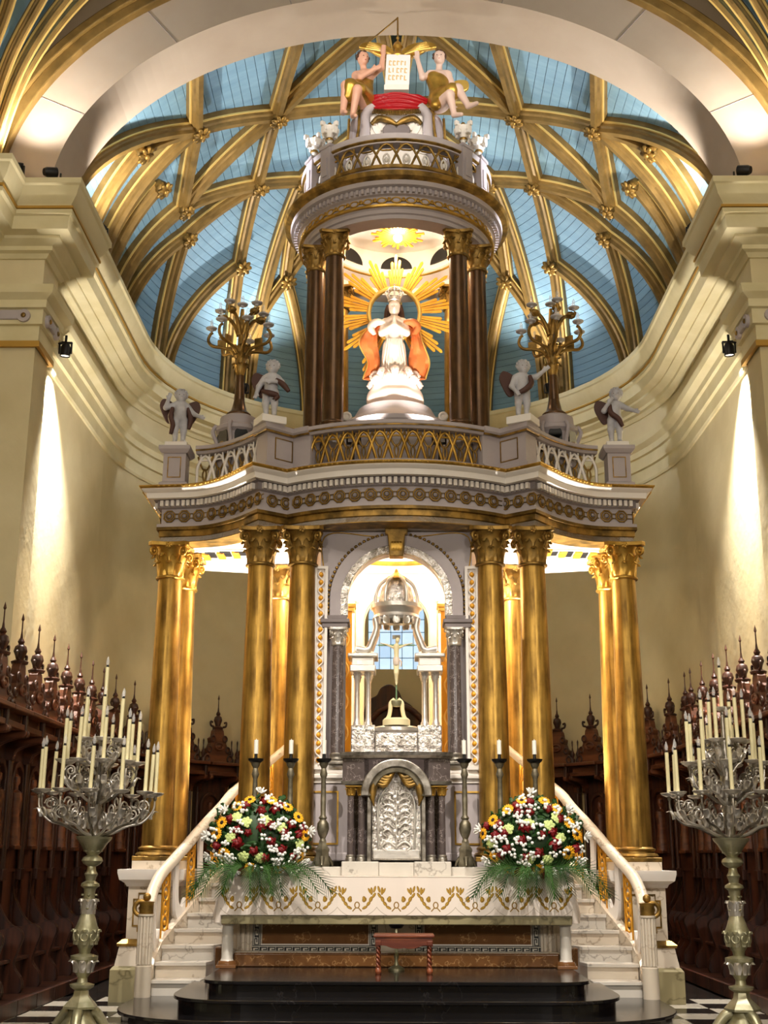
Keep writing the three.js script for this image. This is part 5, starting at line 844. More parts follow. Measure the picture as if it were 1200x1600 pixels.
// six altar candlesticks with white candles
{
  const c0 = thing('altar_candlestick', '', 'candlestick', [0, 0, 0]);
  part('foot', [lathe([[0, 0], [0.09, 0], [0.1, 0.03], [0.085, 0.06], [0.08, 0.16], [0.09, 0.18], [0.085, 0.2], [0.05, 0.24], [0.045, 0.28], [0, 0.28]], 6), ...[0, 1, 2].map(i => { const a = i * 2 * PI / 3; return taper([[0.07 * Math.sin(a), 0.1, 0.07 * Math.cos(a)], [0.11 * Math.sin(a), 0.05, 0.11 * Math.cos(a)], [0.13 * Math.sin(a), 0.012, 0.13 * Math.cos(a)]], q => 0.03 - 0.018 * q, 10, 6); })], M.bronzeGrey, c0);
  part('stem', lathe([[0, 0.26], [0.04, 0.28], [0.03, 0.31], [0.055, 0.36], [0.072, 0.42], [0.065, 0.48], [0.035, 0.52], [0.05, 0.54], [0.03, 0.57], [0.032, 0.75], [0.026, 0.98], [0.034, 1.0], [0.045, 1.03], [0.035, 1.07], [0.028, 1.1], [0.05, 1.14], [0.055, 1.17], [0, 1.17]], 18), M.bronzeGrey, c0);
  part('drip_pan', lathe([[0, 1.165], [0.06, 1.165], [0.088, 1.19], [0.092, 1.21], [0.085, 1.2], [0.06, 1.18], [0, 1.18]], 22), M.iron, c0);
  part('socket', cyl(0.022, 0.018, 0.085, 0, 1.18, 0, 12), M.iron, c0);
  const cd = single('altar_candle', [cyl(0.026, 0.026, 0.16, 0, 0, 0, 14), cyl(0.004, 0.004, 0.015, 0, 0.16, 0, 6)], M.candleWhite, '', 'candle');
  const lab = ['leftmost altar candlestick, rising behind the left flowers', 'second altar candlestick from the left, before the gilded column', 'altar candlestick just left of the tabernacle', 'altar candlestick just right of the tabernacle', 'second altar candlestick from the right, before the gilded column', 'rightmost altar candlestick, rising behind the right flowers'];
  [-1.64, -1.23, -0.845, 0.79, 1.2, 1.61].forEach((x, i) => { const o = i ? dup(c0, '', [x, 1.552, 1.66], 0) : c0; o.position.set(x, 1.542, 1.66); o.userData = { label: 'bronze ' + lab[i], category: 'candlestick', group: 'altar candlesticks' }; const q = i ? dup(cd, '', [x, 0, 1.68]) : cd; q.position.set(x, 1.542 + 1.265, 1.66); q.userData = { label: 'short white candle on the ' + lab[i].split(',')[0], category: 'candle', group: 'altar candles' }; });
}
// ================================================================ choir stalls
{
  const t = thing('choir_stall', '', 'choir stall');
  part('platform', bs(0.74, 0.16, 0.9, 0, 0, 0.0, 0.01), M.wood, t);
  part('seat', [bs(0.7, 0.32, 0.42, 0, 0.16, -0.15), bs(0.7, 0.04, 0.5, 0, 0.48, -0.12, 0.01)], M.wood, t);
  const back = part('back_panel', bs(0.72, 2.6, 0.08, 0, 0.5, -0.38), M.wood, t);
  mesh('panel_moulding', [tr(frame(0.5, 0.9, 0.04, 0.03), 0, 1.05, -0.34), tr(archRing(0.2, 0.25, 2.55, 0.8, 0.05), 0, 0, -0.34)], M.wood, back);
  mesh('carved_saint', [lathe([[0, 1.78], [0.11, 1.78], [0.1, 1.95], [0.075, 2.15], [0.1, 2.32], [0.09, 2.42], [0.035, 2.46], [0.03, 2.5], [0.055, 2.55], [0.05, 2.62], [0, 2.66]], 12).translate(0, 0, -0.32), bs(0.26, 0.05, 0.14, 0, 1.73, -0.3, 0.01)], M.woodLight, back);
  for (const s of [-1, 1]) {
    part('arm', [smoothExt(s)], M.wood, t);
    part('pilaster', [cyl(0.035, 0.03, 1.3, s * 0.34, 1.5, -0.3, 10), bs(0.09, 0.14, 0.09, s * 0.34, 1.36, -0.3, 0.01), bs(0.09, 0.1, 0.09, s * 0.34, 2.8, -0.3, 0.01)], M.wood, t);
    part('bracket', tr(ext(smoothShape([[-0.02, 0], [0.06, 0.02], [0.1, 0.12], [0.3, 0.2], [0.42, 0.22], [0.42, 0.28], [-0.02, 0.28]]), 0.06, 0.006).rotateY(-PI / 2), s * 0.33 + 0.03, 2.8, -0.32), M.woodLight, t);
  }
  part('canopy', [bs(0.74, 0.07, 0.5, 0, 3.08, -0.16, 0.01), bs(0.735, 0.11, 0.42, 0, 3.15, -0.2, 0.006), bs(0.745, 0.06, 0.58, 0, 3.26, -0.12, 0.015)], M.woodLight, t);
  part('canopy_boss', [bx(0.07, 0.26, 0.06, 0.34, 3.19, 0.08, 0.015)], M.wood, t);
  const half = [[0.32, 3.32], [0.33, 3.42], [0.27, 3.48], [0.28, 3.56], [0.22, 3.6], [0.18, 3.68], [0.2, 3.76], [0.13, 3.8], [0.11, 3.9], [0.06, 3.96]];
  const crest = part('crest', tr(ext(poly([[-0.32, 3.32], ...half, ...half.slice().reverse().map(p => [-p[0], p[1]])]), 0.09, 0.012), 0, 0, -0.22), M.woodLight, t);
  mesh('cartouche', [sc(new THREE.TorusGeometry(0.075, 0.022, 6, 16), 1.3, 0.8, 1).translate(0, 3.62, -0.1), sph(0.06, 0, 3.62, -0.11, 1.3, 0.7, 0.5, 10, 8)], M.woodLight, crest);
  const vg = []; for (const s of [-1, 1]) { for (const [x, y, r] of [[0.29, 3.4, 0.06], [0.23, 3.56, 0.05], [0.15, 3.76, 0.05]]) vg.push(tr(new THREE.TorusGeometry(r, 0.022, 6, 12), s * x, y, -0.12)); vg.push(tube([[s * 0.12, 3.98, -0.15], [s * 0.19, 4.0, -0.15], [s * 0.2, 4.07, -0.15], [s * 0.15, 4.06, -0.15]], 0.02, 12, 6)); }
  mesh('volutes', vg, M.wood, crest);
  part('urn', lathe([[0, 3.94], [0.1, 3.94], [0.11, 3.97], [0.05, 4.0], [0.06, 4.04], [0.085, 4.1], [0.07, 4.16], [0.03, 4.19], [0.045, 4.22], [0.025, 4.26], [0, 4.26]], 14).translate(0, 0, -0.17), M.wood, t);
  part('spike', lathe([[0, 4.24], [0.02, 4.26], [0.01, 4.34], [0.008, 4.48], [0.02, 4.5], [0.014, 4.53], [0, 4.58]], 10).translate(0, 0, -0.17), M.wood, t);
  for (const s of [-1, 1]) part('side_finial', lathe([[0, 3.32], [0.05, 3.32], [0.05, 3.4], [0.025, 3.43], [0.045, 3.5], [0.02, 3.56], [0.01, 3.62], [0.018, 3.72], [0, 3.76]], 10).translate(s * 0.36, 0, -0.15), M.wood, t);
  const spots = []; const cx = -4.5;
  for (let k = 0; k < 10; k++) spots.push([cx, 3.34 - 0.75 * k, PI / 2, 'left']); for (let k = 0; k < 10; k++) spots.push([-cx, 3.34 - 0.75 * k, -PI / 2, 'right']);
  const dA = 0.745 / 4.5; for (let k = 0; k < 19; k++) { const a = -PI / 2 - 0.12 - k * dA; if (Math.abs(a + PI) < 0.26) continue; spots.push([4.5 * Math.sin(a), -3.6 + 4.5 * Math.cos(a), a + PI, a > -PI ? 'apse-left' : 'apse-right']); }
  const nth = ['first', 'second', 'third', 'fourth', 'fifth', 'sixth', 'seventh', 'eighth', 'ninth', 'tenth'], cnt = {}; spots.forEach(([x, z, ry, w], i) => { cnt[w] = (cnt[w] || 0) + 1; const L = nth[cnt[w] - 1] + ' ' + { left: 'dark carved choir stall along the left wall, counted from the camera', right: 'dark carved choir stall along the right wall, counted from the camera', 'apse-left': 'dark carved choir stall of the curved left apse row, counted inwards', 'apse-right': 'dark carved choir stall of the curved right apse row, counted outwards' }[w]; const o = i ? dup(t, L, [x, 0, z], ry) : t; o.position.set(x, 0, z); o.rotation.y = ry; if (w.startsWith('apse')) o.scale.x = 0.9; o.userData = { label: L, category: 'choir stall', group: 'choir stalls, ' + w }; });
  function smoothExt(s) { return tr(ext(smoothShape([[-0.35, 0.16], [0.25, 0.16], [0.26, 0.3], [0.16, 0.45], [0.2, 0.62], [0.24, 0.78], [0.16, 0.86], [-0.1, 0.84], [-0.3, 1.1], [-0.36, 1.3]]), 0.05).rotateY(-PI / 2), s * 0.345 + 0.025, 0, 0); }
  // throne at the back of the apse
  const th = thing('throne', 'large dark carved wooden throne with curved gable seen through the portal', 'throne', [0, 0, -8.05]);
  part('seat', [bs(1.4, 0.6, 0.8, 0, 0, 0.3, 0.02)], M.wood, th); part('back', bs(1.9, 3.5, 0.12, 0, 0, -0.1), M.wood, th);
  const gs = new THREE.Shape(); gs.moveTo(-1.05, 3.5); gs.lineTo(1.05, 3.5); gs.lineTo(1.05, 3.75); gs.quadraticCurveTo(0.75, 3.85, 0.55, 4.15); gs.quadraticCurveTo(0.3, 4.5, 0, 4.55); gs.quadraticCurveTo(-0.3, 4.5, -0.55, 4.15); gs.quadraticCurveTo(-0.75, 3.85, -1.05, 3.75); gs.closePath();
  part('gable', tr(ext(gs, 0.2, 0.03), 0, 0, -0.15), M.wood, th); part('gable_moulding', tube([[-1.05, 3.78, 0.1], [-0.6, 4.12, 0.1], [-0.3, 4.42, 0.1], [0, 4.5, 0.1], [0.3, 4.42, 0.1], [0.6, 4.12, 0.1], [1.05, 3.78, 0.1]], 0.06, 40, 8), M.woodLight, th);
  part('crest_scroll', [tr(ext(smoothShape([[-0.55, 4.2], [0.3, 4.45], [0.1, 4.62], [0.02, 4.78], [-0.12, 4.9], [-0.28, 4.84], [-0.36, 4.7], [-0.52, 4.6], [-0.6, 4.4]]), 0.12, 0.03), 0, 0, -0.1)], M.wood, th);
}
// ================================================================ great silver candelabra with electric candles
{
  const px = [[1308, 27], [1312, 26], [1318, 21], [1330, 14], [1337, 8], [1341, 14], [1346, 16], [1351, 13], [1355, 6], [1362, 7], [1367, 10], [1372, 8], [1378, 7], [1382, 13], [1386, 14], [1390, 9], [1397, 8], [1428, 9.5], [1447, 15], [1456, 19], [1462, 18], [1474, 15], [1486, 9], [1492, 8], [1496, 20], [1501, 20], [1506, 16], [1520, 13], [1531, 7], [1538, 8], [1541, 18], [1545, 17], [1550, 10]];
  const H = y => 1.62 + 12.45 * Math.tan(Math.atan(1950 / 7000) - Math.atan((y - 800) / 1950));
  const prof = px.map(([y, r]) => [r / 155, H(y)]).reverse(); prof.unshift([0, prof[0][1]]); prof.push([0.02, prof[prof.length - 1][1] + 0.005], [0, prof[prof.length - 1][1]]);
  const t = thing('floor_candelabrum', '', 'candelabrum');
  const stem = part('stem', lathe(prof, 28), M.pewter, t);
  const kn = []; for (const s of [-1, 1]) for (let j = 0; j < 4; j++) kn.push(sph(0.016, s * 0.062, H(1400 + j * 7), 0, 1.2, 0.8, 1, 8, 6), sph(0.016, 0, H(1400 + j * 7), s * 0.062, 1, 0.8, 1.2, 8, 6)); for (let i = 0; i < 8; i++) { const a = i * PI / 4; kn.push(tr(new THREE.TorusGeometry(0.035, 0.01, 5, 10).rotateY(a), 0.112 * Math.sin(a), H(1466), 0.112 * Math.cos(a))); } mesh('knobs', kn, M.pewter, stem);
  // three-sided foot: flaring scroll legs
  const yb = H(1550); const foot = [lathe([[0, yb], [0.07, yb], [0.08, yb - 0.05], [0.13, yb - 0.1], [0.17, yb - 0.14], [0.17, yb - 0.16], [0.1, yb - 0.17], [0, yb - 0.17]], 6), lathe([[0, 0.04], [0.22, 0.04], [0.2, 0.08], [0.12, 0.2], [0.1, yb - 0.17], [0, yb - 0.17]], 12)];
  part('foot', foot, M.pewter, t);
  const lf1 = prep(leafGeo(0.13, 0.09, 0.05)), lf2 = prep(leafGeo(0.16, 0.1, 0.03)); for (let i = 0; i < 8; i++) { const a = i * PI / 4; const put = (g, r, y, m) => { const l = mesh('acanthus_leaf', g, m, stem); l.position.set(r * Math.sin(a), y, r * Math.cos(a)); l.rotation.y = a; }; put(lf1, 0.08, H(1332), M.pewter); put(lf2, 0.105, H(1478), M.pewter); put(lf1, 0.085, H(1522), M.silver); put(lf2, 0.06, H(1430), M.silver); }
  for (let i = 0; i < 3; i++) { const a = i * 2 * PI / 3; const c = Math.cos(a), s = Math.sin(a); part('leg', [taper([[0.1 * s, yb - 0.18, 0.1 * c], [0.16 * s, 0.22, 0.16 * c], [0.26 * s, 0.1, 0.26 * c], [0.3 * s, 0.045, 0.3 * c]], q => 0.055 - 0.012 * q, 16, 8), sph(0.045, 0.3 * s, 0.045, 0.3 * c, 1, 1, 1, 10, 8)], M.pewter, t); }
  // branching head
  const y1 = H(1310); part('hub', lathe([[0, y1], [0.05, y1], [0.045, y1 + 0.3], [0.07, y1 + 0.42], [0.05, y1 + 0.5], [0.03, y1 + 0.9], [0.02, y1 + 1.2], [0, y1 + 1.2]], 16), M.silverDark, t);
  const tiers = [[12, 0.56, H(1238), 0.0], [9, 0.36, H(1190), 0.2], [6, 0.2, H(1155), 0.1]];
  const pan = prep(lathe([[0, 0], [0.03, -0.03], [0.075, -0.012], [0.088, 0.004], [0.084, 0.008], [0.03, 0.0], [0, 0.0]], 10)), cup = prep(lathe([[0, -0.07], [0.012, -0.07], [0.02, -0.05], [0.014, -0.03], [0.03, 0], [0, 0]], 8));
  const spots = [];
  tiers.forEach(([n, R, y, a0], ti) => { for (let i = 0; i < n; i++) { const a = a0 + i * 2 * PI / n; const s = Math.sin(a), c = Math.cos(a); const yl = y - 0.2 - 0.1 * (R > 0.5 ? 1.4 : 1); const rin = 0.04;
    const P = (r, yy, da = 0) => [r * Math.sin(a + da), yy, r * Math.cos(a + da)];
    const lo = ti === 0 ? y - 0.42 : ti === 1 ? y - 0.4 : y - 0.34;
    const spir = (cr, cy, r0, da) => { const o = []; for (let k = 0; k <= 16; k++) { const q = k / 16, b = q * 3.4 * PI, rr0 = r0 * (1 - 0.8 * q); o.push(P(cr + rr0 * Math.cos(b), cy + rr0 * Math.sin(b), da * q)); } return tube(o, 0.009, 40, 5); };
    const arm = part('arm', [taper([P(rin, lo), P(R * 0.3, lo + 0.03), P(R * 0.55, lo + 0.1), P(R * 0.8, lo + 0.14), P(R * 0.98, lo + 0.26), P(R, y - 0.05)], q => 0.016 - 0.006 * q, 30, 6), spir(R * 0.62, lo + 0.22, 0.075, 0.06), spir(R * 0.34, lo + 0.16, 0.07, -0.08), spir(R * 0.8, lo + 0.3, 0.055, 0.1)], i % 2 ? M.silver : M.silverDark, t);
    mesh('leaf', [0.3, 0.5, 0.72, 0.95].map((q, j) => { const l = leafGeo(0.1, 0.08, 0.06, 4); l.rotateY(a); l.translate(...P(R * q, lo + 0.02 + q * 0.16, j % 2 ? 0.06 : -0.06)); return l; }), M.silver, arm);
    const p = mesh('drip_pan', pan, M.silver, arm); p.position.set(...P(R, y)); const q = mesh('cup', cup, M.silverDark, arm); q.position.set(...P(R, y));
    spots.push([...P(R, y + 0.002), ti]); } });
  const yt = H(1104); { const o = part('drip_pan', pan, M.silver, t, [0, yt, 0]); mesh('cup', cup, M.silverDark, o); spots.push([0, yt + 0.002, 0, 3]); }
  const cd = thing('electric_candle', '', 'candle'); part('candle_tube', cyl(0.019, 0.019, 0.4, 0, 0, 0, 12), M.candle, cd); part('collar', cyl(0.014, 0.012, 0.022, 0, 0.4, 0, 10), M.iron, cd); part('flame_bulb', lathe([[0, 0.42], [0.012, 0.42], [0.019, 0.445], [0.016, 0.47], [0.006, 0.5], [0, 0.512]], 12), M.bulb, cd);
  let first = true; const tn = ['bottom tier', 'second tier', 'third tier', 'top'];
  for (const [s, x, z, tilt] of [[-1, -2.98, 3.92, -0.02], [1, 3.24, 3.92, 0.0]]) {
    const w = s < 0 ? 'left' : 'right'; const o = s < 0 ? t : dup(t, '', [x, 0, z]); o.position.set(x, 0, z); o.rotation.set(0, s < 0 ? 0.1 : 0.35, tilt);
    o.userData = { label: `tall ${s < 0 ? 'dull' : 'bright'} silver floor candelabrum with tiers of candles on the ${w}`, category: 'candelabrum', group: 'great floor candelabra' };
    o.updateMatrixWorld(true);
    for (const [px2, py, pz, ti] of spots) { const v = V3(px2, py, pz).applyMatrix4(o.matrixWorld); const c = first ? cd : dup(cd, '', [0, 0, 0]); first = false; c.position.copy(v); c.rotation.set(0, 0, tilt + (rnd() - 0.5) * 0.03); c.userData = { label: ti === 3 ? `single electric candle at the very top of the ${w} floor candelabrum` : `ivory electric candle on the ${tn[ti]} of the ${w} floor candelabrum`, category: 'candle', group: `candles, ${tn[ti]}, ${w} candelabrum` }; }
  }
}
// ================================================================ bronze candelabra on the terrace
{
  const t = thing('terrace_candelabrum', 'branched bronze candelabrum on a round grey stand, on the left terrace wing', 'candelabrum', [-2.17, 6.34, 0.28]);
  const st = part('stand', lathe([[0, 0], [0.36, 0], [0.36, 0.1], [0.32, 0.14], [0.3, 0.3], [0.26, 0.62], [0.25, 0.86], [0.31, 0.9], [0.31, 0.95], [0.26, 0.98], [0.25, 1.1], [0.18, 1.14], [0, 1.14]], 32), M.grey, t);
  for (let i = 0; i < 6; i++) { const a = i * PI / 3 + 0.3; const n = mesh('niche_shade', [bx(0.18, 0.24, 0.03, 0, 0.7, 0), tr(rt(cyl(0.09, 0.09, 0.03, 0, -0.015, 0, 16), PI / 2), 0, 0.82, 0)], M.paintedShade, st); n.position.set(0.255 * Math.sin(a), 0, 0.255 * Math.cos(a)); n.rotation.set(0, a, 0); const b = mesh('gilt_boss', sph(0.045, 0, 0.68, 0.02, 1, 1, 0.7, 10, 8), M.goldDark, st); b.position.copy(n.position); b.rotation.y = a; const sg = mesh('scroll_rib', taper([[0, 0.98, 0.05], [0, 0.9, 0.1], [0, 0.7, 0.03], [0, 0.45, 0.06], [0, 0.3, 0.12]], () => 0.03, 14, 6), M.grey, st); sg.position.set(0.25 * Math.sin(a + PI / 6), 0, 0.25 * Math.cos(a + PI / 6)); sg.rotation.y = a + PI / 6; }  // shade of the niche recesses painted as near-black slabs
  part('foot', lathe([[0, 1.14], [0.17, 1.14], [0.17, 1.17], [0.11, 1.22], [0.09, 1.3], [0.07, 1.4], [0, 1.4]], 24), M.bronzeShaft, t);
  part('stem', lathe([[0, 1.38], [0.075, 1.38], [0.06, 1.6], [0.055, 1.8], [0.07, 1.84], [0, 1.84]], 20), M.bronzeShaft, t);
  const lf = []; for (let k = 0; k < 3; k++) for (let i = 0; i < 6; i++) { const a = i * PI / 3 + k * 0.5; const l = leafGeo(0.2, 0.11, 0.08); l.rotateY(a); l.translate(0.05 * Math.sin(a), 1.74 + k * 0.14, 0.05 * Math.cos(a)); lf.push(l); } part('leaf_collar', lf, M.goldDark, t);
  part('shaft', lathe([[0, 1.84], [0.065, 1.84], [0.08, 2.05], [0.05, 2.15], [0.045, 2.4], [0.07, 2.48], [0.04, 2.55], [0.025, 2.75], [0, 2.75]], 18), M.goldDark, t);
  const pan = prep(merge([lathe([[0, 0], [0.02, 0], [0.03, 0.02], [0.075, 0.035], [0.08, 0.05], [0.03, 0.05], [0, 0.05]], 12)])), bulb = prep(lathe([[0, 0.05], [0.018, 0.05], [0.022, 0.09], [0.02, 0.15], [0.008, 0.18], [0, 0.18]], 10));
  const put = (arm, P) => { const p = mesh('pan', pan, M.stoneFig, arm); p.position.set(...P); const b = mesh('bulb', bulb, M.bulb, arm); b.position.set(...P); };
  for (let i = 0; i < 7; i++) { const a = i * 2 * PI / 7 + 0.3; const P = (r, y) => [r * Math.sin(a), y, r * Math.cos(a)]; const arm = part('arm', [taper([P(0.05, 2.0), P(0.14, 2.12), P(0.27, 2.16), P(0.4, 2.18), P(0.46, 2.26), P(0.43, 2.36), P(0.4, 2.38)], q => 0.028 - 0.008 * q, 26, 7), bx(0.12, 0.1, 0.03, 0, 0, 0, 0.01).rotateY(a - PI / 2).translate(...P(0.27, 2.22))], M.goldDark, t); put(arm, P(0.42, 2.4)); }
  for (let i = 0; i < 5; i++) { const a = i * 2 * PI / 5 + 0.8; const P = (r, y) => [r * Math.sin(a), y, r * Math.cos(a)]; const arm = part('arm', [taper([P(0.04, 2.35), P(0.1, 2.5), P(0.2, 2.62), P(0.3, 2.6), P(0.34, 2.68)], q => 0.034 - 0.012 * q, 20, 7), sph(0.06, ...P(0.27, 2.64), 1.2, 0.8, 1, 10, 7)], M.goldDark, t); put(arm, P(0.32, 2.7)); }
  put(t.children[t.children.length - 1], [0, 2.78, 0]);
  dup(t, 'branched bronze candelabrum on a round grey stand, on the right terrace wing', [2.17, 6.34, 0.28], PI / 5);
}
// ================================================================ flower arrangements
{
  const rose = (() => { const g = [sph(0.026, 0, 0, 0, 1, 1.1, 1, 10, 8)]; for (let k = 0; k < 2; k++) for (let i = 0; i < 5; i++) { const a = i * 2 * PI / 5 + k * 0.6; const p = new THREE.SphereGeometry(0.034 + k * 0.007, 8, 6, -0.8, 1.6, 0.55, 1.6); p.rotateX(0.25 + k * 0.2); p.translate(0, -0.004 - k * 0.008, 0.012 + k * 0.01); p.rotateY(a); g.push(p); } return merge(g); })();
  const sunP = (() => { const g = []; for (let i = 0; i < 16; i++) { const a = i * PI / 8; const p = sph(0.03, 0, 0, 0, 0.45, 0.22, 1.1, 7, 5); p.translate(0, 0.004 * (i % 2), 0.046); p.rotateY(a); g.push(p); } return merge(g); })(), sunE = prep(sph(0.026, 0, 0.006, 0, 1, 0.45, 1, 12, 8));
  const lily = (() => { const g = []; for (let i = 0; i < 11; i++) { const a = i * 2.4, b = 0.5 + 0.7 * (i % 3) / 2; const p = sph(0.03, 0, 0, 0, 0.35, 0.3, 1.2, 7, 5); p.translate(0, 0, 0.035); p.rotateX(-b); p.rotateY(a); g.push(p); } return merge(g); })();
  const green = (() => { const g = []; for (let i = 0; i < 14; i++) { const a = i * 2.4, r = 0.045 * Math.sqrt(i / 14); const p = sph(0.018, r * Math.cos(a), 0.012 * (1 - i / 14), r * Math.sin(a), 1.1, 0.6, 1.1, 7, 5); g.push(p); } return merge(g); })();
  const ballG = new THREE.IcosahedronGeometry(0.0175, 1);
  const R = { rose: [[400, 1180, 1.3], [395, 1075], [505, 1095, 0.8], [630, 1050], [725, 1030], [620, 915], [640, 830], [455, 870], [310, 985], [180, 1205], [855, 1090], [735, 1165], [565, 1240], [675, 1295], [840, 1225], [920, 1020], [1000, 1100], [1030, 1050], [750, 905], [950, 1280], [530, 1420], [790, 870]], sunflower: [[280, 1260, 1.2], [530, 1360], [800, 1375], [990, 1280], [500, 835], [385, 885], [200, 1100], [245, 1015], [710, 840], [865, 890], [970, 970], [1040, 1110]], lily: [[590, 790], [270, 930], [110, 1120], [160, 1340], [375, 1380], [665, 1405], [1080, 1325], [930, 1370], [1060, 1080], [130, 1270]], green: [[480, 1010], [670, 995], [330, 1130], [1000, 1180], [460, 1280], [380, 970], [820, 1050], [620, 1290]] };
  for (const s of [-1, 1]) {
    const w = s < 0 ? 'left' : 'right';
    const t = thing('flower_arrangement', `large bouquet of roses, sunflowers and lilies on the ${w} end of the altar`, 'flowers', [s < 0 ? -1.54 : 1.53, 1.445, 2.0]);
    const C = [0, 0.42, 0.02], A = [0.6, 0.47, 0.34];
    part('dish', lathe([[0, 0], [0.2, 0], [0.26, 0.1], [0.24, 0.1], [0, 0.06]], 20), M.woodRed, t);
    // dense dark foliage core
    const fol = []; fol.push(sph(1, C[0], C[1] - 0.02, C[2], A[0] * 0.78, A[1] * 0.82, A[2] * 0.75, 24, 16));
    part('foliage_core', fol, M.leaf, t);
    const lv = []; const lg = leafGeo(0.1, 0.05, 0.02, 3);
    for (let i = 0; i < 420; i++) { const th = rnd() * 2 * PI, u = rr(-0.75, 1), q = Math.sqrt(1 - u * u); const n = V3(q * Math.sin(th), u, q * Math.cos(th)); const g = lg.clone(); const sc1 = rr(0.7, 1.4); g.scale(sc1, sc1, sc1); g.rotateZ(rr(0, 6.28)); g.applyQuaternion(new THREE.Quaternion().setFromUnitVectors(V3(0, 0.5, 0.86).normalize(), n)); g.translate(C[0] + n.x * A[0] * rr(0.75, 0.95), C[1] + n.y * A[1] * rr(0.75, 0.95), C[2] + n.z * A[2] * rr(0.75, 0.95)); lv.push(g); }
    stuff(part('leaves', lv, M.leaf, t));
    const place = (u, v, k) => { const r2 = u * u + v * v; const f = r2 > 0.96 ? Math.sqrt(0.96 / r2) : 1; u *= f; v *= f; const q = Math.sqrt(1 - u * u - v * v); const n = V3(u / A[0], v / A[1], q / A[2]).normalize(); return { p: [C[0] + u * A[0] * k, C[1] + v * A[1] * k, C[2] + q * A[2] * k], n }; };
    const put = (name, g, m, u, v, k, size) => { const { p, n } = place(u, v, k); const o = part(name, g, m, t, p); o.quaternion.setFromUnitVectors(V3(0, 1, 0), n); o.scale.setScalar(size); return o; };
    for (const [kind, list] of Object.entries(R)) for (const [X, Y, k = 1] of list) {
      let u = (X - 580) / 520, v = (1120 - Y) / 340; if (s > 0) { u = -u + rr(-0.06, 0.06); v += rr(-0.06, 0.06); }
      if (kind === 'rose') put('rose', rose, M.rose, u, v, 0.98, 1.05 * k); if (kind === 'lily') put('lily', lily, M.petal, u, v, 1.02, 1.25); if (kind === 'green') put('green_blossom', green, M.petalGreen, u, v, 0.97, 1.15);
      if (kind === 'sunflower') { const o = put('sunflower', sunP, M.sun, u, v, 1.0, 0.9 * k); mesh('flower_eye', sunE, M.sunEye, o); }
    }
    const bl = []; for (let c = 0; c < 54; c++) { const th = rnd() * 2 * PI, r = Math.sqrt(rnd()) * 0.95; const u = r * Math.cos(th), v = r * Math.sin(th); for (let i = 0; i < 5; i++) { const { p } = place(u + rr(-0.07, 0.07), v + rr(-0.08, 0.08), 1.0); const g = ballG.clone(); g.translate(p[0] + rr(-0.01, 0.01), p[1] + rr(-0.01, 0.01), p[2] + rr(0, 0.03)); bl.push(g); } }
    stuff(part('white_buttons', bl, M.petal, t));
    for (let f = 0; f < 13; f++) { // palm fronds falling over the cloth
      const a = (f / 12 - 0.5) * 2; const L = rr(0.4, 0.52); const x0 = a * 0.36, dx = a * 0.42 + rr(-0.1, 0.1); const P = q => V3(x0 + dx * q, 0.1 + 0.16 * q * (1 - q) - 0.42 * q * q * L * 1.6, 0.22 + 0.14 * Math.sin(q * 2.2));
      const g = [tube([P(0).toArray(), P(0.33).toArray(), P(0.66).toArray(), P(1).toArray()], 0.005, 10, 4)];
      for (let i = 1; i < 17; i++) { const q = i / 17; const p = P(q), tdir = P(Math.min(1, q + 0.05)).sub(p).normalize(); for (const sd of [-1, 1]) { const side = V3(tdir.y * -sd, tdir.x * sd, 0.15).normalize(); const end = p.clone().addScaledVector(tdir, 0.13).addScaledVector(side, 0.13 * (1 - q * 0.5)); g.push(bar(p.toArray(), end.toArray(), 0.006, 3, 0.001)); } }
      part('palm_frond', g, f % 3 ? M.frond : M.leaf, t);
    }
  }
}
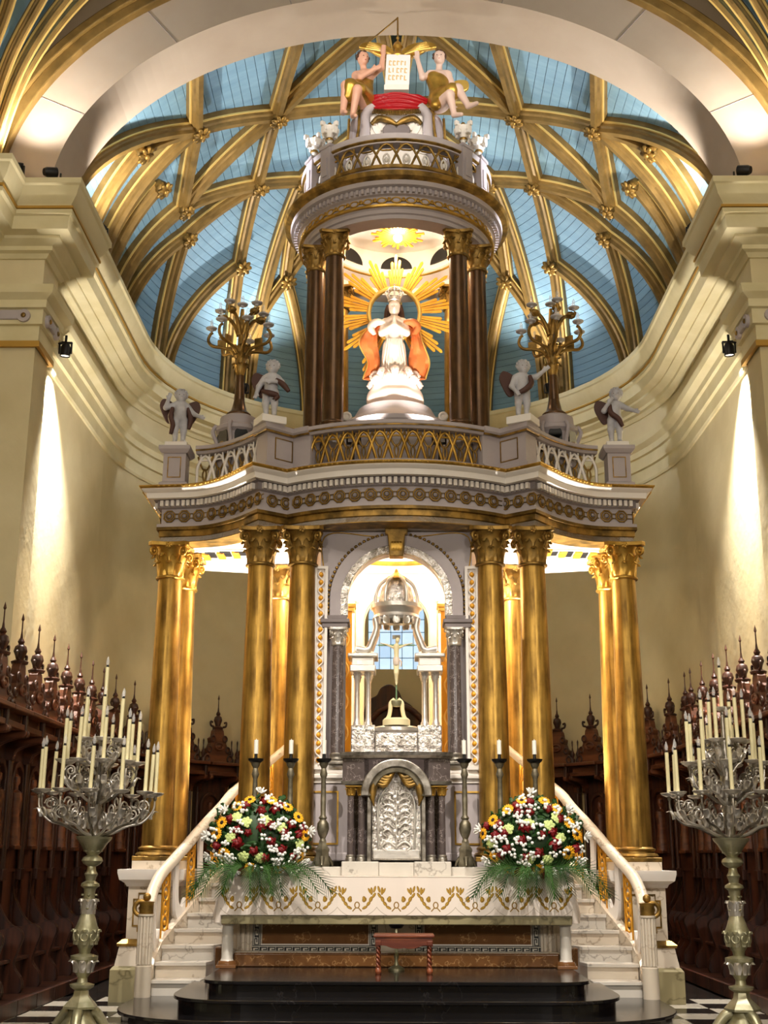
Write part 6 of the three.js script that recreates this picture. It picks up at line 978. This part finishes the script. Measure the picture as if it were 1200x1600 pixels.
// ================================================================ figures
function putto(label, pos, turn, { armL, armR, head = [0, 0.68, 0.02], wing, cloth, legs = 0 }) {
  const t = thing('putto_statue', label, 'statue', pos, turn);
  const caps = [[0, 0.38, 0, 0, 0.54, 0, 0.088, 0.08], [0, 0.44, 0.02, 0, 0.46, 0.03, 0.08, 0.07], [-0.045, 0.34, 0, -0.06, 0.19, 0.03 + legs, 0.062, 0.046], [-0.06, 0.19, 0.03 + legs, -0.055, 0.05, -0.01, 0.044, 0.03], [-0.055, 0.035, -0.01, -0.065, 0.025, 0.06, 0.028, 0.022], [0.045, 0.34, 0, 0.055, 0.19, 0.02, 0.062, 0.046], [0.055, 0.19, 0.02, 0.05, 0.05, 0, 0.044, 0.03], [0.05, 0.035, 0, 0.065, 0.025, 0.07, 0.028, 0.022],
    [-0.04, 0.56, 0, 0.04, 0.56, 0, 0.06, 0.06], [0, 0.57, 0, head[0] * 0.6, 0.62, 0.01, 0.04, 0.036], [head[0], head[1] - 0.01, head[2], head[0], head[1] + 0.02, head[2] - 0.01, 0.074, 0.078], [head[0], head[1] - 0.045, head[2] + 0.03, head[0], head[1] - 0.03, head[2] + 0.03, 0.045, 0.05], [head[0], head[1] - 0.005, head[2] + 0.072, head[0], head[1] - 0.018, head[2] + 0.082, 0.008, 0.012]];
  for (const s of [-1, 1]) caps.push([head[0] + s * 0.077, head[1] - 0.01, head[2], head[0] + s * 0.08, head[1] + 0.01, head[2] - 0.005, 0.014, 0.014]);
  for (const [s, arm] of [[-1, armL], [1, armR]]) { const [e, h] = arm; caps.push([s * 0.085, 0.55, 0, ...e, 0.045, 0.036], [...e, ...h, 0.035, 0.024]); const d = V3(h[0] - e[0], h[1] - e[1], h[2] - e[2]).normalize(); const q = V3(-d.y, d.x, 0).normalize(); caps.push([...h, h[0] + d.x * 0.03, h[1] + d.y * 0.03, h[2] + d.z * 0.03, 0.022, 0.018]); for (let f = -1.5; f <= 1.5; f++) caps.push([h[0] + d.x * 0.03 + q.x * f * 0.011, h[1] + d.y * 0.03 + q.y * f * 0.011, h[2] + d.z * 0.03, h[0] + d.x * 0.075 + q.x * f * 0.015, h[1] + d.y * 0.075 + q.y * f * 0.015, h[2] + d.z * 0.07 + 0.008, 0.008, 0.007]); caps.push([h[0] + q.x * 0.018, h[1] + q.y * 0.018, h[2] + 0.005, h[0] + d.x * 0.03 + q.x * 0.04, h[1] + d.y * 0.03 + q.y * 0.04, h[2] + 0.02, 0.009, 0.008]); }
  part('body', figure(caps, 80, 0.016), M.stoneFig, t);
  const hr = []; for (let i = 0; i < 34; i++) { const a = i * 2.4, u = 1 - i / 34 * 1.15, r = Math.sqrt(Math.max(0, 1 - u * u)); const z = r * Math.cos(a); if (z > 0.35 && u < 0.6) continue; hr.push(sph(0.022, head[0] + 0.08 * r * Math.sin(a), head[1] + 0.025 + 0.072 * u, head[2] - 0.012 + 0.08 * z, 1, 1, 1, 7, 5)); } part('hair', hr, M.stoneFig, t);
  for (const s of [-1, 1]) part('eye', sph(0.009, head[0] + s * 0.028, head[1] + 0.004, head[2] + 0.068, 1, 0.8, 0.6, 6, 5), M.greyDark, t); part('mouth', sph(0.012, head[0], head[1] - 0.04, head[2] + 0.074, 1.2, 0.4, 0.5, 6, 5), M.pink, t);
  part('sash', cloth.map(c => taper(c, q => 0.026 + 0.014 * Math.sin(q * PI), 18, 7)), M.brownCloth, t);
  const ws = smoothShape([[0, 0], [0.1, 0.1], [0.2, 0.13], [0.24, 0.05], [0.2, -0.08], [0.12, -0.2], [0.05, -0.16], [0.0, -0.08]]);
  for (const s of wing) part('wing', tr(sc(ext(ws, 0.025, 0.008), s, 1, 1), s * 0.03, 0.52, -0.09), M.brownCloth, t);
  return t;
}
putto('white marble cherub at the far left end of the terrace, hand to shoulder', [-2.95, 7.04, 0.42], 0.25, { armL: [[-0.2, 0.5, 0.02], [-0.17, 0.62, 0.05]], armR: [[0.17, 0.44, 0.03], [0.26, 0.38, 0.1]], wing: [1, -1], cloth: [[[-0.11, 0.5, 0.05], [-0.13, 0.36, 0.06], [-0.1, 0.24, 0.07], [-0.12, 0.12, 0.05]], [[0.1, 0.52, 0.03], [0.14, 0.36, 0.03], [0.12, 0.22, 0.02]]] });
putto('white marble cherub with folded arm on the left corner pedestal', [-1.62, 7.07, 1.36], -0.1, { armL: [[-0.16, 0.44, 0.0], [-0.18, 0.33, 0.04]], armR: [[0.15, 0.47, 0.06], [0.02, 0.46, 0.13]], head: [0.02, 0.69, 0.02], wing: [-1], cloth: [[[-0.1, 0.36, 0.05], [0, 0.31, 0.1], [0.1, 0.28, 0.06], [0.06, 0.22, 0.08]], [[0.08, 0.5, 0.08], [0.18, 0.42, 0.09], [0.25, 0.33, 0.08]]] });
putto('white marble cherub reaching its arm towards the candelabrum on the right corner pedestal', [1.62, 7.07, 1.36], 0.15, { armL: [[-0.14, 0.42, 0.02], [-0.1, 0.33, 0.08]], armR: [[0.18, 0.56, 0.04], [0.28, 0.64, 0.08]], head: [0.02, 0.69, 0.02], wing: [-1], cloth: [[[0.09, 0.56, 0.07], [0.1, 0.45, 0.09], [0.02, 0.36, 0.1], [-0.08, 0.31, 0.07]]] });
putto('white marble cherub with red-brown wing at the far right end of the terrace', [2.97, 7.04, 0.42], -0.2, { armL: [[-0.14, 0.46, 0.06], [-0.06, 0.56, 0.12]], armR: [[0.17, 0.48, 0.04], [0.27, 0.42, 0.1]], head: [0.03, 0.69, 0.03], wing: [-1], cloth: [[[-0.06, 0.54, 0.08], [-0.05, 0.42, 0.1], [0.05, 0.32, 0.1], [0.1, 0.22, 0.07]]] });
// ---------------------------------------------------------------- statue of the Virgin with rays
{
  const b = thing('statue_base', 'white drum and pink draped cloud base crowded with cherub heads under the statue', 'base', [-0.02, 6.34, 0]);
  part('drum', lathe([[0, 0], [0.78, 0], [0.78, 0.9], [0.82, 0.94], [0.82, 1.0], [0.74, 1.06], [0.6, 1.16], [0.52, 1.3], [0, 1.34]], 40), M.grey, b);
  const cl0 = part('cloud', figure([[-0.2, 1.5, 0, 0.2, 1.5, 0, 0.2, 0.2], [-0.1, 1.45, 0.15, 0.12, 1.45, 0.15, 0.18, 0.18], [-0.15, 1.66, 0.05, 0.15, 1.66, 0.05, 0.16, 0.16], [-0.25, 1.42, 0.1, -0.2, 1.4, -0.1, 0.14, 0.14], [0.26, 1.42, 0.1, 0.2, 1.4, -0.1, 0.14, 0.14], [0, 1.78, 0, 0, 1.8, 0, 0.15, 0.15]], 44, 0.06), M.pink, b);
  for (let i = 0; i < 11; i++) { const a = (i / 10 - 0.5) * 3.3, y = 1.72 + (i % 2) * 0.1, r = 0.33 - (i % 2) * 0.03; const o = part('cherub_head', [sph(0.062, 0, 0, 0, 1, 1.1, 1, 12, 9), sph(0.012, 0, -0.005, 0.062, 1, 1.2, 1, 6, 5), sph(0.02, -0.03, -0.02, 0.045, 1, 1, 0.7, 6, 5), sph(0.02, 0.03, -0.02, 0.045, 1, 1, 0.7, 6, 5)], M.skinPale, b, [r * Math.sin(a), y, r * Math.cos(a)], [0, a, 0]); mesh('hair', sph(0.064, 0, 0.02, -0.014, 1.03, 1.0, 1, 10, 8), M.pink, o); }
  for (const s of [-1, 1]) part('scroll', [tr(rt(cyl(0.06, 0.06, 0.12, 0, -0.06, 0, 16), PI / 2), s * 0.66, 1.12, 0.3), tr(new THREE.TorusGeometry(0.05, 0.02, 8, 16), s * 0.66, 1.12, 0.36)], M.white, b);
  const m = thing('virgin_statue', 'crowned statue of the Virgin in white gown and orange mantle, hands in prayer', 'statue', [-0.03, 8.12, 0.02]);
  const f = figure([[0, 0.0, 0, 0, 0.45, 0, 0.2, 0.16], [-0.07, 0.0, 0.05, -0.05, 0.5, 0.04, 0.13, 0.11], [0.07, 0.0, 0.06, 0.05, 0.5, 0.04, 0.13, 0.1], [0.02, 0.1, 0.1, 0.03, 0.45, 0.09, 0.07, 0.06], [0, 0.45, 0, 0, 0.62, 0, 0.14, 0.12], [0, 0.62, 0, 0, 0.86, 0, 0.12, 0.13], [-0.1, 0.88, 0, 0.1, 0.88, 0, 0.07, 0.07], [0, 0.9, 0, 0, 0.99, 0.01, 0.05, 0.045], [-0.13, 0.88, 0, -0.17, 0.7, 0.06, 0.065, 0.055], [-0.17, 0.7, 0.06, -0.03, 0.76, 0.16, 0.052, 0.034], [0.13, 0.88, 0, 0.17, 0.7, 0.06, 0.065, 0.055], [0.17, 0.7, 0.06, 0.03, 0.76, 0.16, 0.052, 0.034], [-0.016, 0.77, 0.17, -0.012, 0.9, 0.17, 0.022, 0.012], [0.016, 0.77, 0.17, 0.012, 0.9, 0.17, 0.022, 0.012], [0, 1.06, 0.02, 0, 1.13, 0.015, 0.075, 0.085], [0, 1.02, 0.045, 0, 1.03, 0.05, 0.045, 0.04], [0, 1.08, 0.1, 0, 1.065, 0.112, 0.01, 0.014]], 90, 0.022);
  part('body', f, M.gown, m);
  const folds = []; for (let i = 0; i < 9; i++) { const x = -0.14 + i * 0.035; folds.push(taper([[x * 0.7, 0.58, 0.13], [x * 0.9, 0.35, 0.16], [x * 1.2 + 0.01 * (i % 2), 0.1, 0.19 - Math.abs(x) * 0.3], [x * 1.4, -0.06, 0.19 - Math.abs(x) * 0.4]], q => 0.01 + 0.012 * q, 12, 6)); } part('gown_folds', folds, M.gown, m);
  part('hair', [...[0, 1, 2, 3, 4, 5, 6].map(i => taper([[(-0.08 + i * 0.027), 1.16, -0.02], [(-0.11 + i * 0.036), 1.08, -0.05], [(-0.12 + i * 0.04), 0.95, -0.04]], () => 0.03, 10, 6)), sph(0.088, 0, 1.13, -0.012, 1, 0.9, 1, 14, 10)], M.hair, m);
  for (const s of [-1, 1]) part('eye', sph(0.009, s * 0.03, 1.1, 0.088, 1, 0.7, 0.5, 6, 5), M.hair, m); part('mouth', sph(0.014, 0, 1.035, 0.088, 1.2, 0.4, 0.5, 6, 5), M.red, m);
  // mantle, billowing to both sides
  for (const s of [-1, 1]) {
    const C1 = [[s * 0.1, 0.92, -0.02], [s * 0.22, 0.78, 0.0], [s * 0.24, 0.55, 0.04], [s * 0.2, 0.3, 0.02], [s * 0.24, 0.05, 0.0]], C2 = [[s * 0.16, 0.94, -0.06], [s * (s < 0 ? 0.38 : 0.34), 0.8, -0.06], [s * (s < 0 ? 0.5 : 0.4), 0.58, 0.04], [s * (s < 0 ? 0.38 : 0.5), 0.28, 0.0], [s * 0.44, 0.0, 0.02]];
    const a = curve(C1).getPoints(20), c = curve(C2).getPoints(20); const rows = a.map((p, i) => { const q = c[i], k = 5, o = []; for (let j = 0; j <= k; j++) { const u = j / k; const z = 0.04 * Math.sin(u * 7 + i * 0.35); o.push([p.x + (q.x - p.x) * u, p.y + (q.y - p.y) * u, p.z + (q.z - p.z) * u + z]); } for (let j = k; j >= 0; j--) { const r = o[j]; o.push([r[0], r[1], r[2] - 0.03]); } return o; });
    const mt = part('mantle', loft(rows, true, 1.0), M.mantle, m); mesh('gilt_hem', tube(rows.map(r => r[5]), 0.012, 40, 6), M.goldBright, mt);
    part('ruffle', taper([[s * 0.14, 0.86, 0.06], [s * 0.26, 0.84, 0.1], [s * 0.33, 0.76, 0.1], [s * 0.28, 0.66, 0.1]], q => 0.03 + 0.03 * Math.sin(PI * q), 20, 8), s < 0 ? M.gown : M.mantle, m);
  }
  const cr = thing('crown', 'silver crown on the head of the Virgin statue', 'crown', [-0.03, 9.32, 0.02]);
  part('band', lathe([[0.08, 0], [0.092, 0.01], [0.094, 0.05], [0.084, 0.06]], 24), M.silver, cr); const ar = []; for (let i = 0; i < 8; i++) { const a = i * PI / 4; ar.push(tube([[0.09 * Math.sin(a), 0.05, 0.09 * Math.cos(a)], [0.125 * Math.sin(a), 0.15, 0.125 * Math.cos(a)], [0.07 * Math.sin(a), 0.2, 0.07 * Math.cos(a)], [0, 0.19, 0]], 0.01, 14, 5), sph(0.016, 0.125 * Math.sin(a), 0.14, 0.125 * Math.cos(a), 1, 1, 1, 6, 5)); } part('arches', ar, M.silver, cr); part('orb', [sph(0.028, 0, 0.22, 0), bx(0.01, 0.06, 0.01, 0, 0.27, 0), bx(0.04, 0.01, 0.01, 0, 0.275, 0)], M.silver, cr);
  const g = thing('sunburst', 'gilded sunburst of straight rays around an oval ring behind the Virgin statue', 'sunburst', [-0.03, 9.22, -0.16]);
  const ov = []; for (let i = 0; i < 48; i++) { const a = i / 48 * 2 * PI; ov.push([0.37 * Math.cos(a), 0.4 * Math.sin(a), 0]); } part('ring', tube(ov, 0.035, 80, 10, true), M.goldBright, g);
  const ray = new Map(); const len = [0.34, 0.48, 0.58, 0.44, 0.3];
  let idx = 0; for (let b2 = 0; b2 < 14; b2++) for (let j = 0; j < 5; j++) { const a = (b2 + (j + 0.8) / 6.4) * 2 * PI / 14; if (Math.sin(a) < -0.93) continue; const L = len[j] * (b2 % 2 ? 1 : 0.88) * (Math.abs(Math.cos(a)) > 0.3 ? 1 : 0.9); const key = L.toFixed(3); if (!ray.has(key)) ray.set(key, prep(ext(poly([[-0.009, 0], [0.009, 0], [0.019, L * 0.96], [0.0, L], [-0.019, L * 0.94]]), 0.02, 0.003))); const o = part('ray', ray.get(key), M.goldPaint, g, [0.39 * Math.cos(a), 0.42 * Math.sin(a), -0.01 + 0.006 * (j % 2)], [0, 0, a - PI / 2]); }
  // small sunburst lamp in the crown of the temple
  const lampT = thing('ceiling_sunburst', 'small gilded sunburst lamp glowing under the temple ceiling', 'lamp', [0.02, 10.36, 0.05]);
  const rg = [0.2, 0.26, 0.32].map(L => prep(ext(poly([[-0.009, 0], [0.009, 0], [0.018, L], [-0.018, L]]), 0.015, 0.003))); for (let i = 0; i < 32; i++) part('ray', rg[(i * 2) % 3], M.goldPaint, lampT, [0.07 * Math.sin(i * PI / 16), 0, 0.07 * Math.cos(i * PI / 16)], [-PI / 2 + 0.0, 0, 0]).rotation.set(PI / 2, 0, -i * PI / 16, 'YXZ');
  part('glow_bulb', sph(0.07, 0, -0.03, 0), M.lamp, lampT); part('rod', cyl(0.01, 0.01, 0.26, 0, 0, 0, 8), M.iron, lampT);
}
// ---------------------------------------------------------------- crowning group
{
  const t = thing('crowning_pedestal', 'white scrolled pedestal with heart shield on top of the round temple', 'pedestal', [0, 10.72, 0.25]);
  part('core', [bs(0.86, 1.42, 0.6, 0, 0, 0, 0.03)], M.white, t);
  for (const s of [-1, 1]) for (const [x, z, sc1] of [[0.46, 0.34, 1], [0.62, 0.12, 1.05]]) { const o = part('scroll_console', taper([[s * (x + 0.22), 0.05, z], [s * (x + 0.12), 0.4, z + 0.02], [s * x, 0.9, z + 0.02], [s * (x - 0.02), 1.3, z], [s * (x - 0.12), 1.42, z]], q => 0.1 - 0.03 * q, 24, 8), M.grey, t); mesh('gilt_edge', tube([[s * (x + 0.3), 0.1, z + 0.07], [s * (x + 0.2), 0.45, z + 0.08], [s * (x + 0.09), 0.95, z + 0.08], [s * (x + 0.07), 1.32, z + 0.06]], 0.022, 20, 6), M.goldDark, o); }
  part('cornice', [bs(1.16, 0.07, 0.74, 0, 1.38, 0, 0.02), bs(1.06, 0.05, 0.68, 0, 1.33, 0, 0.015)], M.goldDark, t);
  const heart = new THREE.Shape(); heart.moveTo(0, -0.16); heart.bezierCurveTo(0.22, -0.02, 0.22, 0.16, 0.1, 0.16); heart.bezierCurveTo(0.04, 0.16, 0, 0.12, 0, 0.08); heart.bezierCurveTo(0, 0.12, -0.04, 0.16, -0.1, 0.16); heart.bezierCurveTo(-0.22, 0.16, -0.22, -0.02, 0, -0.16);
  part('heart_shield', tr(ext(heart, 0.06, 0.02), 0, 0.92, 0.32), M.greyDark, t);
  const fo = []; for (const s of [-1, 1]) for (let i = 0; i < 6; i++) { const l = leafGeo(0.22, 0.12, 0.05); l.rotateZ(s * (0.4 - i * 0.42)); l.translate(s * (0.2 + 0.02 * i), 1.12 - i * 0.08, 0.32); fo.push(l); } part('white_foliage', fo, M.white, t);
  const fg = []; for (const s of [-1, 1]) { fg.push(taper([[0, 1.1, 0.38], [s * 0.12, 1.16, 0.4], [s * 0.26, 1.2, 0.38], [s * 0.36, 1.12, 0.36]], q => 0.03 + 0.02 * Math.sin(PI * q), 16, 7)); } part('gilt_wings', fg, M.goldDark, t);
  // red drape
  const d = thing('red_drape', 'red swagged drape with gold fringe hanging under the white tablet', 'drape', [0, 12.2, 0.55]);
  { const rows = []; for (let i = 0; i <= 28; i++) { const u = i / 28 * 2 - 1; const sag = 0.16 * (1 - u * u) + 0.06; const o = []; for (let j = 0; j <= 24; j++) { const v = j / 24; o.push([u * 0.46 * (1 - 0.05 * v), 0.12 * (1 - 0.35 * u * u) - v * (sag + 0.08), 0.1 * (1 - u * u) + 0.016 * Math.sin(v * 26 - u * u * 9) + 0.05 * v * (1 - v) + 0.04]); } for (let j = 24; j >= 0; j--) o.push([o[j][0], o[j][1], o[j][2] - 0.03]); rows.push(o); } part('cloth', loft(rows, true, 1.2), M.red, d);
    const fr = []; for (let i = 0; i <= 40; i++) { const u = i / 40 * 2 - 1; const y = 0.12 * (1 - 0.35 * u * u) - (0.16 * (1 - u * u) + 0.13); fr.push(bar([u * 0.44, y + 0.01, 0.1 * (1 - u * u) + 0.03], [u * 0.43, y - 0.09, 0.1 * (1 - u * u) + 0.03], 0.008, 4)); } stuff(part('gold_fringe', fr, M.goldDark, d)); }
  // tablet
  const tb = thing('white_tablet', 'white inscribed tablet with faint gold lettering between the two angels', 'tablet', [0, 12.38, 0.6]);
  const c = document.createElement('canvas'); c.width = 128; c.height = 192; const x = c.getContext('2d'); x.fillStyle = '#ece9ea'; x.fillRect(0, 0, 128, 192); x.strokeStyle = '#d9b878'; x.lineWidth = 6; let sd = 5; for (let r = 0; r < 3; r++) for (let i = 0; i < 5; i++) { sd = (sd * 16807) % 2147483647; const X = 18 + i * 21, Y = 40 + r * 46; x.beginPath(); x.moveTo(X, Y); x.lineTo(X, Y + 28); if (sd % 2) x.lineTo(X + 11, Y + 28); if (sd % 3) { x.moveTo(X, Y); x.lineTo(X + 12, Y + 6); } x.stroke(); }
  const tx = new THREE.CanvasTexture(c); tx.colorSpace = THREE.SRGBColorSpace; tx.magFilter = THREE.LinearFilter;
  const pl = bx(0.35, 0.54, 0.06); pl.userData.keepUV = true; part('slab', pl, S({ map: tx, roughness: 0.4 }), tb, [0.02, 0.35, 0], [-0.08, 0, -0.04]); part('foot', bs(0.36, 0.09, 0.12, 0, 0.0, 0, 0.01), M.white, tb);
  // gilt eagle-like wings and rod above the tablet
  const gl = thing('gilt_crest', 'gilt spread wings and knob with a thin rod above the white tablet', 'ornament', [0.02, 13.0, 0.5]);
  const ws = smoothShape([[0.05, 0.02], [0.15, 0.14], [0.3, 0.2], [0.5, 0.2], [0.56, 0.14], [0.42, 0.1], [0.3, 0.02], [0.15, -0.04]]); for (const s of [-1, 1]) { const o = part('wing', tr(sc(ext(ws, 0.04, 0.012), s, 1, 1), 0, 0.04, 0), M.gold, gl); mesh('feathers', [0, 1, 2, 3].map(i => taper([[s * (0.1 + 0.03 * i), 0.04 + 0.02 * i, 0.06], [s * (0.3 + 0.02 * i), 0.1 + 0.035 * i, 0.07], [s * (0.48 - 0.02 * i), 0.14 + 0.035 * i, 0.06]], q => 0.016 + 0.012 * Math.sin(PI * q), 10, 6)), M.goldBright, o); }
  part('body', lathe([[0, -0.06], [0.1, -0.04], [0.12, 0.02], [0.06, 0.1], [0.05, 0.16], [0.08, 0.2], [0.06, 0.26], [0.02, 0.3], [0, 0.32]], 16), M.gold, gl); part('rod', [cyl(0.014, 0.012, 0.44, 0, 0.28, 0, 8), bar([0, 0.71, 0], [-0.42, 0.34, -0.05], 0.012, 6), sph(0.025, 0, 0.36, 0)], M.goldDark, gl);
  // seated angels
  function angel(label, caps, robe, headC, face, wings, skin) {
    const a = thing('angel_statue', label, 'statue', [0, 0, 0]); const [hx0, hy, hz] = headC; const F = V3(...face).normalize();
    caps.push([hx0, hy - 0.01, hz, hx0, hy + 0.04, hz, 0.078, 0.085], [hx0 + F.x * 0.03, hy - 0.06, hz + F.z * 0.04, hx0 + F.x * 0.03, hy - 0.04, hz + F.z * 0.04, 0.045, 0.05], [hx0 + F.x * 0.085, hy, hz + F.z * 0.085, hx0 + F.x * 0.095, hy - 0.02, hz + F.z * 0.095, 0.01, 0.014]);
    part('body', figure(caps, 96, 0.022), skin, a); part('robe', figure(robe, 72, 0.04), M.gold, a);
    const hr = []; for (let i = 0; i < 40; i++) { const q = i * 2.4, u = 1 - i / 40 * 1.3, r = Math.sqrt(Math.max(0, 1 - u * u)); const n = V3(r * Math.sin(q), u, r * Math.cos(q)); if (n.dot(F) > 0.3 && u < 0.7) continue; hr.push(sph(0.026, hx0 + 0.085 * n.x, hy + 0.03 + 0.085 * n.y, hz + 0.085 * n.z - 0.0, 1, 1, 1, 7, 5)); } part('hair', hr, M.hair, a);
    const side = V3(F.z, 0, -F.x); for (const s of [-1, 1]) part('eye', sph(0.01, hx0 + F.x * 0.075 + side.x * s * 0.03, hy + 0.015, hz + F.z * 0.075 + side.z * s * 0.03, 1, 0.7, 1, 6, 5), M.hair, a); part('mouth', sph(0.014, hx0 + F.x * 0.08, hy - 0.05, hz + F.z * 0.08, 1.1, 0.5, 1, 6, 5), M.red, a);
    if (wings) part('wing', tr(sc(ext(smoothShape([[0, 0], [0.14, 0.12], [0.3, 0.12], [0.32, 0.02], [0.2, -0.06], [0.06, -0.08]]), 0.04, 0.01), wings, 1, 1), hx0 + wings * 0.1, hy - 0.42, hz - 0.16), M.goldBright, a);
    return a;
  }
  const hand = (h, d) => { const D = V3(...d).normalize(), q = V3(-D.y, D.x, 0.2).normalize(), o = [[...h, h[0] + D.x * 0.05, h[1] + D.y * 0.05, h[2] + D.z * 0.05, 0.032, 0.028]]; for (let f = -1.5; f <= 1.5; f++) o.push([h[0] + D.x * 0.05 + q.x * f * 0.016, h[1] + D.y * 0.05 + q.y * f * 0.016, h[2] + D.z * 0.05, h[0] + D.x * (0.12 - 0.01 * Math.abs(f)) + q.x * f * 0.02, h[1] + D.y * (0.12 - 0.01 * Math.abs(f)) + q.y * f * 0.02, h[2] + D.z * 0.11 + 0.015, 0.011, 0.009]); o.push([h[0] + q.x * 0.025, h[1] + q.y * 0.025, h[2], h[0] + D.x * 0.04 + q.x * 0.06, h[1] + D.y * 0.04 + q.y * 0.06, h[2] + 0.02, 0.012, 0.01]); return o; };
  angel('seated angel with tan skin and gold drapery left of the white tablet, arm raised', [[-0.55, 12.24, 0.55, -0.46, 12.62, 0.58, 0.13, 0.13], [-0.58, 12.66, 0.58, -0.36, 12.7, 0.58, 0.075, 0.075], [-0.47, 12.7, 0.58, -0.49, 12.84, 0.6, 0.05, 0.045], [-0.35, 12.7, 0.58, -0.22, 12.74, 0.66, 0.06, 0.046], [-0.22, 12.74, 0.66, -0.19, 12.98, 0.66, 0.045, 0.032], ...hand([-0.19, 13.0, 0.66], [0.05, 1, 0]), [-0.59, 12.65, 0.6, -0.52, 12.5, 0.78, 0.06, 0.046], [-0.52, 12.5, 0.78, -0.34, 12.62, 0.78, 0.045, 0.032], ...hand([-0.33, 12.63, 0.78], [0.9, 0.4, 0]), [-0.56, 12.22, 0.6, -0.72, 12.28, 0.9, 0.105, 0.075], [-0.72, 12.28, 0.9, -0.76, 11.9, 0.86, 0.07, 0.042], [-0.76, 11.86, 0.86, -0.72, 11.8, 0.98, 0.04, 0.03], [-0.5, 12.2, 0.6, -0.56, 12.2, 0.92, 0.105, 0.075], [-0.56, 12.2, 0.92, -0.62, 11.86, 0.84, 0.068, 0.04], [-0.62, 11.82, 0.84, -0.58, 11.76, 0.95, 0.04, 0.03]], [[-0.54, 12.3, 0.58, -0.66, 12.28, 0.88, 0.17, 0.115], [-0.46, 12.6, 0.56, -0.5, 12.4, 0.58, 0.13, 0.15], [-0.66, 12.26, 0.88, -0.7, 12.12, 0.86, 0.11, 0.09], [-0.5, 12.42, 0.58, -0.56, 12.36, 0.7, 0.16, 0.14], [-0.6, 12.2, 0.62, -0.74, 12.08, 0.7, 0.13, 0.07], [-0.44, 12.26, 0.6, -0.52, 12.24, 0.86, 0.13, 0.1]], [-0.49, 12.91, 0.62], [0.5, -0.1, 0.9], 0, M.skin);
  angel('seated angel with pale skin and gold top right of the white tablet, arm hanging down', [[0.62, 12.2, 0.55, 0.62, 12.6, 0.58, 0.13, 0.13], [0.5, 12.67, 0.58, 0.74, 12.67, 0.58, 0.075, 0.075], [0.62, 12.7, 0.58, 0.63, 12.86, 0.6, 0.05, 0.045], [0.49, 12.66, 0.6, 0.38, 12.56, 0.68, 0.06, 0.046], [0.38, 12.56, 0.68, 0.31, 12.86, 0.68, 0.045, 0.032], ...hand([0.31, 12.88, 0.68], [-0.1, 1, 0]), [0.75, 12.65, 0.58, 0.84, 12.36, 0.66, 0.062, 0.048], [0.84, 12.36, 0.66, 0.8, 12.04, 0.78, 0.046, 0.032], ...hand([0.8, 12.02, 0.78], [0.15, -1, 0.1]), [0.66, 12.16, 0.6, 0.88, 12.26, 0.84, 0.105, 0.078], [0.88, 12.26, 0.84, 1.02, 11.98, 0.86, 0.07, 0.042], [1.02, 11.96, 0.86, 1.14, 11.96, 0.94, 0.04, 0.03], [0.62, 12.14, 0.62, 0.76, 12.14, 0.88, 0.1, 0.075], [0.76, 12.14, 0.88, 0.82, 11.84, 0.86, 0.065, 0.04], [0.82, 11.82, 0.86, 0.92, 11.78, 0.94, 0.04, 0.03]], [[0.62, 12.24, 0.58, 0.8, 12.24, 0.8, 0.17, 0.13], [0.6, 12.52, 0.6, 0.64, 12.34, 0.6, 0.145, 0.15], [0.54, 12.58, 0.62, 0.66, 12.5, 0.64, 0.11, 0.1], [0.6, 12.2, 0.64, 0.56, 12.06, 0.74, 0.12, 0.08]], [0.63, 12.92, 0.62], [-0.1, -0.05, 1], 1, M.skinPale);
}
scene.traverse(o => { if (o.isMesh) { o.castShadow = true; o.receiveShadow = true; } });
renderer.render(scene, camera);
